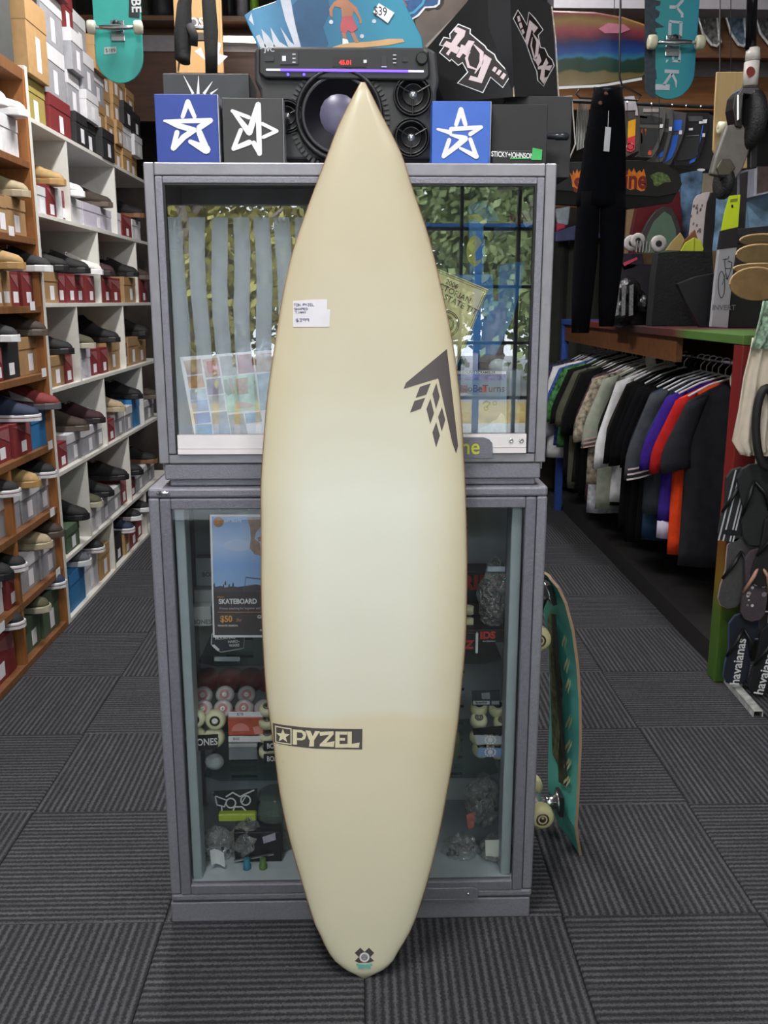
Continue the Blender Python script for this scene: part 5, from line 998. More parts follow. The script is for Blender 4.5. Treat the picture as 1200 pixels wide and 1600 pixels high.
srnd = random.Random(5)
def shirt(y, body, sleeve, hem, wid, name, label, cat, lng=.36, stripe=None, band=None, pat=None, dx=0, over=None, lean=0):
    t = thing(name, label, cat, (RX+dx, y, 0)); sd = srnd.random()*6; zt = RZ-.085
    bm_ = mat(body, .95, var=.15, scale=20, bump=.6, bscale=26, spec=.12) if not pat else mat(body, .95, var=pat, scale=38, spec=.12)
    sm_ = mat(sleeve, .95, var=.15, scale=20, bump=.6, bscale=26, spec=.12) if not pat else bm_
    R = []; n = 20; rows = 12
    for i in range(rows+1):
        f = i/rows; z = zt+(hem-zt)*f
        if f < .001: hwid, d = .055, .012
        elif f < .09: hwid, d = .13, .018
        else: hwid = wid*(.86+.06*f); d = .022+.018*f
        if i == 1: z = zt-.035
        if i == 2: z = zt-.085; hwid = wid*.88
        R.append([(RX+dx+hwid*cos(a)+.006*sin(7*a+sd+z*4), y+d*sin(a)*(1+.35*sin(5*a+sd+z*6))+lean*f, z) for a in [2*pi*k/n for k in range(n)]])
    b = MB(); b.rings(R); b.build('shirt_body', bm_, t, smooth=True)
    for s in (-1, 1):
        R = []; m_ = 12
        for i in range(8):
            f = i/7; cx = RX+dx+s*(wid*(.74)+.085*min(1, f*1.5)); z = zt-.075-lng*f; rr = .05+.022*f; R.append([(cx+rr*cos(a)*(1+.1*sin(3*a+sd)), y-.004+(.03+.006*sin(4*f+sd))*sin(a)+lean*f*.4, z-s*0+.03*cos(a)*(-s)*.6) for a in [2*pi*k/m_ for k in range(m_)]])
        b = MB(); b.rings(R); o = b.build('sleeve', sm_, t, smooth=True)
        if stripe:
            for q in (.86, .92, .98):
                f = q; cx = RX+dx+s*(wid*.74+.085); rr = .05+.022*f+.002; b = MB(); b.rings([[(cx+rr*cos(a), y-.004+.038*sin(a)+lean*f*.4, zt-.075-lng*f-zz_+.03*cos(a)*(-s)*.6) for a in [2*pi*k/m_ for k in range(m_)]] for zz_ in (0, .009)], cap=False); b.build('cuff_stripe', mat(stripe, .7), o, fix=False)
    if band: b = MB(); b.rings([[(RX+dx+wid*.93*cos(a), y+.043*sin(a)+lean*.95, z) for a in [2*pi*k/16 for k in range(16)]] for z in (hem+.002, hem-.09)]); b.build('hem_band', mat(band, .8), t, smooth=True)
    return t
SL = [  # y, body, sleeve, hem z, half width, what, extra
 (4.30,'#2b2b31','#29292f',.34,.245,'charcoal grey button shirt nearest on the rack',dict(lng=.34)),
 (4.40,'#e0461f','#a3201f',.37,.26,'bright orange shirt with red sleeves behind the charcoal shirt',dict(lng=.36)),
 (4.49,'#3d2a8a','#37207c',.52,.28,'purple shirt with a white hem band behind the orange shirt',dict(lng=.36,band='#c9c3dc')),
 (4.57,'#24304a','#2a3450',.5,.25,'navy shirt third behind the purple one, mostly hidden',dict(lng=.3)),
 (4.65,'#3b4046','#41454b',.52,.30,'slate grey polo with white-striped cuffs behind the purple shirt',dict(lng=.44,stripe='#d9c9cc')),
 (4.73,'#22384f','#1f2f42',.36,.28,'dark denim blue shirt hanging low behind the striped cuff polo',dict(lng=.4)),
 (4.82,'#0b0b0d','#0b0b0d',.42,.25,'black t-shirt just behind the denim shirt',{}),
 (4.90,'#0e0f12','#0a0a0d',.3,.27,'long black hoodie in the middle of the rack',dict(lng=.42)),
 (4.98,'#0a0a0d','#0b0b0f',.28,.28,'black jacket with a small blue chest mark, rack middle',dict(lng=.42)),
 (5.06,'#09090b','#09090b',.26,.28,'second long black jacket in the middle of the rack',dict(lng=.44)),
 (5.14,'#0b0b0d','#08080a',.3,.29,'third long black jacket, before the white long-sleeve',dict(lng=.44)),
 (5.22,'#201a18','#2a2420',.35,.27,'very dark brown shirt in the middle of the rack',{}),
 (5.31,'#d3d3d6','#d7d7da',.44,.30,'white long-sleeve shirt among the black jackets',dict(lng=.5)),
 (5.39,'#1b1c14','#181912',.4,.28,'black-olive shirt right behind the white long-sleeve',{}),
 (5.47,'#8f9488','#8d9285',.36,.33,'sage grey-green tee with striped cuffs hanging low',dict(lng=.4,stripe='#b98f93')),
 (5.55,'#8a8172','#86705e',.5,.36,'tan and white floral printed shirt sticking out into the aisle',dict(lng=.38,pat=.75)),
 (5.63,'#b9bcc6','#adb0ba',.3,.33,'pale blue-grey checked shirt tail hanging low',dict(pat=.3)),
 (5.71,'#4a2f3a','#43303b',.36,.33,'dark red and white plaid shirt',dict(pat=.7)),
 (5.79,'#2c3039','#2e323b',.45,.31,'dark blue-grey tee behind the plaid shirt',{}),
 (5.87,'#0c0c0e','#0b0b0d',.36,.33,'black tee behind the dark blue-grey one',{}),
 (5.95,'#0d0d0f','#0d0d0f',.36,.34,'black long shirt near the far third of the rack',dict(lng=.4)),
 (6.03,'#22231c','#22231c',.42,.34,'dark olive shirt near the far third of the rack',dict(lng=.4)),
 (6.11,'#55564a','#4c4d42',.36,.35,'khaki grey shirt tail hanging low near the far end',{}),
 (6.19,'#111215','#131417',.38,.34,'black shirt in front of the colourful far shirts',{}),
 (6.28,'#17171a','#151518',.42,.35,'charcoal shirt before the colourful far shirts',{}),
 (6.37,'#3c6a3e','#386a48',.6,.37,'bright green and blue leafy printed shirt near the far end',dict(pat=.8)),
 (6.46,'#34518c','#3a5f94',.6,.37,'blue printed shirt beyond the green leafy one',dict(pat=.7)),
 (6.55,'#cfd0d4','#c9cad0',.5,.39,'white shirt near the far end of the rack',dict(lng=.5)),
 (6.64,'#5a3f52','#6c4a55',.6,.38,'purple and red floral shirt near the far end of the rack',dict(pat=.8)),
 (6.74,'#2d3550','#5f6a3a',.6,.39,'navy and yellow flowered shirt, second last on the rack',dict(pat=.9)),
 (6.84,'#2a2c2a','#3a3d36',.6,.4,'dark green patterned shirt, last on the rack',dict(pat=.6))]
for i, (y, bc, sc_, hem, wd_, lab, kw) in enumerate(SL):
    shirt(y, bc, sc_, hem, wd_, 'shirt', lab, 'shirt', dx=-(wd_-.245)*.3 if wd_ < .3 else -(wd_-.245)*.45, **kw)
hl = ['charcoal button shirt','orange shirt','purple shirt','navy shirt','striped cuff polo','denim blue shirt','first black t-shirt','black hoodie','blue-marked black jacket','second black jacket','third black jacket','very dark brown shirt','white long-sleeve','black-olive shirt','sage green tee','tan floral shirt','pale checked shirt','plaid shirt','dark blue-grey tee','black tee behind it','far black long shirt','dark olive shirt','khaki grey shirt','black shirt before the prints','charcoal shirt before the prints','green leafy shirt','blue printed shirt','far white shirt','purple floral shirt','flowered navy shirt','last dark green shirt']
T1, T2 = tree(hw), tree(hb)
for i, (y, *rest_) in enumerate(SL):
    blk = i in (6, 7, 9, 13, 18, 21, 24); T = T2 if blk else T1
    src = T[0]; lab = f'{"black" if blk else "white"} plastic hanger holding the {hl[i]}'
    if src['label'] == 'x': o = src; o.location = (RX-.02, y, RZ+.006)
    else: o = dup(T, None, (RX-.02, y, RZ+.006))
    o['label'] = lab; o['group'] = 'hangers on the clothes rack'; o.rotation_euler = (0, 0, srnd.uniform(-.12, .12))
for px_, py_, rr, txt, lab in ((1022, 559, 23, 'M', 'cream round size divider with an M on the rack rail'), (1157, 590, 26, '', 'cream round size divider beside the red end panel')):
    Y = 5.35 if txt else 4.12; c = at(px_, py_, Y=Y); c.x = RX-.03 if not txt else RX-.03; t = thing('size_divider', lab, 'size divider', (c.x, Y, c.z)); R_ = rr/1440*Y*1.05
    b = MB(); b.rings([[(c.x+q*cos(a), Y+d_, c.z-.01+q*sin(a)) for a in [2*pi*k/24 for k in range(24)]] for q, d_ in ((R_*.35, 0), (R_, 0), (R_, .003), (R_*.35, .003))], closed=True); b.build('disc', mat('#d6d3c6', .5), t)
    if txt: text('lettering', txt, (c.x, Y-.001, c.z+R_*.5), (1, 0, 0), (0, 0, 1), .05, DK, t, bold=.02)
t = thing('price_tag', 'white paper tag hanging above the middle of the rack', 'label', tuple(at(1042, 548, Y=5.0)))
pf('tag_card', rect(1034, 535, 1049, 559), 5.0, WHITE, t, .001); MB().tube([at(1042, 535, Y=5.0), at(1044, 500, Y=5.0)], .001, 4).build('string', DK, t)
# cable on the carpet beneath the rack
t = thing('power_cable', 'thin grey cable curling over the carpet below the rack', 'cable', (1.5, 4.2, 0)); MB().tube([at(x, y, Z=z) for x, y, z in [(1028,950,.005),(1045,940,.03),(1062,955,.006),(1075,975,.005),(1095,985,.005),(1110,985,.005)]], .004, 6).build('cable', mat('#b9b9b4', .5), t, smooth=True)
t = thing('adapter_plug', 'small black glossy plug lying on the carpet below the rack', 'plug', tuple(at(1050, 952, Z=0))); p = at(1048, 955, Z=0); MB().box(p.x-.05, p.x+.05, p.y-.04, p.y+.04, 0, .04).build('plug_body', mat('#1a1b1e', .2), t, bevel=.008); MB().box(p.x+.06, p.x+.1, p.y-.03, p.y+.02, 0, .03).build('plug_body', mat('#1a1b1e', .2), t, bevel=.008)
# ---------------------------------------------------------------- flip-flop stand
FYY = 3.6
fs = thing('display_stand', 'white wire grid stand with a metal foot rail holding flip-flops at the right edge', 'stand', (1.85, 3.5, 0))
for x in [1.60+.09*k for k in range(7)]: MB().tube([(x, FYY, .02), (x, FYY, 1.42)], .004, 6).build('wire', WHITE, fs)
for z in [.1+.12*k for k in range(12)]: MB().tube([(1.6, FYY+.006, z), (2.15, FYY+.006, z)], .003, 6).build('wire', WHITE, fs)
MB().box(1.585, 1.60, FYY-.01, FYY+.03, 0, 1.43).build('edge_post', mat('#b9bcbb', .5), fs)
a, c = at(1126, 1052, Z=0), at(1184, 1120, Z=0)
b = MB(); u_ = (c-a).normalized(); q_ = Vector((u_.y, -u_.x, 0))*.02
for s0_, s1_, za, zb_ in ((-1, -.8, 0, .025), (.8, 1, 0, .025), (-1, 1, .022, .025)): b.slab([a+q_*s0_+Vector((0, 0, za)), a+q_*s1_+Vector((0, 0, za)), a+q_*s1_+Vector((0, 0, zb_)), a+q_*s0_+Vector((0, 0, zb_))], c-a)
b.build('foot_rail', mat('#b4b6b4', .45, var=.35, scale=30), fs)
def flipflop(px_, py_, lpx, ang, col, label, Y=3.55, strap='#17171a', rim=None, txt=None, extra=None, wid=.42):
    c = at(px_, py_, Y=Y); L = lpx/1440*3.72; t = thing('flip_flop', label, 'sandal', tuple(c)); ca, sa = cos(radians(ang)), sin(radians(ang))
    u = Vector((sa, 0, ca)); v = Vector((ca, 0, -sa))
    o = [(-.5, 0), (-.47, .11), (-.38, .165), (-.2, .17), (0, .15), (.15, .17), (.3, .215), (.42, .18), (.49, .08), (.5, -.03), (.46, -.13), (.35, -.19), (.2, -.17), (0, -.14), (-.2, -.16), (-.38, -.155), (-.47, -.1)]
    P = [c+u*(x*L)+v*(y*L) for x, y in o]; b = MB(); b.slab(P, (0, .018, 0)); b.build('sole', mat(col, .7, var=.15, scale=90), t, bevel=.003)
    if rim: b = MB(); b.tube([p+Vector((0, .006, 0)) for p in P], .0035, 5, closed=True); b.build('rim', mat(rim, .5), t)
    for s in (-1, 1): b = MB(); b.tube([c+u*L*.3+Vector((0, -.004, 0)), c+u*L*.16+v*s*L*.09+Vector((0, -.03, 0)), c-u*L*.1+v*s*L*.165+Vector((0, -.002, 0))], [.006, .008, .006], 6); b.build('strap', mat(strap, .5), t, smooth=True)
    if txt: text('lettering', txt, c-u*L*.17+Vector((0, -.0012, 0))+v*.002, u, -v, L*.175, WHITE, t, bold=.02, squeeze=1.0)
    if extra: extra(t, c, u, v, L)
    return t
def cardback(t, c, u, v, L):
    P = [c+u*L*.45+v*L*.0, c+u*L*.45+v*L*.17, c-u*L*.5+v*L*.1, c-u*L*.5-v*L*.1]
def stripes(t, c, u, v, L):
    for k in (-.1, -.04, .05, .09): b = MB(); b.slab([c+u*L*.46+v*L*(k), c+u*L*.46+v*L*(k+.02), c-u*L*.48+v*L*(k-.03), c-u*L*.48+v*L*(k-.05)], (0, -.001, 0)); b.build('stripe', mat('#c9cdd6', .6), t)
    b = MB(); b.slab([c-u*L*.36+v*L*.12*cos(a)+u*L*.04*sin(a) for a in [2*pi*k/14 for k in range(14)]], (0, -.002, 0)); b.build('round_mark', DK, t)
def patt(t, c, u, v, L):
    r = random.Random(2)
    for k in range(14): p = c+u*L*r.uniform(-.4, .4)+v*L*r.uniform(-.13, .12)+Vector((0, -.0004, 0)); b = MB(); rr = L*r.uniform(.012, .035); b.slab([p+u*rr*cos(a)+v*rr*sin(a) for a in [2*pi*q/7 for q in range(7)]], (0, -.0008, 0)); b.build('print_spot', mat(r.choice(['#8c7f86', '#b59a90', '#d8d3d6']), .6), t)
flipflop(1156, 1015, 122, 4, '#1b2130', 'navy flip-flop with big white lettering, lowest on the wire stand', rim='#3c4f74', txt='havaianas', wid=.4)
flipflop(1200, 1030, 122, 10, '#16181d', 'black flip-flop with big white lettering cut by the picture edge', txt='havaianas', Y=3.5)
flipflop(1182, 915, 120, 2, '#4a4048', 'mauve flip-flop with a spotted floral print, middle of the stand', Y=3.52, strap='#b98c78', extra=patt)
flipflop(1150, 895, 118, 8, '#4b4a4c', 'grey flip-flop with a pink-grey rim left of the spotted one', Y=3.56, rim='#a98d8c')
flipflop(1150, 790, 120, 6, '#2a2b2d', 'black flip-flop with white vertical stripes high on the stand', Y=3.56, extra=stripes)
flipflop(1180, 790, 130, -8, '#222426', 'plain black flip-flop right of the white-striped one', Y=3.52, strap='#101113')
flipflop(1205, 860, 120, 12, '#1b1c1e', 'plain black flip-flop low at the picture edge beside the spotted one', Y=3.5)
t = thing('sandal_ring', 'thick black rubber loop hanging beside the cream towel', 'sandal', tuple(at(1196, 670, Y=3.45))); b = MB(); b.tube([at(1198+17*cos(a), 668+62*sin(a), Y=3.45) for a in [2*pi*k/24 for k in range(24)]], .016, 8, closed=True); b.build('rubber_loop', mat('#1c1c1d', .6), t, smooth=True)
# cream towel and leaf scarf
def drape(name, label, cat, rows, Y, m, fold=.012, nf=5, part='cloth'):
    t = thing(name, label, cat, tuple(at(rows[0][1], rows[0][0], Y=Y))); R = []
    for y, xa, xb in rows:
        F_ = []; Bk = []
        for k in range(17):
            x = xa+(xb-xa)*k/16; p = at(x, y, Y=Y); d = fold*sin(k/16*pi*nf+y*.01); F_.append(p+Vector((0, d, 0))); Bk.append(p+Vector((0, d+.012, 0)))
        R.append(F_+Bk[::-1])
    b = MB(); b.rings(R); b.build(part, m, t, smooth=True); return t
drape('towel', 'cream cotton towel hanging over the red end panel', 'towel', [(528,1176,1212),(545,1172,1225),(590,1162,1225),(640,1156,1225),(690,1147,1225),(704,1155,1225),(712,1160,1200)], 3.5, mat('#d9cdbd', .9, var=.05, bump=.3), .02, 6)
drape('scarf', 'pale green scarf with black leaf print above the cream towel', 'scarf', [(470,1192,1230),(500,1186,1225),(530,1178,1215),(545,1174,1200)], 3.47, mat('#8fa894', .8, var=.75, scale=60), .01, 4)
# ---------------------------------------------------------------- black trousers on a hanger
TY = 3.8; PYY = 5.0
tr = thing('trousers', 'long black trousers hanging on a black hanger in front of the right-hand displays', 'trousers', tuple(at(945, 135, Y=TY)))
TM = mat('#07080d', 1.0, var=.2, scale=40, bump=.4, bscale=200, spec=.1)
def lf(rows, Y, dep, m, name, parent, n=14):
    R = []
    for y, xa, xb in rows:
        a, c = at(xa, y, Y=Y), at(xb, y, Y=Y); cx, hw_ = (a.x+c.x)/2, (c.x-a.x)/2; R.append([(cx+hw_*cos(q), Y+dep*sin(q), a.z) for q in [2*pi*k/n for k in range(n)]])
    b = MB(); b.rings(R); return b.build(name, m, parent, smooth=True)
w1 = lf([(138,928,972),(170,922,976),(215,914,978),(262,908,978),(310,900,978),(322,899,978)], TY, .04, TM, 'waist_and_seat', tr)
lf([(300,903,937),(330,901,937),(400,896,934),(470,893,926),(520,893,920)], TY, .035, TM, 'leg', tr); lf([(300,936,978),(330,938,978),(400,937,974),(470,935,965),(510,936,958)], TY, .035, TM, 'leg', tr)
MB().tube([at(928, 138, Y=TY-.0), at(950, 140, Y=TY-.045), at(972, 137, Y=TY)], .006, 6).build('waistband', mat('#1a1c22', .9), tr)
for x, y in ((938, 161), (947, 146)): MB().lathe(at(x, y, Y=TY-.036), (0, -1, 0), [(0, .008), (.003, .008), (.005, .004)], 12).build('button', mat('#6e4a3c', .4, .5), tr)
MB().tube([at(951, 173, Y=TY-.045), at(950, 198, Y=TY-.05)], .001, 4).build('tag_string', WHITE, tr); b = MB(); b.slab([at(x, y, Y=TY-.05) for x, y in [(946,198),(955,199),(952,237),(943,236)]], (0, .001, 0)); b.build('swing_tag', mat('#c4c6cc', .6), tr)
t = thing('clothes_hanger', 'black wire hanger holding the long black trousers', 'hanger', tuple(at(950, 130, Y=TY))); MB().tube([at(x, y, Y=TY+.005) for x, y in [(905,140),(900,147),(906,153),(996,157),(1002,150),(972,133),(968,120),(970,-60)]], .004, 6).build('wire', BLACK, t, smooth=True)
t = thing('bundle_of_hooks', 'row of slim silver hooks hanging left of the black trousers', 'hook', tuple(at(910, 200, Y=5.2)))
for k in range(8): x = 901+k*2.4; MB().tube([at(x+2, 158, Y=PYY+.08+.01*k), at(x, 200, Y=PYY+.08+.01*k), at(x+1, 235-k, Y=PYY+.08+.01*k)], .003, 5).build('hook', mat('#a8a6a2', .3, .8), t)
# ---------------------------------------------------------------- hanging skateboards
def hang_board(label, cx, w_, yb_, Y, m, ty, edge='#8a6a44', ext=None, whl='#dcd9c8', wr_=.026):
    p = at(cx, yb_, Y=Y); hw_ = w_/2/1440*(proj((p.x, Y, p.z))[0] and 1)*((p-EY).dot(_f)); t = thing('skateboard', label, 'skateboard', tuple(p)); zb_ = p.z; L = hw_*2*4
    o = [(cos(a)*hw_, zb_+hw_*1.05+sin(a)*hw_*1.05) for a in [pi+pi*k/16 for k in range(17)]]; o += [(cos(a)*hw_, zb_+L-hw_+sin(a)*hw_) for a in [pi*k/16 for k in range(17)]]
    b = MB(); b.slab([(p.x+x, Y, z) for x, z in o], (0, .010, 0)); b.build('deck', m, t, bevel=.002)
    for k_, zc in enumerate((at(cx, ty, Y=Y).z, zb_+L-(at(cx, ty, Y=Y).z-zb_))):
        tk = MB().box(p.x-.027, p.x+.027, Y-.008, Y, zc-.04, zc+.035); tk = tk.build('truck', STEEL, t, bevel=.002)
        MB().tube([(p.x-hw_*.98, Y-.045, zc), (p.x-hw_*.5, Y-.045, zc), (p.x, Y-.04, zc), (p.x+hw_*.5, Y-.045, zc), (p.x+hw_*.98, Y-.045, zc)], [.004, .009, .014, .009, .004], 8).build('axle_hanger', STEEL, tk, smooth=True)
        MB().lathe((p.x, Y-.005, zc+.012), (0, -1, .3), [(0, .018), (.012, .02), (.02, .016), (.03, .012), (.034, .006)], 14).build('bushing', DK, tk, smooth=True)
        for s in (-1, 1):
            MB().lathe((p.x+s*hw_*.8, Y-.045, zc), (s, 0, 0), [(0, .018), (.002, wr_*.93), (.01, wr_), (.022, wr_), (.03, wr_*.93), (.032, .012)], 16).build('wheel', mat(whl, .4, var=.04), tk, smooth=True)
    for s in (-1, 1): MB().tube([(p.x+s*hw_*.5, Y+.006, zb_+L-.05), (p.x+s*.0, Y+.006, 3.95)], .0015, 4).build('cord', DK, t)
    return t, p, hw_
t, p, hw_ = hang_board('teal skateboard with white wheels hanging at the top left, nose down', 189, 73, 130, 4.0, mat('#3fb5ac', .4, var=.03), 48)
pf('name_print', [(202,-40),(219,-40),(218,29),(201,27)], 3.9995, mat('#1d2b30', .5), t)
text('lettering', 'GLOBE', at(211, -13, Y=3.998), (0, 0, -1), (1, 0, 0), .052, WHITE, t, bold=.02, squeeze=.92)
pf('price_sticker', [(163,74),(182,73),(182,83),(163,85)], 3.9995, mat('#c9d6d6', .5), t)
text('handwriting', '$189', at(172.5, 79, Y=3.998), (1, 0, 0), (0, 0, 1), .02, DK, t)
t, p, hw_ = hang_board('blue skateboard with pale city lettering and dark skyline hanging at the top right', 1045, 76, 155, 3.8, ramp_mat('city_blue', 'X', [(0, '#2a8f93'), (.4, '#2c8f9c'), (1, '#2f86b4')], .4, .03, 20, 1.15, 1.4), 71, whl='#d3d0b4')
KY = lambda ps: c5(ps, 990, 0, 9.7)
join_flat('skyline_print', [KY(q) for q in [[(165,-300),(330,-300),(330,1480),(300,1490),(240,1460),(190,1400),(165,1320)], [(300,0),(410,20),(400,80),(320,100)], [(320,130),(400,180),(380,260),(310,300)], [(320,320),(470,410),(310,430)], [(320,480),(355,490),(350,570),(310,570)], [(300,1060),(340,1060),(350,1200),(300,1220)]]], 3.7995, mat('#1f3240', .5, var=.4, scale=60), t)
YW_ = mat('#b9c1cc', .5)
for q in [
    stroke([(545,108),(660,108)], 50), stroke([(660,100),(740,10),(745,-30)], 44), stroke([(650,110),(735,210),(735,265)], 40),
    [(540,305),(740,325),(735,365),(545,345)], [(520,545),(730,555),(725,595),(520,580)], [(530,320),(575,340),(570,570),(520,570)], [(695,340),(742,330),(728,590),(690,580)],
    [(680,760),(716,762),(710,945),(672,945)], [(585,905),(705,912),(705,948),(580,940)], [(585,780),(625,770),(610,920),(580,925)], [(495,905),(530,905),(500,950),(488,945)],
    [(470,1052),(690,1062),(688,1115),(470,1105)], stroke([(580,1110),(455,1290)], 40), stroke([(580,1115),(640,1230),(645,1325)], [44, 36, 14]), [(330,1275),(552,1280),(545,1370),(328,1362)]]: pf('letter_stroke', KY(q), 3.7985, YW_, t)
# sunset board
def slabthing(name, label, cat, pp, Y, d, m, part, bevel=.003):
    t = thing(name, label, cat, tuple(at(sum(a for a, c in pp)/len(pp), max(c for a, c in pp), Y=Y))); b = MB(); b.slab([at(a, c, Y=Y) for a, c in pp], (0, d, 0)); b.build(part, m, t, bevel=bevel); return t
za, zc = at(940, 138, Y=4.4).z, at(940, 17, Y=4.4).z
t = slabthing('painted_surfboard', 'small surfboard painted with a sunset beach scene hanging at the upper right', 'surfboard', [(700,25),(800,15),(868,16),(930,18),(975,26),(1010,38),(1035,60),(1040,85),(1025,108),(1003,122),(960,130),(900,137),(800,138),(700,130)], 4.4, .03,
    ramp_mat('sunset_paint', 'Z', [(0, '#8f8670'), (.1, '#7d6a48'), (.22, '#6b5e3a'), (.25, '#1d3526'), (.4, '#20382b'), (.43, '#2c6a88'), (.5, '#1f3c80'), (.62, '#172356'), (.68, '#4f1f34'), (.78, '#82303c'), (.9, '#7d6430'), (1, '#6b2d2a')], .35, .055, 11, za+.02, zc+.02), 'board_body', .008)
pf('white_rail', stroke([(868,137.5),(940,134),(1003,123)], 4), 4.399, WHITE, t)
for x in (760, 960): MB().tube([at(x, 24, Y=4.41), at(x, -110, Y=4.41)], .002, 4).build('cord', DK, t)
pf('pink_cloud', [(935,45),(950,36),(975,38),(985,46),(970,52),(945,52)], 4.3985, mat('#b56a80', .5, var=.1), t)
# flame longboard
t = slabthing('longboard', 'black longboard with flame lettering and a green creature print, upper right', 'skateboard', [(700,258),(860,254),(1000,250),(1040,256),(1060,268),(1066,288),(1058,302),(1030,308),(980,305),(872,298),(700,290)], 4.6, .012, mat('#151517', .35, var=.2), 'deck', .003)
b = MB(); b.slab([at(x, y, Y=4.602) for x, y in [(860,296),(980,303),(1058,300),(1050,316),(985,326),(860,318)]], (0, .05, 0)); b.build('underside_bag', mat('#0c0c0d', .9), t)
K48 = lambda ps: c5(ps, 860, 250, 4.8)
FLM = mat('#e07a1c', .4, var=.25, scale=50)
pf('flame_print', K48([(165,200),(160,150),(145,95),(165,120),(170,75),(185,105),(200,65),(212,100),(235,60),(245,95),(240,210),(200,215)]), 4.5995, FLM, t)
pf('flame_print', K48([(558,205),(555,60),(575,100),(590,65),(610,95),(625,60),(645,100),(670,75),(685,95),(700,65),(712,110),(720,180),(705,230),(680,235),(640,215),(600,225)]), 4.5995, FLM, t)
text('lettering', 's', at(903, 286, Y=4.5985), (1, 0, 0), (0, 0, 1), .13, mat('#7a1a1a', .5), t, bold=.03, squeeze=.8); text('lettering', 'ine', at(993, 282, Y=4.5985), (1, 0, 0), (0, 0, 1), .115, mat('#7a1a1a', .5), t, bold=.03, squeeze=.8)
pf('creature_print', K48([(740,120),(800,90),(850,95),(885,120),(905,165),(850,170),(800,200),(775,190),(770,150)]), 4.5995, mat('#5a6a38', .5, var=.7, scale=70), t)
for x in (800, 1030): MB().tube([at(x, 256, Y=4.61), at(x, 140, Y=4.61), at(x, -110, Y=4.61)], .002, 4).build('cord', DK, t)
# traction pad packs on a rail

rl = thing('display_rail', 'black display rail above the clothes rack from which the grip pad packs hang', 'rail', tuple(at(1040, 165, Y=PYY)))
MB().tube([at(893, 158, Y=PYY+.08), at(1130, 168, Y=PYY+.08)], .01, 8).build('rail_bar', BLACK, rl)
for x in (980, 1018, 1050, 1072, 1095): MB().tube([at(x, 163+(x-980)*.06, Y=PYY+.08), at(x, 163+(x-980)*.06, Y=PYY-.04), at(x, 159+(x-980)*.06, Y=PYY-.06)], .003, 5).build('peg', STEEL, rl)
for x in (970, 1125): MB().tube([at(x, 164, Y=PYY+.08), at(x, -60, Y=PYY+.08)], .004, 5).build('drop_wire', DK, rl)
KP = lambda ps: c5(ps, 940, 150, 6.316)
def pack(label, pp, Y, m, prints=()):
    t = slabthing('grip_pad_pack', label, 'pack', KP(pp), Y, .012, m, 'pack_card', .002)
    for n_, q, mm in prints: pf(n_, KP(q), Y, mm, t, .003)
    return t
GC = mat('#5a5856', .35, var=.1); BK2 = mat('#26272a', .6, var=.2, scale=200); ORG = mat('#d2593a', .5); BL3 = mat('#2a62c9', .5, var=.06)
pack('clear pack with a yellow and red card beside the black trousers', [(215,130),(225,0),(320,-10),(370,150),(375,540),(235,605),(232,560)], PYY-.02, mat('#4a4644', .25, var=.2), [('silver_bag', [(225,10),(320,0),(355,140),(360,195),(330,190),(335,140),(235,145)], mat('#c9c2cc', .25, .3, var=.15)), ('yellow_panel', [(262,250),(335,228),(330,390),(258,415)], mat('#e0a01c', .5)), ('red_panel', [(258,415),(330,390),(325,530),(290,555),(245,540)], mat('#c8353c', .5)), ('logo_ring', stroke(circ(282,500,32,n=14)+[(314,500)], 9), WHITE)])
pack('black grip pad pack with orange ridges and a grey header', [(365,100),(640,110),(620,330),(560,520),(500,610),(330,600),(370,560)], PYY, GC, [('pad', [(375,195),(480,190),(600,220),(590,275),(378,270)], BK2), ('pad', [(378,310),(565,320),(545,440),(480,560),(455,590),(380,590)], BK2), ('orange_ridge', [(388,325),(402,325),(400,470),(388,470)], ORG), ('orange_ridge', [(425,325),(440,325),(436,390),(425,390)], ORG), ('orange_ridge', [(375,195),(450,205),(448,222),(376,215)], ORG), ('orange_tip', [(462,540),(495,535),(485,585),(455,580)], ORG), ('header_print', [(410,125),(570,125),(568,160),(410,160)], mat('#9a8f8c', .5)), ('price_dot', [(575,280),(605,280),(600,315),(572,315)], PAPER)])
pack('dark grip pad pack with a small blue tip', [(635,120),(715,125),(700,330),(640,560),(600,650),(400,665),(520,600),(590,420),(620,330)], PYY+.02, GC, [('pad', [(620,225),(665,225),(655,310),(615,305)], BK2), ('pad', [(590,350),(655,360),(610,530),(540,600),(560,520)], BK2), ('blue_tip', [(560,575),(610,545),(600,600),(550,612)], BL3), ('price_dot', [(665,305),(693,305),(690,345),(662,345)], PAPER)])
pack('grip pad pack with bright blue pads', [(715,150),(840,165),(825,330),(790,440),(730,580),(680,680),(600,680),(640,560),(700,350)], PYY+.04, mat('#47464a', .4), [('pad', [(712,240),(795,235),(785,340),(703,345)], BL3), ('pad', [(700,390),(758,385),(735,500),(690,610),(625,660),(640,610),(680,500)], BL3), ('price_dot', [(765,340),(793,340),(790,378),(762,378)], PAPER)])
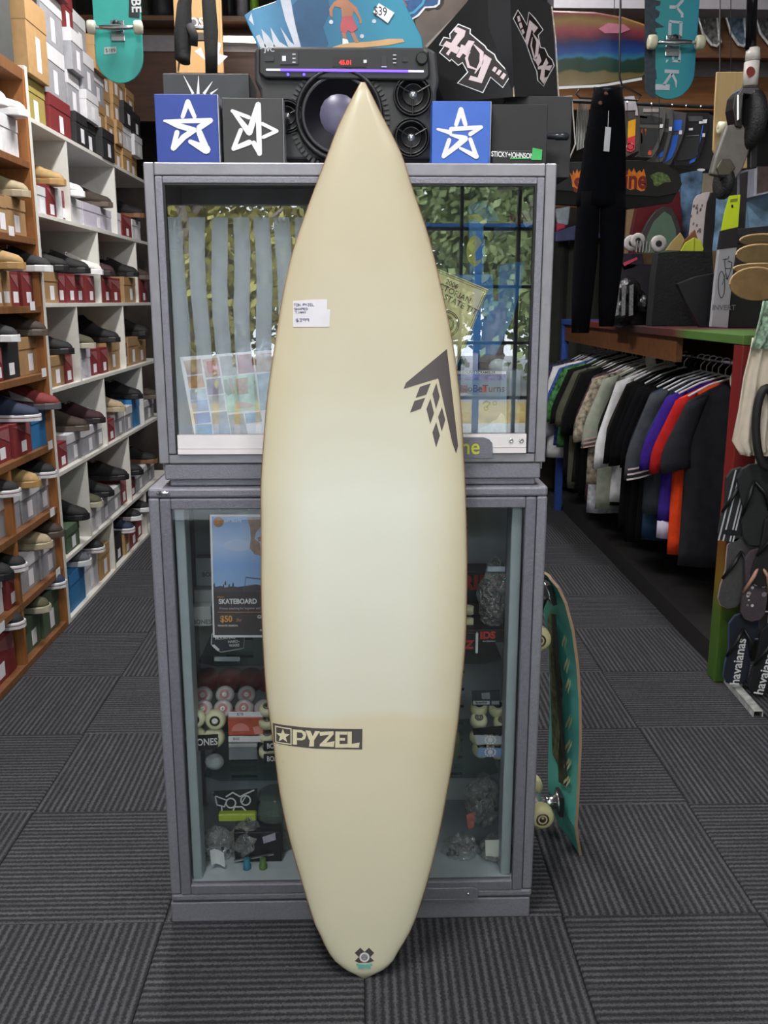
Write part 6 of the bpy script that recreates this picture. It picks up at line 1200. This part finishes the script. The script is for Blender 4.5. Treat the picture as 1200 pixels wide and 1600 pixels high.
pack('large black grip pad pack with a blue corner and white label', [(838,160),(1055,165),(1050,330),(1000,500),(950,640),(880,690),(720,690),(720,620),(800,430)], PYY+.06, mat('#1d1d21', .4, var=.15), [('pad', [(820,400),(975,390),(960,520),(920,620),(740,640),(760,560)], BK2), ('pad', [(850,200),(1000,200),(995,250),(860,250)], mat('#4a4a50', .5)), ('white_label', [(962,240),(1040,230),(1035,268),(960,275)], WHITE), ('blue_tip', [(870,640),(935,605),(915,650),(865,670)], BL3), ('blue_edge', stroke([(1000,290),(975,420),(940,580)], 7), BL3), ('lettering_block', [(860,318),(900,316),(898,338),(860,340)], WHITE), ('lettering_block', [(830,395),(960,385),(958,400),(830,408)], mat('#8d8d90', .5)), ('price_dot', [(995,370),(1020,370),(1018,405),(993,405)], PAPER)])
pack('plain black pack at the right end of the grip pad row', [(1055,170),(1110,200),(1100,560),(1075,720),(900,740),(700,700),(880,700),(960,640),(1040,400)], PYY+.08, mat('#222226', .5, var=.15), [('white_mark', circ(980, 730, 40, 14, 12), WHITE)])
# clear bags with fins on the upper board
for i, (x0_, x1_, l) in enumerate(((1090, 1126, 'left'), (1134, 1168, 'middle'), (1180, 1216, 'right, behind the scooter'))):
    t = thing('fin_pack', f'clear bag with a curved surfboard fin on the upper brown board, {l}', 'pack', tuple(at(x0_, 70, Y=5.86)))
    P = [(x0_,25),(x0_+6,20),(x1_-6,20),(x1_-4,40),(x1_-2,58),(x1_,66),(x1_-6,72),(x1_-14,70),(x0_+8,52)]
    b = MB(); b.slab([at(a_, c_, Y=5.87) for a_, c_ in P], (0, .02, 0)); b.build('fin', mat(('#8f8f8c', '#7f95ac', '#77777a')[i], .12, .6, var=.7, scale=40, bump=1, bscale=50), t)
    b = MB(); b.tube([at(a_, c_, Y=5.868) for a_, c_ in P], .008, 6, closed=True); b.build('bag_edge', mat('#d2d2d2', .15, .3, var=.3, scale=60), t)
# ---------------------------------------------------------------- scooter hanging by its handlebar end
ZY = 3.3
sc_ = thing('kick_scooter', 'kick scooter hanging upside down at the top right, black bar and grey deck', 'scooter', tuple(at(1150, 290, Y=ZY)))
MB().tube([at(1180, -160, Y=ZY), at(1173, 78, Y=ZY)], .0175, 12).build('handlebar_tube', mat('#15161a', .15, .3), sc_, smooth=True)
MB().tube([at(1168, -150, Y=ZY+.25), at(1180, -150, Y=ZY), at(1195, -150, Y=ZY-.25)], .014, 10).build('handlebar', mat('#15161a', .4), sc_, smooth=True)
WC = mat('#cfc9c4', .35, var=.04)
lf([(76,1167,1186),(94,1165,1187)], ZY, .028, WC, 'clamp', sc_); lf([(97,1164,1186),(134,1161,1183)], ZY, .03, WC, 'head_tube', sc_)
pf('red_badge', circ(1173, 112, 7, 8), ZY-.031, mat('#7a2a28', .4), sc_)
def sl_(name, pp, Y, d, m, par=sc_, bev=.004): b = MB(); b.slab([at(a, c, Y=Y) for a, c in pp], (0, d, 0)); return b.build(name, m, par, bevel=bev)
sl_('fork', [(1161,135),(1184,135),(1194,145),(1196,182),(1190,184),(1188,150),(1162,146),(1158,186),(1152,190),(1152,148)], ZY-.04, .08, CHROME)
c = at(1170, 188, Y=ZY); MB().lathe((c.x-.022, ZY, c.z), (1, .12, 0), [(0, .06), (.004, .085), (.012, .098), (.035, .098), (.043, .085), (.047, .06)], 30).build('front_wheel', mat('#17171a', .6, bump=1, bscale=160), sc_, smooth=True)
sl_('dark_shroud', [(1148,150),(1156,140),(1162,142),(1160,200),(1150,198),(1145,170)], ZY-.03, .07, mat('#1b1214', .4))
sl_('deck', [(1136,196),(1160,192),(1176,222),(1162,262),(1150,280),(1128,276),(1111,272),(1118,245)], ZY-.02, .035, mat('#6f6b66', .5, .3, var=.15), bev=.006)
sl_('rear_bracket', [(1120,262),(1128,248),(1142,248),(1150,262),(1140,274),(1124,274)], ZY-.03, .05, mat('#4a4338', .5))
c = at(1134, 284, Y=ZY); MB().lathe((c.x-.018, ZY+.02, c.z), (1, .12, 0), [(0, .03), (.004, .05), (.012, .056), (.026, .056), (.034, .05), (.037, .03)], 24).build('rear_wheel', mat('#17171a', .6, bump=1, bscale=160), sc_, smooth=True)
sl_('stem_plate', [(1176,215),(1186,205),(1184,262),(1172,264),(1172,240)], ZY, .03, mat('#1e1c20', .4))
MB().tube([at(1180, -158, Y=ZY), (at(1180, -158, Y=ZY).x, ZY, 3.95)], .003, 5).build('cord', DK, sc_)
t = slabthing('skateboard', 'blond wood skateboard hanging behind the scooter', 'skateboard', [(1120,112),(1165,112),(1174,262),(1152,264),(1122,250),(1114,235),(1117,160)], 4.2, .012, mat('#c9a877', .45, var=.08, scale=8, stretch=(8, 1, .5)), 'deck')
c = at(1122, 200, Y=4.15); MB().lathe((c.x, 4.15, c.z), (1, 0, 0), [(0, .015), (.002, .026), (.03, .026), (.032, .012)], 16).build('wheel', mat('#d3cbb2', .4), t, smooth=True); MB().tube([c, c+Vector((.16, 0, 0))], .006, 8).build('axle', STEEL, t); MB().tube([at(1142, 112, Y=4.21), at(1142, -140, Y=4.21)], .002, 4).build('cord', DK, t)
# ---------------------------------------------------------------- boards and goods above / behind the rack
BY = 6.3
def S2(name, label, cat, pp, Y, m, part, d=.02, K=K48, bevel=.003, ground=0):
    pp = K(pp); t = thing(name, label, cat, tuple(at(sum(a for a, c in pp)/len(pp), max(c for a, c in pp), Y=Y))); P = [at(a, c, Y=Y) for a, c in pp]; lo = min(p.z for p in P)
    for p in P:
        if ground and p.z < lo+ground: p.z = 1.469
    b = MB(); b.slab(P, (0, d, 0)); b.build(part, m, t, bevel=bevel); return t
S2('surfboard', 'dark red surfboard standing behind the black trousers', 'surfboard', [(648,345),(970,235),(990,480),(985,700),(600,700),(605,560)], 6.62, mat('#5f1a22', .35, var=.1), 'board_body', .05, ground=.08)
S2('surfboard', 'tan surfboard edge standing left of the dark red one', 'surfboard', [(577,345),(655,335),(600,700),(560,700)], 6.7, mat('#8f7455', .5), 'board_body', .04, ground=.08)
gb = [(640,700),(680,560),(730,460),(790,380),(850,345),(910,360),(950,430),(980,520),(985,700)]
t = S2('surfboard', 'grey-green surfboard nose with a dark grey rim in front of the red board', 'surfboard', gb, 6.5, mat('#3c3839', .4), 'board_rim', .04, ground=.05)
pf('green_deck', K48([(700,700),(725,570),(775,460),(855,385),(905,420),(940,520),(950,700)]), 6.499, mat('#57705f', .5, var=.06), t, .002)
K533 = lambda ps: c5(ps, 1040, 260, 5.333)
S2('mural_panel', 'blue and white wave-painted panel right of the red surfboard', 'panel', [(130,60),(310,20),(310,150),(290,230),(235,290),(210,600),(120,650)], 6.75, mat('#6d8fb5', .5, var=.8, scale=9), 'panel', .05, K533)
S2('mural_panel', 'pale blue wave-painted panel behind the neon poster', 'panel', [(400,215),(540,150),(530,260),(470,540),(450,705),(370,705)], 6.75, mat('#7fa3c4', .5, var=.7, scale=10), 'panel', .05, K533)
S2('mural_panel', 'light blue painted panel at the far right edge', 'panel', [(690,40),(900,0),(900,560),(700,540),(680,300)], 6.7, mat('#8cb0d0', .5, var=.5, scale=7), 'panel', .1, K533)
S2('backing_board', 'cream card panel above the dotted white board', 'panel', [(315,55),(430,60),(410,215),(300,235)], 6.74, mat('#a89c88', .6), 'card', .06, K533)
t = S2('skateboard_deck', 'white deck with small dark hook prints, upright on the rack top', 'skateboard', [(235,280),(262,240),(330,215),(372,212),(345,350),(300,620),(160,605),(215,400)], 6.2, mat('#c0b5b4', .5, var=.05), 'deck', .01, K533, ground=.08)
r = random.Random(4)
for k in range(18): x, y = 215+r.uniform(0, 100)+ (0), 290+r.uniform(0, 280); x = x if x-215 > (y-290)*-.1 else x+20; pf('hook_print', K533([(x-40*(y-290)/280*.7, y), (x+10-40*(y-290)/280*.7, y+2), (x+8-40*(y-290)/280*.7, y+22), (x-4-40*(y-290)/280*.7, y+24)]), 6.199, mat('#6f5f62', .5), t)
S2('skateboard_deck', 'black deck upright right of the white deck', 'skateboard', [(345,300),(375,220),(425,215),(410,500),(370,705),(305,700),(330,420)], 6.15, mat('#1e1b1f', .4, var=.2), 'deck', .01, K533, ground=.05)
t = S2('poster', 'neon yellow poster with a narrow stem at the right', 'poster', [(530,245),(625,235),(605,505),(475,535),(455,705),(440,705),(462,530),(490,380)], 5.9, mat('#c6dc24', .6, var=.04), 'poster_sheet', .004, K533, ground=.04)
pf('title_block', K533([(540,275),(600,265),(598,290),(538,300)]), 5.899, mat('#7f8a2a', .6), t); pf('figure_mark', K533(circ(555, 332, 9, 15, 10)), 5.899, DK, t)
S2('upright_board', 'dark brown upright panel right of the neon poster', 'panel', [(625,60),(690,40),(685,510),(605,510),(625,235)], 6.0, mat('#2a2327', .6, var=.2), 'panel', .02, K533, ground=.05)
t = S2('picture_frame', 'white framed dark picture at the right edge', 'picture', [(745,0),(900,0),(900,215),(738,250)], 6.5, mat('#b9bccb', .4), 'frame', .3, K533); pf('picture', K533([(765,0),(900,0),(900,195),(758,230)]), 6.499, mat('#5a4a48', .6, var=.4, scale=12), t)
for nm, lb_, pp, Y, h in (('surf_fin', 'tan wooden fin shape pointing up on the rack top', [(0,702),(45,635),(125,550),(162,612),(125,705)], 5.6, '#a08a5c'), ('surf_fin', 'brown wooden fin shape between the tan and the lime one', [(150,700),(160,615),(245,524),(268,600),(270,700)], 5.65, '#7a4a30'), ('surf_fin', 'lime yellow fin shape on the rack top', [(125,706),(165,635),(240,590),(298,622),(320,690),(310,708)], 5.5, '#b5c23a')):
    t = S2(nm, lb_, 'fin', pp, Y, mat(h, .4, var=.06), 'fin_blade', .012, K533)
    if h == '#b5c23a': pf('centre_line', K533(stroke([(240,592),(238,706)], 5)), Y-.001, mat('#6f7a2a', .5), t)
# goods on the rack top (z = 1.468)
TZ2 = 1.468
def topbox(label, name, cat, pp, Y, dep, m, K=K533, part='carton_body'):
    t = thing(name, label, cat, tuple(at(*K([pp[0]])[0], Y=Y))); P = [at(a, c, Y=Y) for a, c in K(pp)]
    for p in P: p.z = max(p.z, TZ2+.001)
    b = MB(); b.slab(P, (0, dep, 0)); b.build(part, m, t, bevel=.003); return t
topbox('big black fabric bag standing on the rack top', 'carry_bag', 'bag', [(-60,720),(0,712),(120,705),(390,706),(400,900),(380,1340),(60,1345),(-120,1330),(-90,950)], 5.0, .1, mat('#17171a', .9, var=.25, scale=30, bump=.8), part='bag_body')
topbox('brown open carton behind the black bag on the rack top', 'carton', 'box', [(-230,720),(-60,716),(445,706),(440,1000),(-180,1000),(-215,850)], 5.35, .25, mat('#6e5638', .7, var=.12))
topbox('black slanted folder case leaning on the bicycle box', 'folder_case', 'case', [(100,978),(250,920),(425,885),(385,1345),(290,1350),(180,1150)], 4.75, .04, mat('#1a1b20', .45, var=.15), part='case_body')
t = topbox('tall grey carton printed with a black bicycle drawing', 'bicycle_box', 'box', [(445,690),(595,672),(560,900),(520,1352),(378,1338),(415,950)], 4.6, .03, mat('#a3a2ab', .6, var=.04))
MB().slab([at(a, c, Y=4.598) for a, c in K533([(470,535),(600,515),(595,672),(445,690)])], (0, .03, 0)).build('dark_cap', mat('#1f1a20', .6), t)
def bkp(ps, wd): return [K533(q) for q in brush(ps, wd)]
el = [(465+27*cos(a), 985+110*sin(a)) for a in [2*pi*k/22 for k in range(23)]]
join_flat('bicycle_print', bkp(el, 6) + bkp([(470,985),(500,890),(490,790),(500,770)], 5) + bkp([(478,775),(520,770),(525,750)], 6) + bkp([(500,890),(515,940),(545,850),(550,800),(520,790)], 6) + bkp([(495,850),(545,850)], 6) + bkp([(515,940),(500,930)], 7), 4.5985, mat('#1c1b20', .6), t)
text('lettering', 'INVERT', at(1131, 481, Y=4.598), (1, 0, 0), (0, 0, 1), .035, mat('#6d6c74', .6), t, bold=.02)
topbox('black cartons at the right end of the rack top', 'carton', 'box', [(550,1060),(840,1080),(830,1400),(525,1390)], 4.615, .1, mat('#131316', .6, var=.15))
topbox('black boxes stacked above the wooden decks at the right edge', 'carton', 'box', [(600,520),(900,490),(900,640),(620,640)], 4.64, .1, mat('#26252c', .6, var=.2))
# wooden decks seen on end
for i, (cx, cy, rx, ry, Y, h, l) in enumerate(((1192, 376, 36, 10, 4.15, '#6b5638', 'topmost dark'), (1190, 398, 40, 16, 4.0, '#7a6540', 'second'), (1192, 420, 46, 8, 3.95, '#9a7a4c', 'thin third'), (1182, 444, 42, 26, 3.85, '#8f6f48', 'lowest and largest'))):
    P = circ(cx, cy, rx, ry, 26); t = slabthing('wooden_deck', f'{l} of the oval wooden cruiser decks at the right edge', 'skateboard', P, Y, .01, mat(h, .5, var=.15, scale=30), 'deck')
    b = MB(); b.tube([at(a, c, Y=Y) for a, c in circ(cx, cy, rx, ry, 13, pi, 2*pi)], .004, 5); b.build('pale_edge', mat('#c7a77c', .5), t)
    MB().tube([at(1210, cy, Y=Y+.01), (at(1210, cy, Y=Y).x, Y+.06, at(1210, cy, Y=Y).z)], .01, 6).build('wall_peg', STEEL, t)
# white discs and black gear left of the bag
for i, (x, y, rr, l) in enumerate(((1028, 381, 12.5, 'right one with a black hub'), (986, 380, 12, 'left one'), (996, 376, 11, 'middle one'))):
    Y = 5.34-.02*i; c = at(x, y, Y=Y); t = thing('wheel_disc', f'white plastic roller disc on the rack top, {l}', 'disc', tuple(c)); R_ = rr/1440*5.3
    MB().lathe(c, (0, -1, 0), [(0, R_), (.015, R_), (.02, R_*.9), (.016, R_*.42)], 24).build('disc', mat('#c7c0c0', .4), t, smooth=True); MB().lathe(c+Vector((0, -.015, 0)), (0, -1, 0), [(0, R_*.4), (.004, R_*.36)], 16).build('hub', DK, t)
t = thing('roller_truck', 'grey metal roller bracket between the white discs', 'bracket', tuple(at(1006, 384, Y=5.1))); 
for k in range(5): x = 996+k*5; MB().tube([at(x, 376+k*.3, Y=5.1), at(x-2, 394, Y=5.1)], .006, 6).build('bracket_bar', mat('#7d7a7a', .3, .6), t)
t = S2('soft_case', 'dark case with a pink stripe under the white discs', 'case', [(540,700),(690,700),(700,790),(550,830),(520,770)], 5.3, mat('#2a2134', .6), 'case_body', .1); fbox('case_base', (960, 412, 1034, 495), 5.3, .2, mat('#1e1a22', .7, var=.2), t, .004, z0=1.469); pf('pink_stripe', K48([(548,770),(650,728),(655,745),(552,797)]), 5.299, mat('#e0486a', .5), t)
GK = lambda ps: c5(ps, 860, 260, 3.53)
t = thing('glove_pile', 'heap of glossy black gloves and pads on the rack top left of the bag', 'gloves', tuple(at(985, 490, Y=5.4)))
r = random.Random(8)
for k in range(9):
    c = at(958+r.uniform(0, 55), 0+r.uniform(452, 492), Y=5.2+r.uniform(-.05, .2)); c.z = max(c.z, TZ2+.05); MB().ball(c, r.uniform(.05, .085), 12, sz=(1, .8, 1)).build('glove', mat('#131417', .22, var=.3, bump=1, bscale=60), t, smooth=True)
for x in (962, 972, 984): b = MB(); b.slab([at(x, 446, Y=5.08), at(x+6, 444, Y=5.08), at(x+5, 492, Y=5.08), at(x-1, 494, Y=5.08)], (0, .01, 0)); b.build('silver_strap', mat('#a9a9b0', .15, .7, var=.5, scale=90), t)
# dark garments far right of the cabinet, on a rail
br = thing('garment_rail', 'timber rail across the back behind the rack', 'rail', (1.9, 7.35, 1.98)); MB().box(1.25, 2.9, 7.42, 7.46, at(890, 320, Y=7.42).z-.02, at(890, 320, Y=7.42).z+.02).build('rail_bar', mat('#8a5c34', .6), br)
zr = at(890, 320, Y=7.42).z
MB().box(1.25, 1.29, 7.42, 7.46, 0, zr+.02).build('post', BROWN, br); MB().box(2.86, 2.9, 7.42, 7.46, 0, zr+.02).build('post', BROWN, br)
for i, (xc, col, top, l) in enumerate(((1.42, '#2a2c22', .16, 'leftmost'), (1.55, '#242620', .12, 'second from the left'), (1.70, '#2c2d26', .14, 'third from the left'), (1.86, '#23251f', .12, 'rightmost'))):
    t = thing('long_coat', f'dark olive long garment hanging far back right of the cabinet, {l}', 'coat', (xc, 7.44, zr)); R = []
    for f in [k/8 for k in range(9)]:
        z = zr-top-f*(zr-top-.35); w_ = .03 if f == 0 else .085+.02*f; R.append([(xc+w_*cos(a), 7.44+(.05+.02*sin(4*a+i))*sin(a), z) for a in [2*pi*k/18 for k in range(18)]])
    b = MB(); b.rings(R); b.build('cloth', mat(col, .95, var=.15, bump=.5, bscale=30), t, smooth=True); MB().tube([(xc, 7.44, zr-top), (xc, 7.44, zr-.02)], .004, 5).build('hook', DK, t)
for i, (pp, h, l) in enumerate((([(868,326),(892,322),(888,352),(872,352)], '#b9c6d2', 'pale blue helmet'), ([(870,348),(882,345),(885,356),(870,362)], '#d0405c', 'pink cap'), ([(868,362),(905,350),(935,356),(940,372),(868,378)], '#4a4f7a', 'violet shirt shoulders'))):
    slabthing('accessory', f'{l} seen far back between the cabinet and the trousers', 'accessory', pp, 7.3, .05, mat(h, .5, var=.2), 'item_body', .01)
# ---------------------------------------------------------------- cruiser board leaning by the cabinet
kb = thing('cruiser_skateboard', 'teal cruiser skateboard with cream wheels standing on its tail against the cabinet side', 'skateboard', tuple(at(915, 1345, Z=0)))
NE = [(917,1347),(911,1318),(906,1295),(907,1262),(909,1215),(911.5,1160),(911,1100),(907.5,1040),(901,985),(891,942),(882,918),(874,905)]   # edge nearest the viewer, seen in the image
W_ = .225; Yn = 2.385; SKW = -.17
prof = []
for k, (x, y) in enumerate(NE):
    f = k/(len(NE)-1); prof.append(at(x, y, Y=Yn+(.06 if k == len(NE)-1 else .03 if k == len(NE)-2 else .01 if k in (0, len(NE)-3) else 0)))
Wf = [.16, .19, .21, .222, .225, .225, .225, .222, .215, .19, .14, .07]
b = MB(); R = []
for k, p in enumerate(prof):
    d_ = (prof[min(k+1, len(prof)-1)]-prof[max(k-1, 0)]).normalized(); nrm = Vector((-d_.z, 0, d_.x)).normalized()  # towards -x
    if nrm.x > 0: nrm = -nrm
    yc = Yn+W_/2; hw_ = Wf[k]/2; z0_ = Vector((p.x, yc, max(p.z, .001)))
    R.append([z0_+Vector((SKW*(y_+W_/2), y_, 0))+nrm*(t_+.004*(abs(y_)/max(hw_, .01))**2) for y_, t_ in [(-hw_, 0), (-hw_*.5, 0), (0, 0), (hw_*.5, 0), (hw_, 0), (hw_, .008), (hw_*.5, .008), (0, .008), (-hw_*.5, .008), (-hw_, .008)]])
b.rings(R); TEAL = mat('#68cfc4', .45, var=.06, scale=12)
# split the materials: underside teal, edge maple, top grip
dk = b.build('deck', [mat('#9c8066', .5, var=.12, scale=60, stretch=(60, 1, 1)), TEAL, mat('#1b1b1c', .95)], kb, bevel=0)
for pl in dk.data.polygons:
    if pl.normal.x < -.55: pl.material_index = 1
    elif pl.normal.x > .55: pl.material_index = 2
def bd(f, yy, off):     # point on the underside at length f, across yy
    s = f*(len(prof)-1); k = min(int(s), len(prof)-2); q = s-k; p = prof[k].lerp(prof[k+1], q); d_ = (prof[k+1]-prof[k]).normalized(); nrm = Vector((-d_.z, 0, d_.x)); nrm = -nrm if nrm.x > 0 else nrm
    return Vector((p.x+SKW*(yy+W_/2), Yn+W_/2+yy, p.z))+nrm*(.011+off), nrm, d_
GR = mat('#dfe3b0', .5, var=.2)
for poly, mm in (([(.74, -.0), (.3, -.045), (.28, .02), (.45, .05), (.72, .06)], mat('#2b3026', .5, var=.7, scale=60)), ([(.74, .04), (.55, .0), (.33, .03), (.34, .075), (.7, .08)], mat('#6b7050', .5, var=.6, scale=50))):
    b = MB(); n_ = len(poly); b.slab([bd(f, y_, .0018)[0] for f, y_ in poly], (-.0006, 0, 0)); b.build('graphic_print', mm, kb)
for f in (.7, .64, .59, .5, .44, .39, .34): 
    for dy_ in (0, .02): b = MB(); b.slab([bd(f, -.055-dy_*.6, .003)[0], bd(f-.035, -.02-dy_, .003)[0], bd(f-.045, -.02-dy_, .003)[0], bd(f-.012, -.055-dy_*.6, .003)[0]], (-.0006, 0, 0)); b.build('graphic_stroke', GR, kb)
for f, wx, wy in ((.21, 856, 1273), (.83, 851, 996)):
    pc, nrm, d_ = bd(f, 0, 0); wc = at(wx, wy, Y=Yn+.03); ax_ = Vector((0, 1, 0))
    b = MB(); b.lathe(pc, nrm, [(0, .001), (0, .045), (.012, .045), (.014, .03)], 4); tk = b.build('truck', mat('#1b1d20', .5), kb)
    MB().lathe(pc+nrm*.012, nrm, [(0, .035), (.004, .036), (.008, .022), (.03, .018), (.036, .02)], 12).build('base_plate', STEEL, tk, smooth=True)
    ac = Vector((wc.x-.02, Yn+W_/2, wc.z)); MB().tube([ac-ax_*.085, ac-ax_*.04, ac, ac+ax_*.04, ac+ax_*.085], [.008, .014, .02, .014, .008], 10).build('axle_hanger', mat('#b4b6b8', .25, .9), tk, smooth=True)
    MB().tube([pc+nrm*.03, ac], [.018, .014], 8).build('kingpin', mat('#4a4c50', .3, .8), tk, smooth=True)
    for s in (-1, 1):
        c = ac+ax_*s*.085; w1_ = MB().lathe(c-ax_*.024*1, (0, 1, 0), [(0, .017), (.001, .025), (.006, .0335), (.014, .0355), (.034, .0355), (.042, .0335), (.047, .025), (.048, .017)], 26).build('wheel', mat('#d2cb9c', .4, var=.05), tk, smooth=True)
        MB().lathe(c-Vector((0, .024, 0)), (0, -1, 0), [(-.003, .019), (.001, .019), (.001, .015), (-.002, .012), (.004, .006), (.005, .003)], 18).build('axle_nut', mat('#7a6660', .3, .8), tk, smooth=True) if s < 0 else None
# ---------------------------------------------------------------- top left: straps, bag, things by the ledge
HY = 4.6
t = thing('plank', 'tall tan timber plank hanging behind the black straps', 'board', tuple(at(318, 118, Y=5.6))); fbox('plank_board', (271, -90, 346, 114), 5.6, .03, mat('#b98f5c', .6, var=.08, scale=6, stretch=(6, 1, .6)), t, .002, z0=None)
pf('round_label', circ(306, 36, 8), 5.599, mat('#5a5a5c', .5), t); MB().tube([at(310, -88, Y=5.61), (at(310, -88, Y=5.61).x, 5.61, 3.95)], .003, 4).build('cord', DK, t)
text('lettering', 'LOST', at(308, 36, Y=5.597), (1, 0, 0), (0, 0, 1), .07, mat('#d9d6d2', .5), t, bold=.02)
t = thing('shoulder_bag', 'black padded strap bag hanging left of the long black strap', 'bag', tuple(at(285, 95, Y=HY))); lf([(-60,288,296),(-10,284,300),(8,277,299),(50,272,300),(92,273,297),(98,280,297)], HY, .05, mat('#131315', .9, bump=.6), 'bag_body', t); MB().tube([at(296, 40, Y=HY-.03), at(303, 55, Y=HY-.04), at(302, 72, Y=HY-.03)], .02, 8).build('side_pouch', mat('#131315', .9), t, smooth=True)
MB().tube([at(280, 96, Y=HY), at(278, 112, Y=HY)], .005, 5).build('zip_pull', mat('#8c7a68', .4), t); MB().tube([at(292, -58, Y=HY), at(292, -130, Y=HY)], .006, 5).build('loop', BLACK, t)
t = thing('strap', 'long black strap hanging in front of the tan plank', 'strap', tuple(at(330, 115, Y=HY+.1))); lf([(-120,318,332),(-20,312,334),(0,315,337),(50,318,341),(80,320,340),(116,321,340)], HY+.1, .02, mat('#101011', .9, bump=.4), 'webbing', t)
t = thing('buckle', 'silver buckle clip between the two black straps', 'buckle', tuple(at(310, 42, Y=HY+.02))); fbox('buckle_body', (302, 40, 320, 45), HY+.12, .02, STEEL, t, .002); fbox('dark_clip', (304, 50, 320, 63), HY+.12, .02, mat('#4a4038', .4), t, .002)
t = thing('paper_bag', 'pale lilac folded paper sheets hanging behind the black strap', 'paper', tuple(at(345, 80, Y=5.2))); pf('sheet', [(304,80),(314,74),(322,96),(316,90)], 5.3, mat('#c3b6c0', .6), t, .002); pf('sheet', [(340,66),(346,68),(342,84),(356,88),(342,102),(340,100)], 5.3, mat('#c3b6c0', .6), t, .002)
MB().tube([at(343, 66, Y=5.3), at(343, -60, Y=5.3)], .001, 4).build('string', DK, t)
# goods standing on the far ledge
ZL = at(400, 46, Y=7.0).z+.03
gl = [(236, 268, '#2a2b30', 'dark helmet'), (205, 232, '#3a4034', 'olive bag'), (352, 366, '#1f1d1f', 'black upright'), (369, 388, '#8b8790', 'grey carton'), (390, 404, '#7fae2c', 'lime green wetsuit boot'), (172, 200, '#4a4448', 'grey bag'), (150, 168, '#7a3a30', 'red carton')]
for i, (xa, xb, h, l) in enumerate(gl):
    a, c = at(xa, 30, Y=6.85).x, at(xb, 30, Y=6.85).x; t = thing('stored_item', f'{l} standing on the brown ledge at the back of the shop', 'storage', ((a+c)/2, 6.88, ZL)); hh_ = (.34, .3, .5, .32, .3, .3, .26)[i]
    b = MB(); q = [((a+c)/2, (c-a)/2)]; b.rings([[(((a+c)/2)+(c-a)/2*k_*cos(an), 6.9+.08*k_*sin(an), ZL+.001+z_) for an in [2*pi*k/12 for k in range(12)]] for z_, k_ in ((0, .8), (hh_*.1, 1), (hh_*.6, .95), (hh_*.9, .7), (hh_, .3))]); b.build('item_body', mat(h, .6, var=.3, scale=14, bump=.5), t, smooth=True)
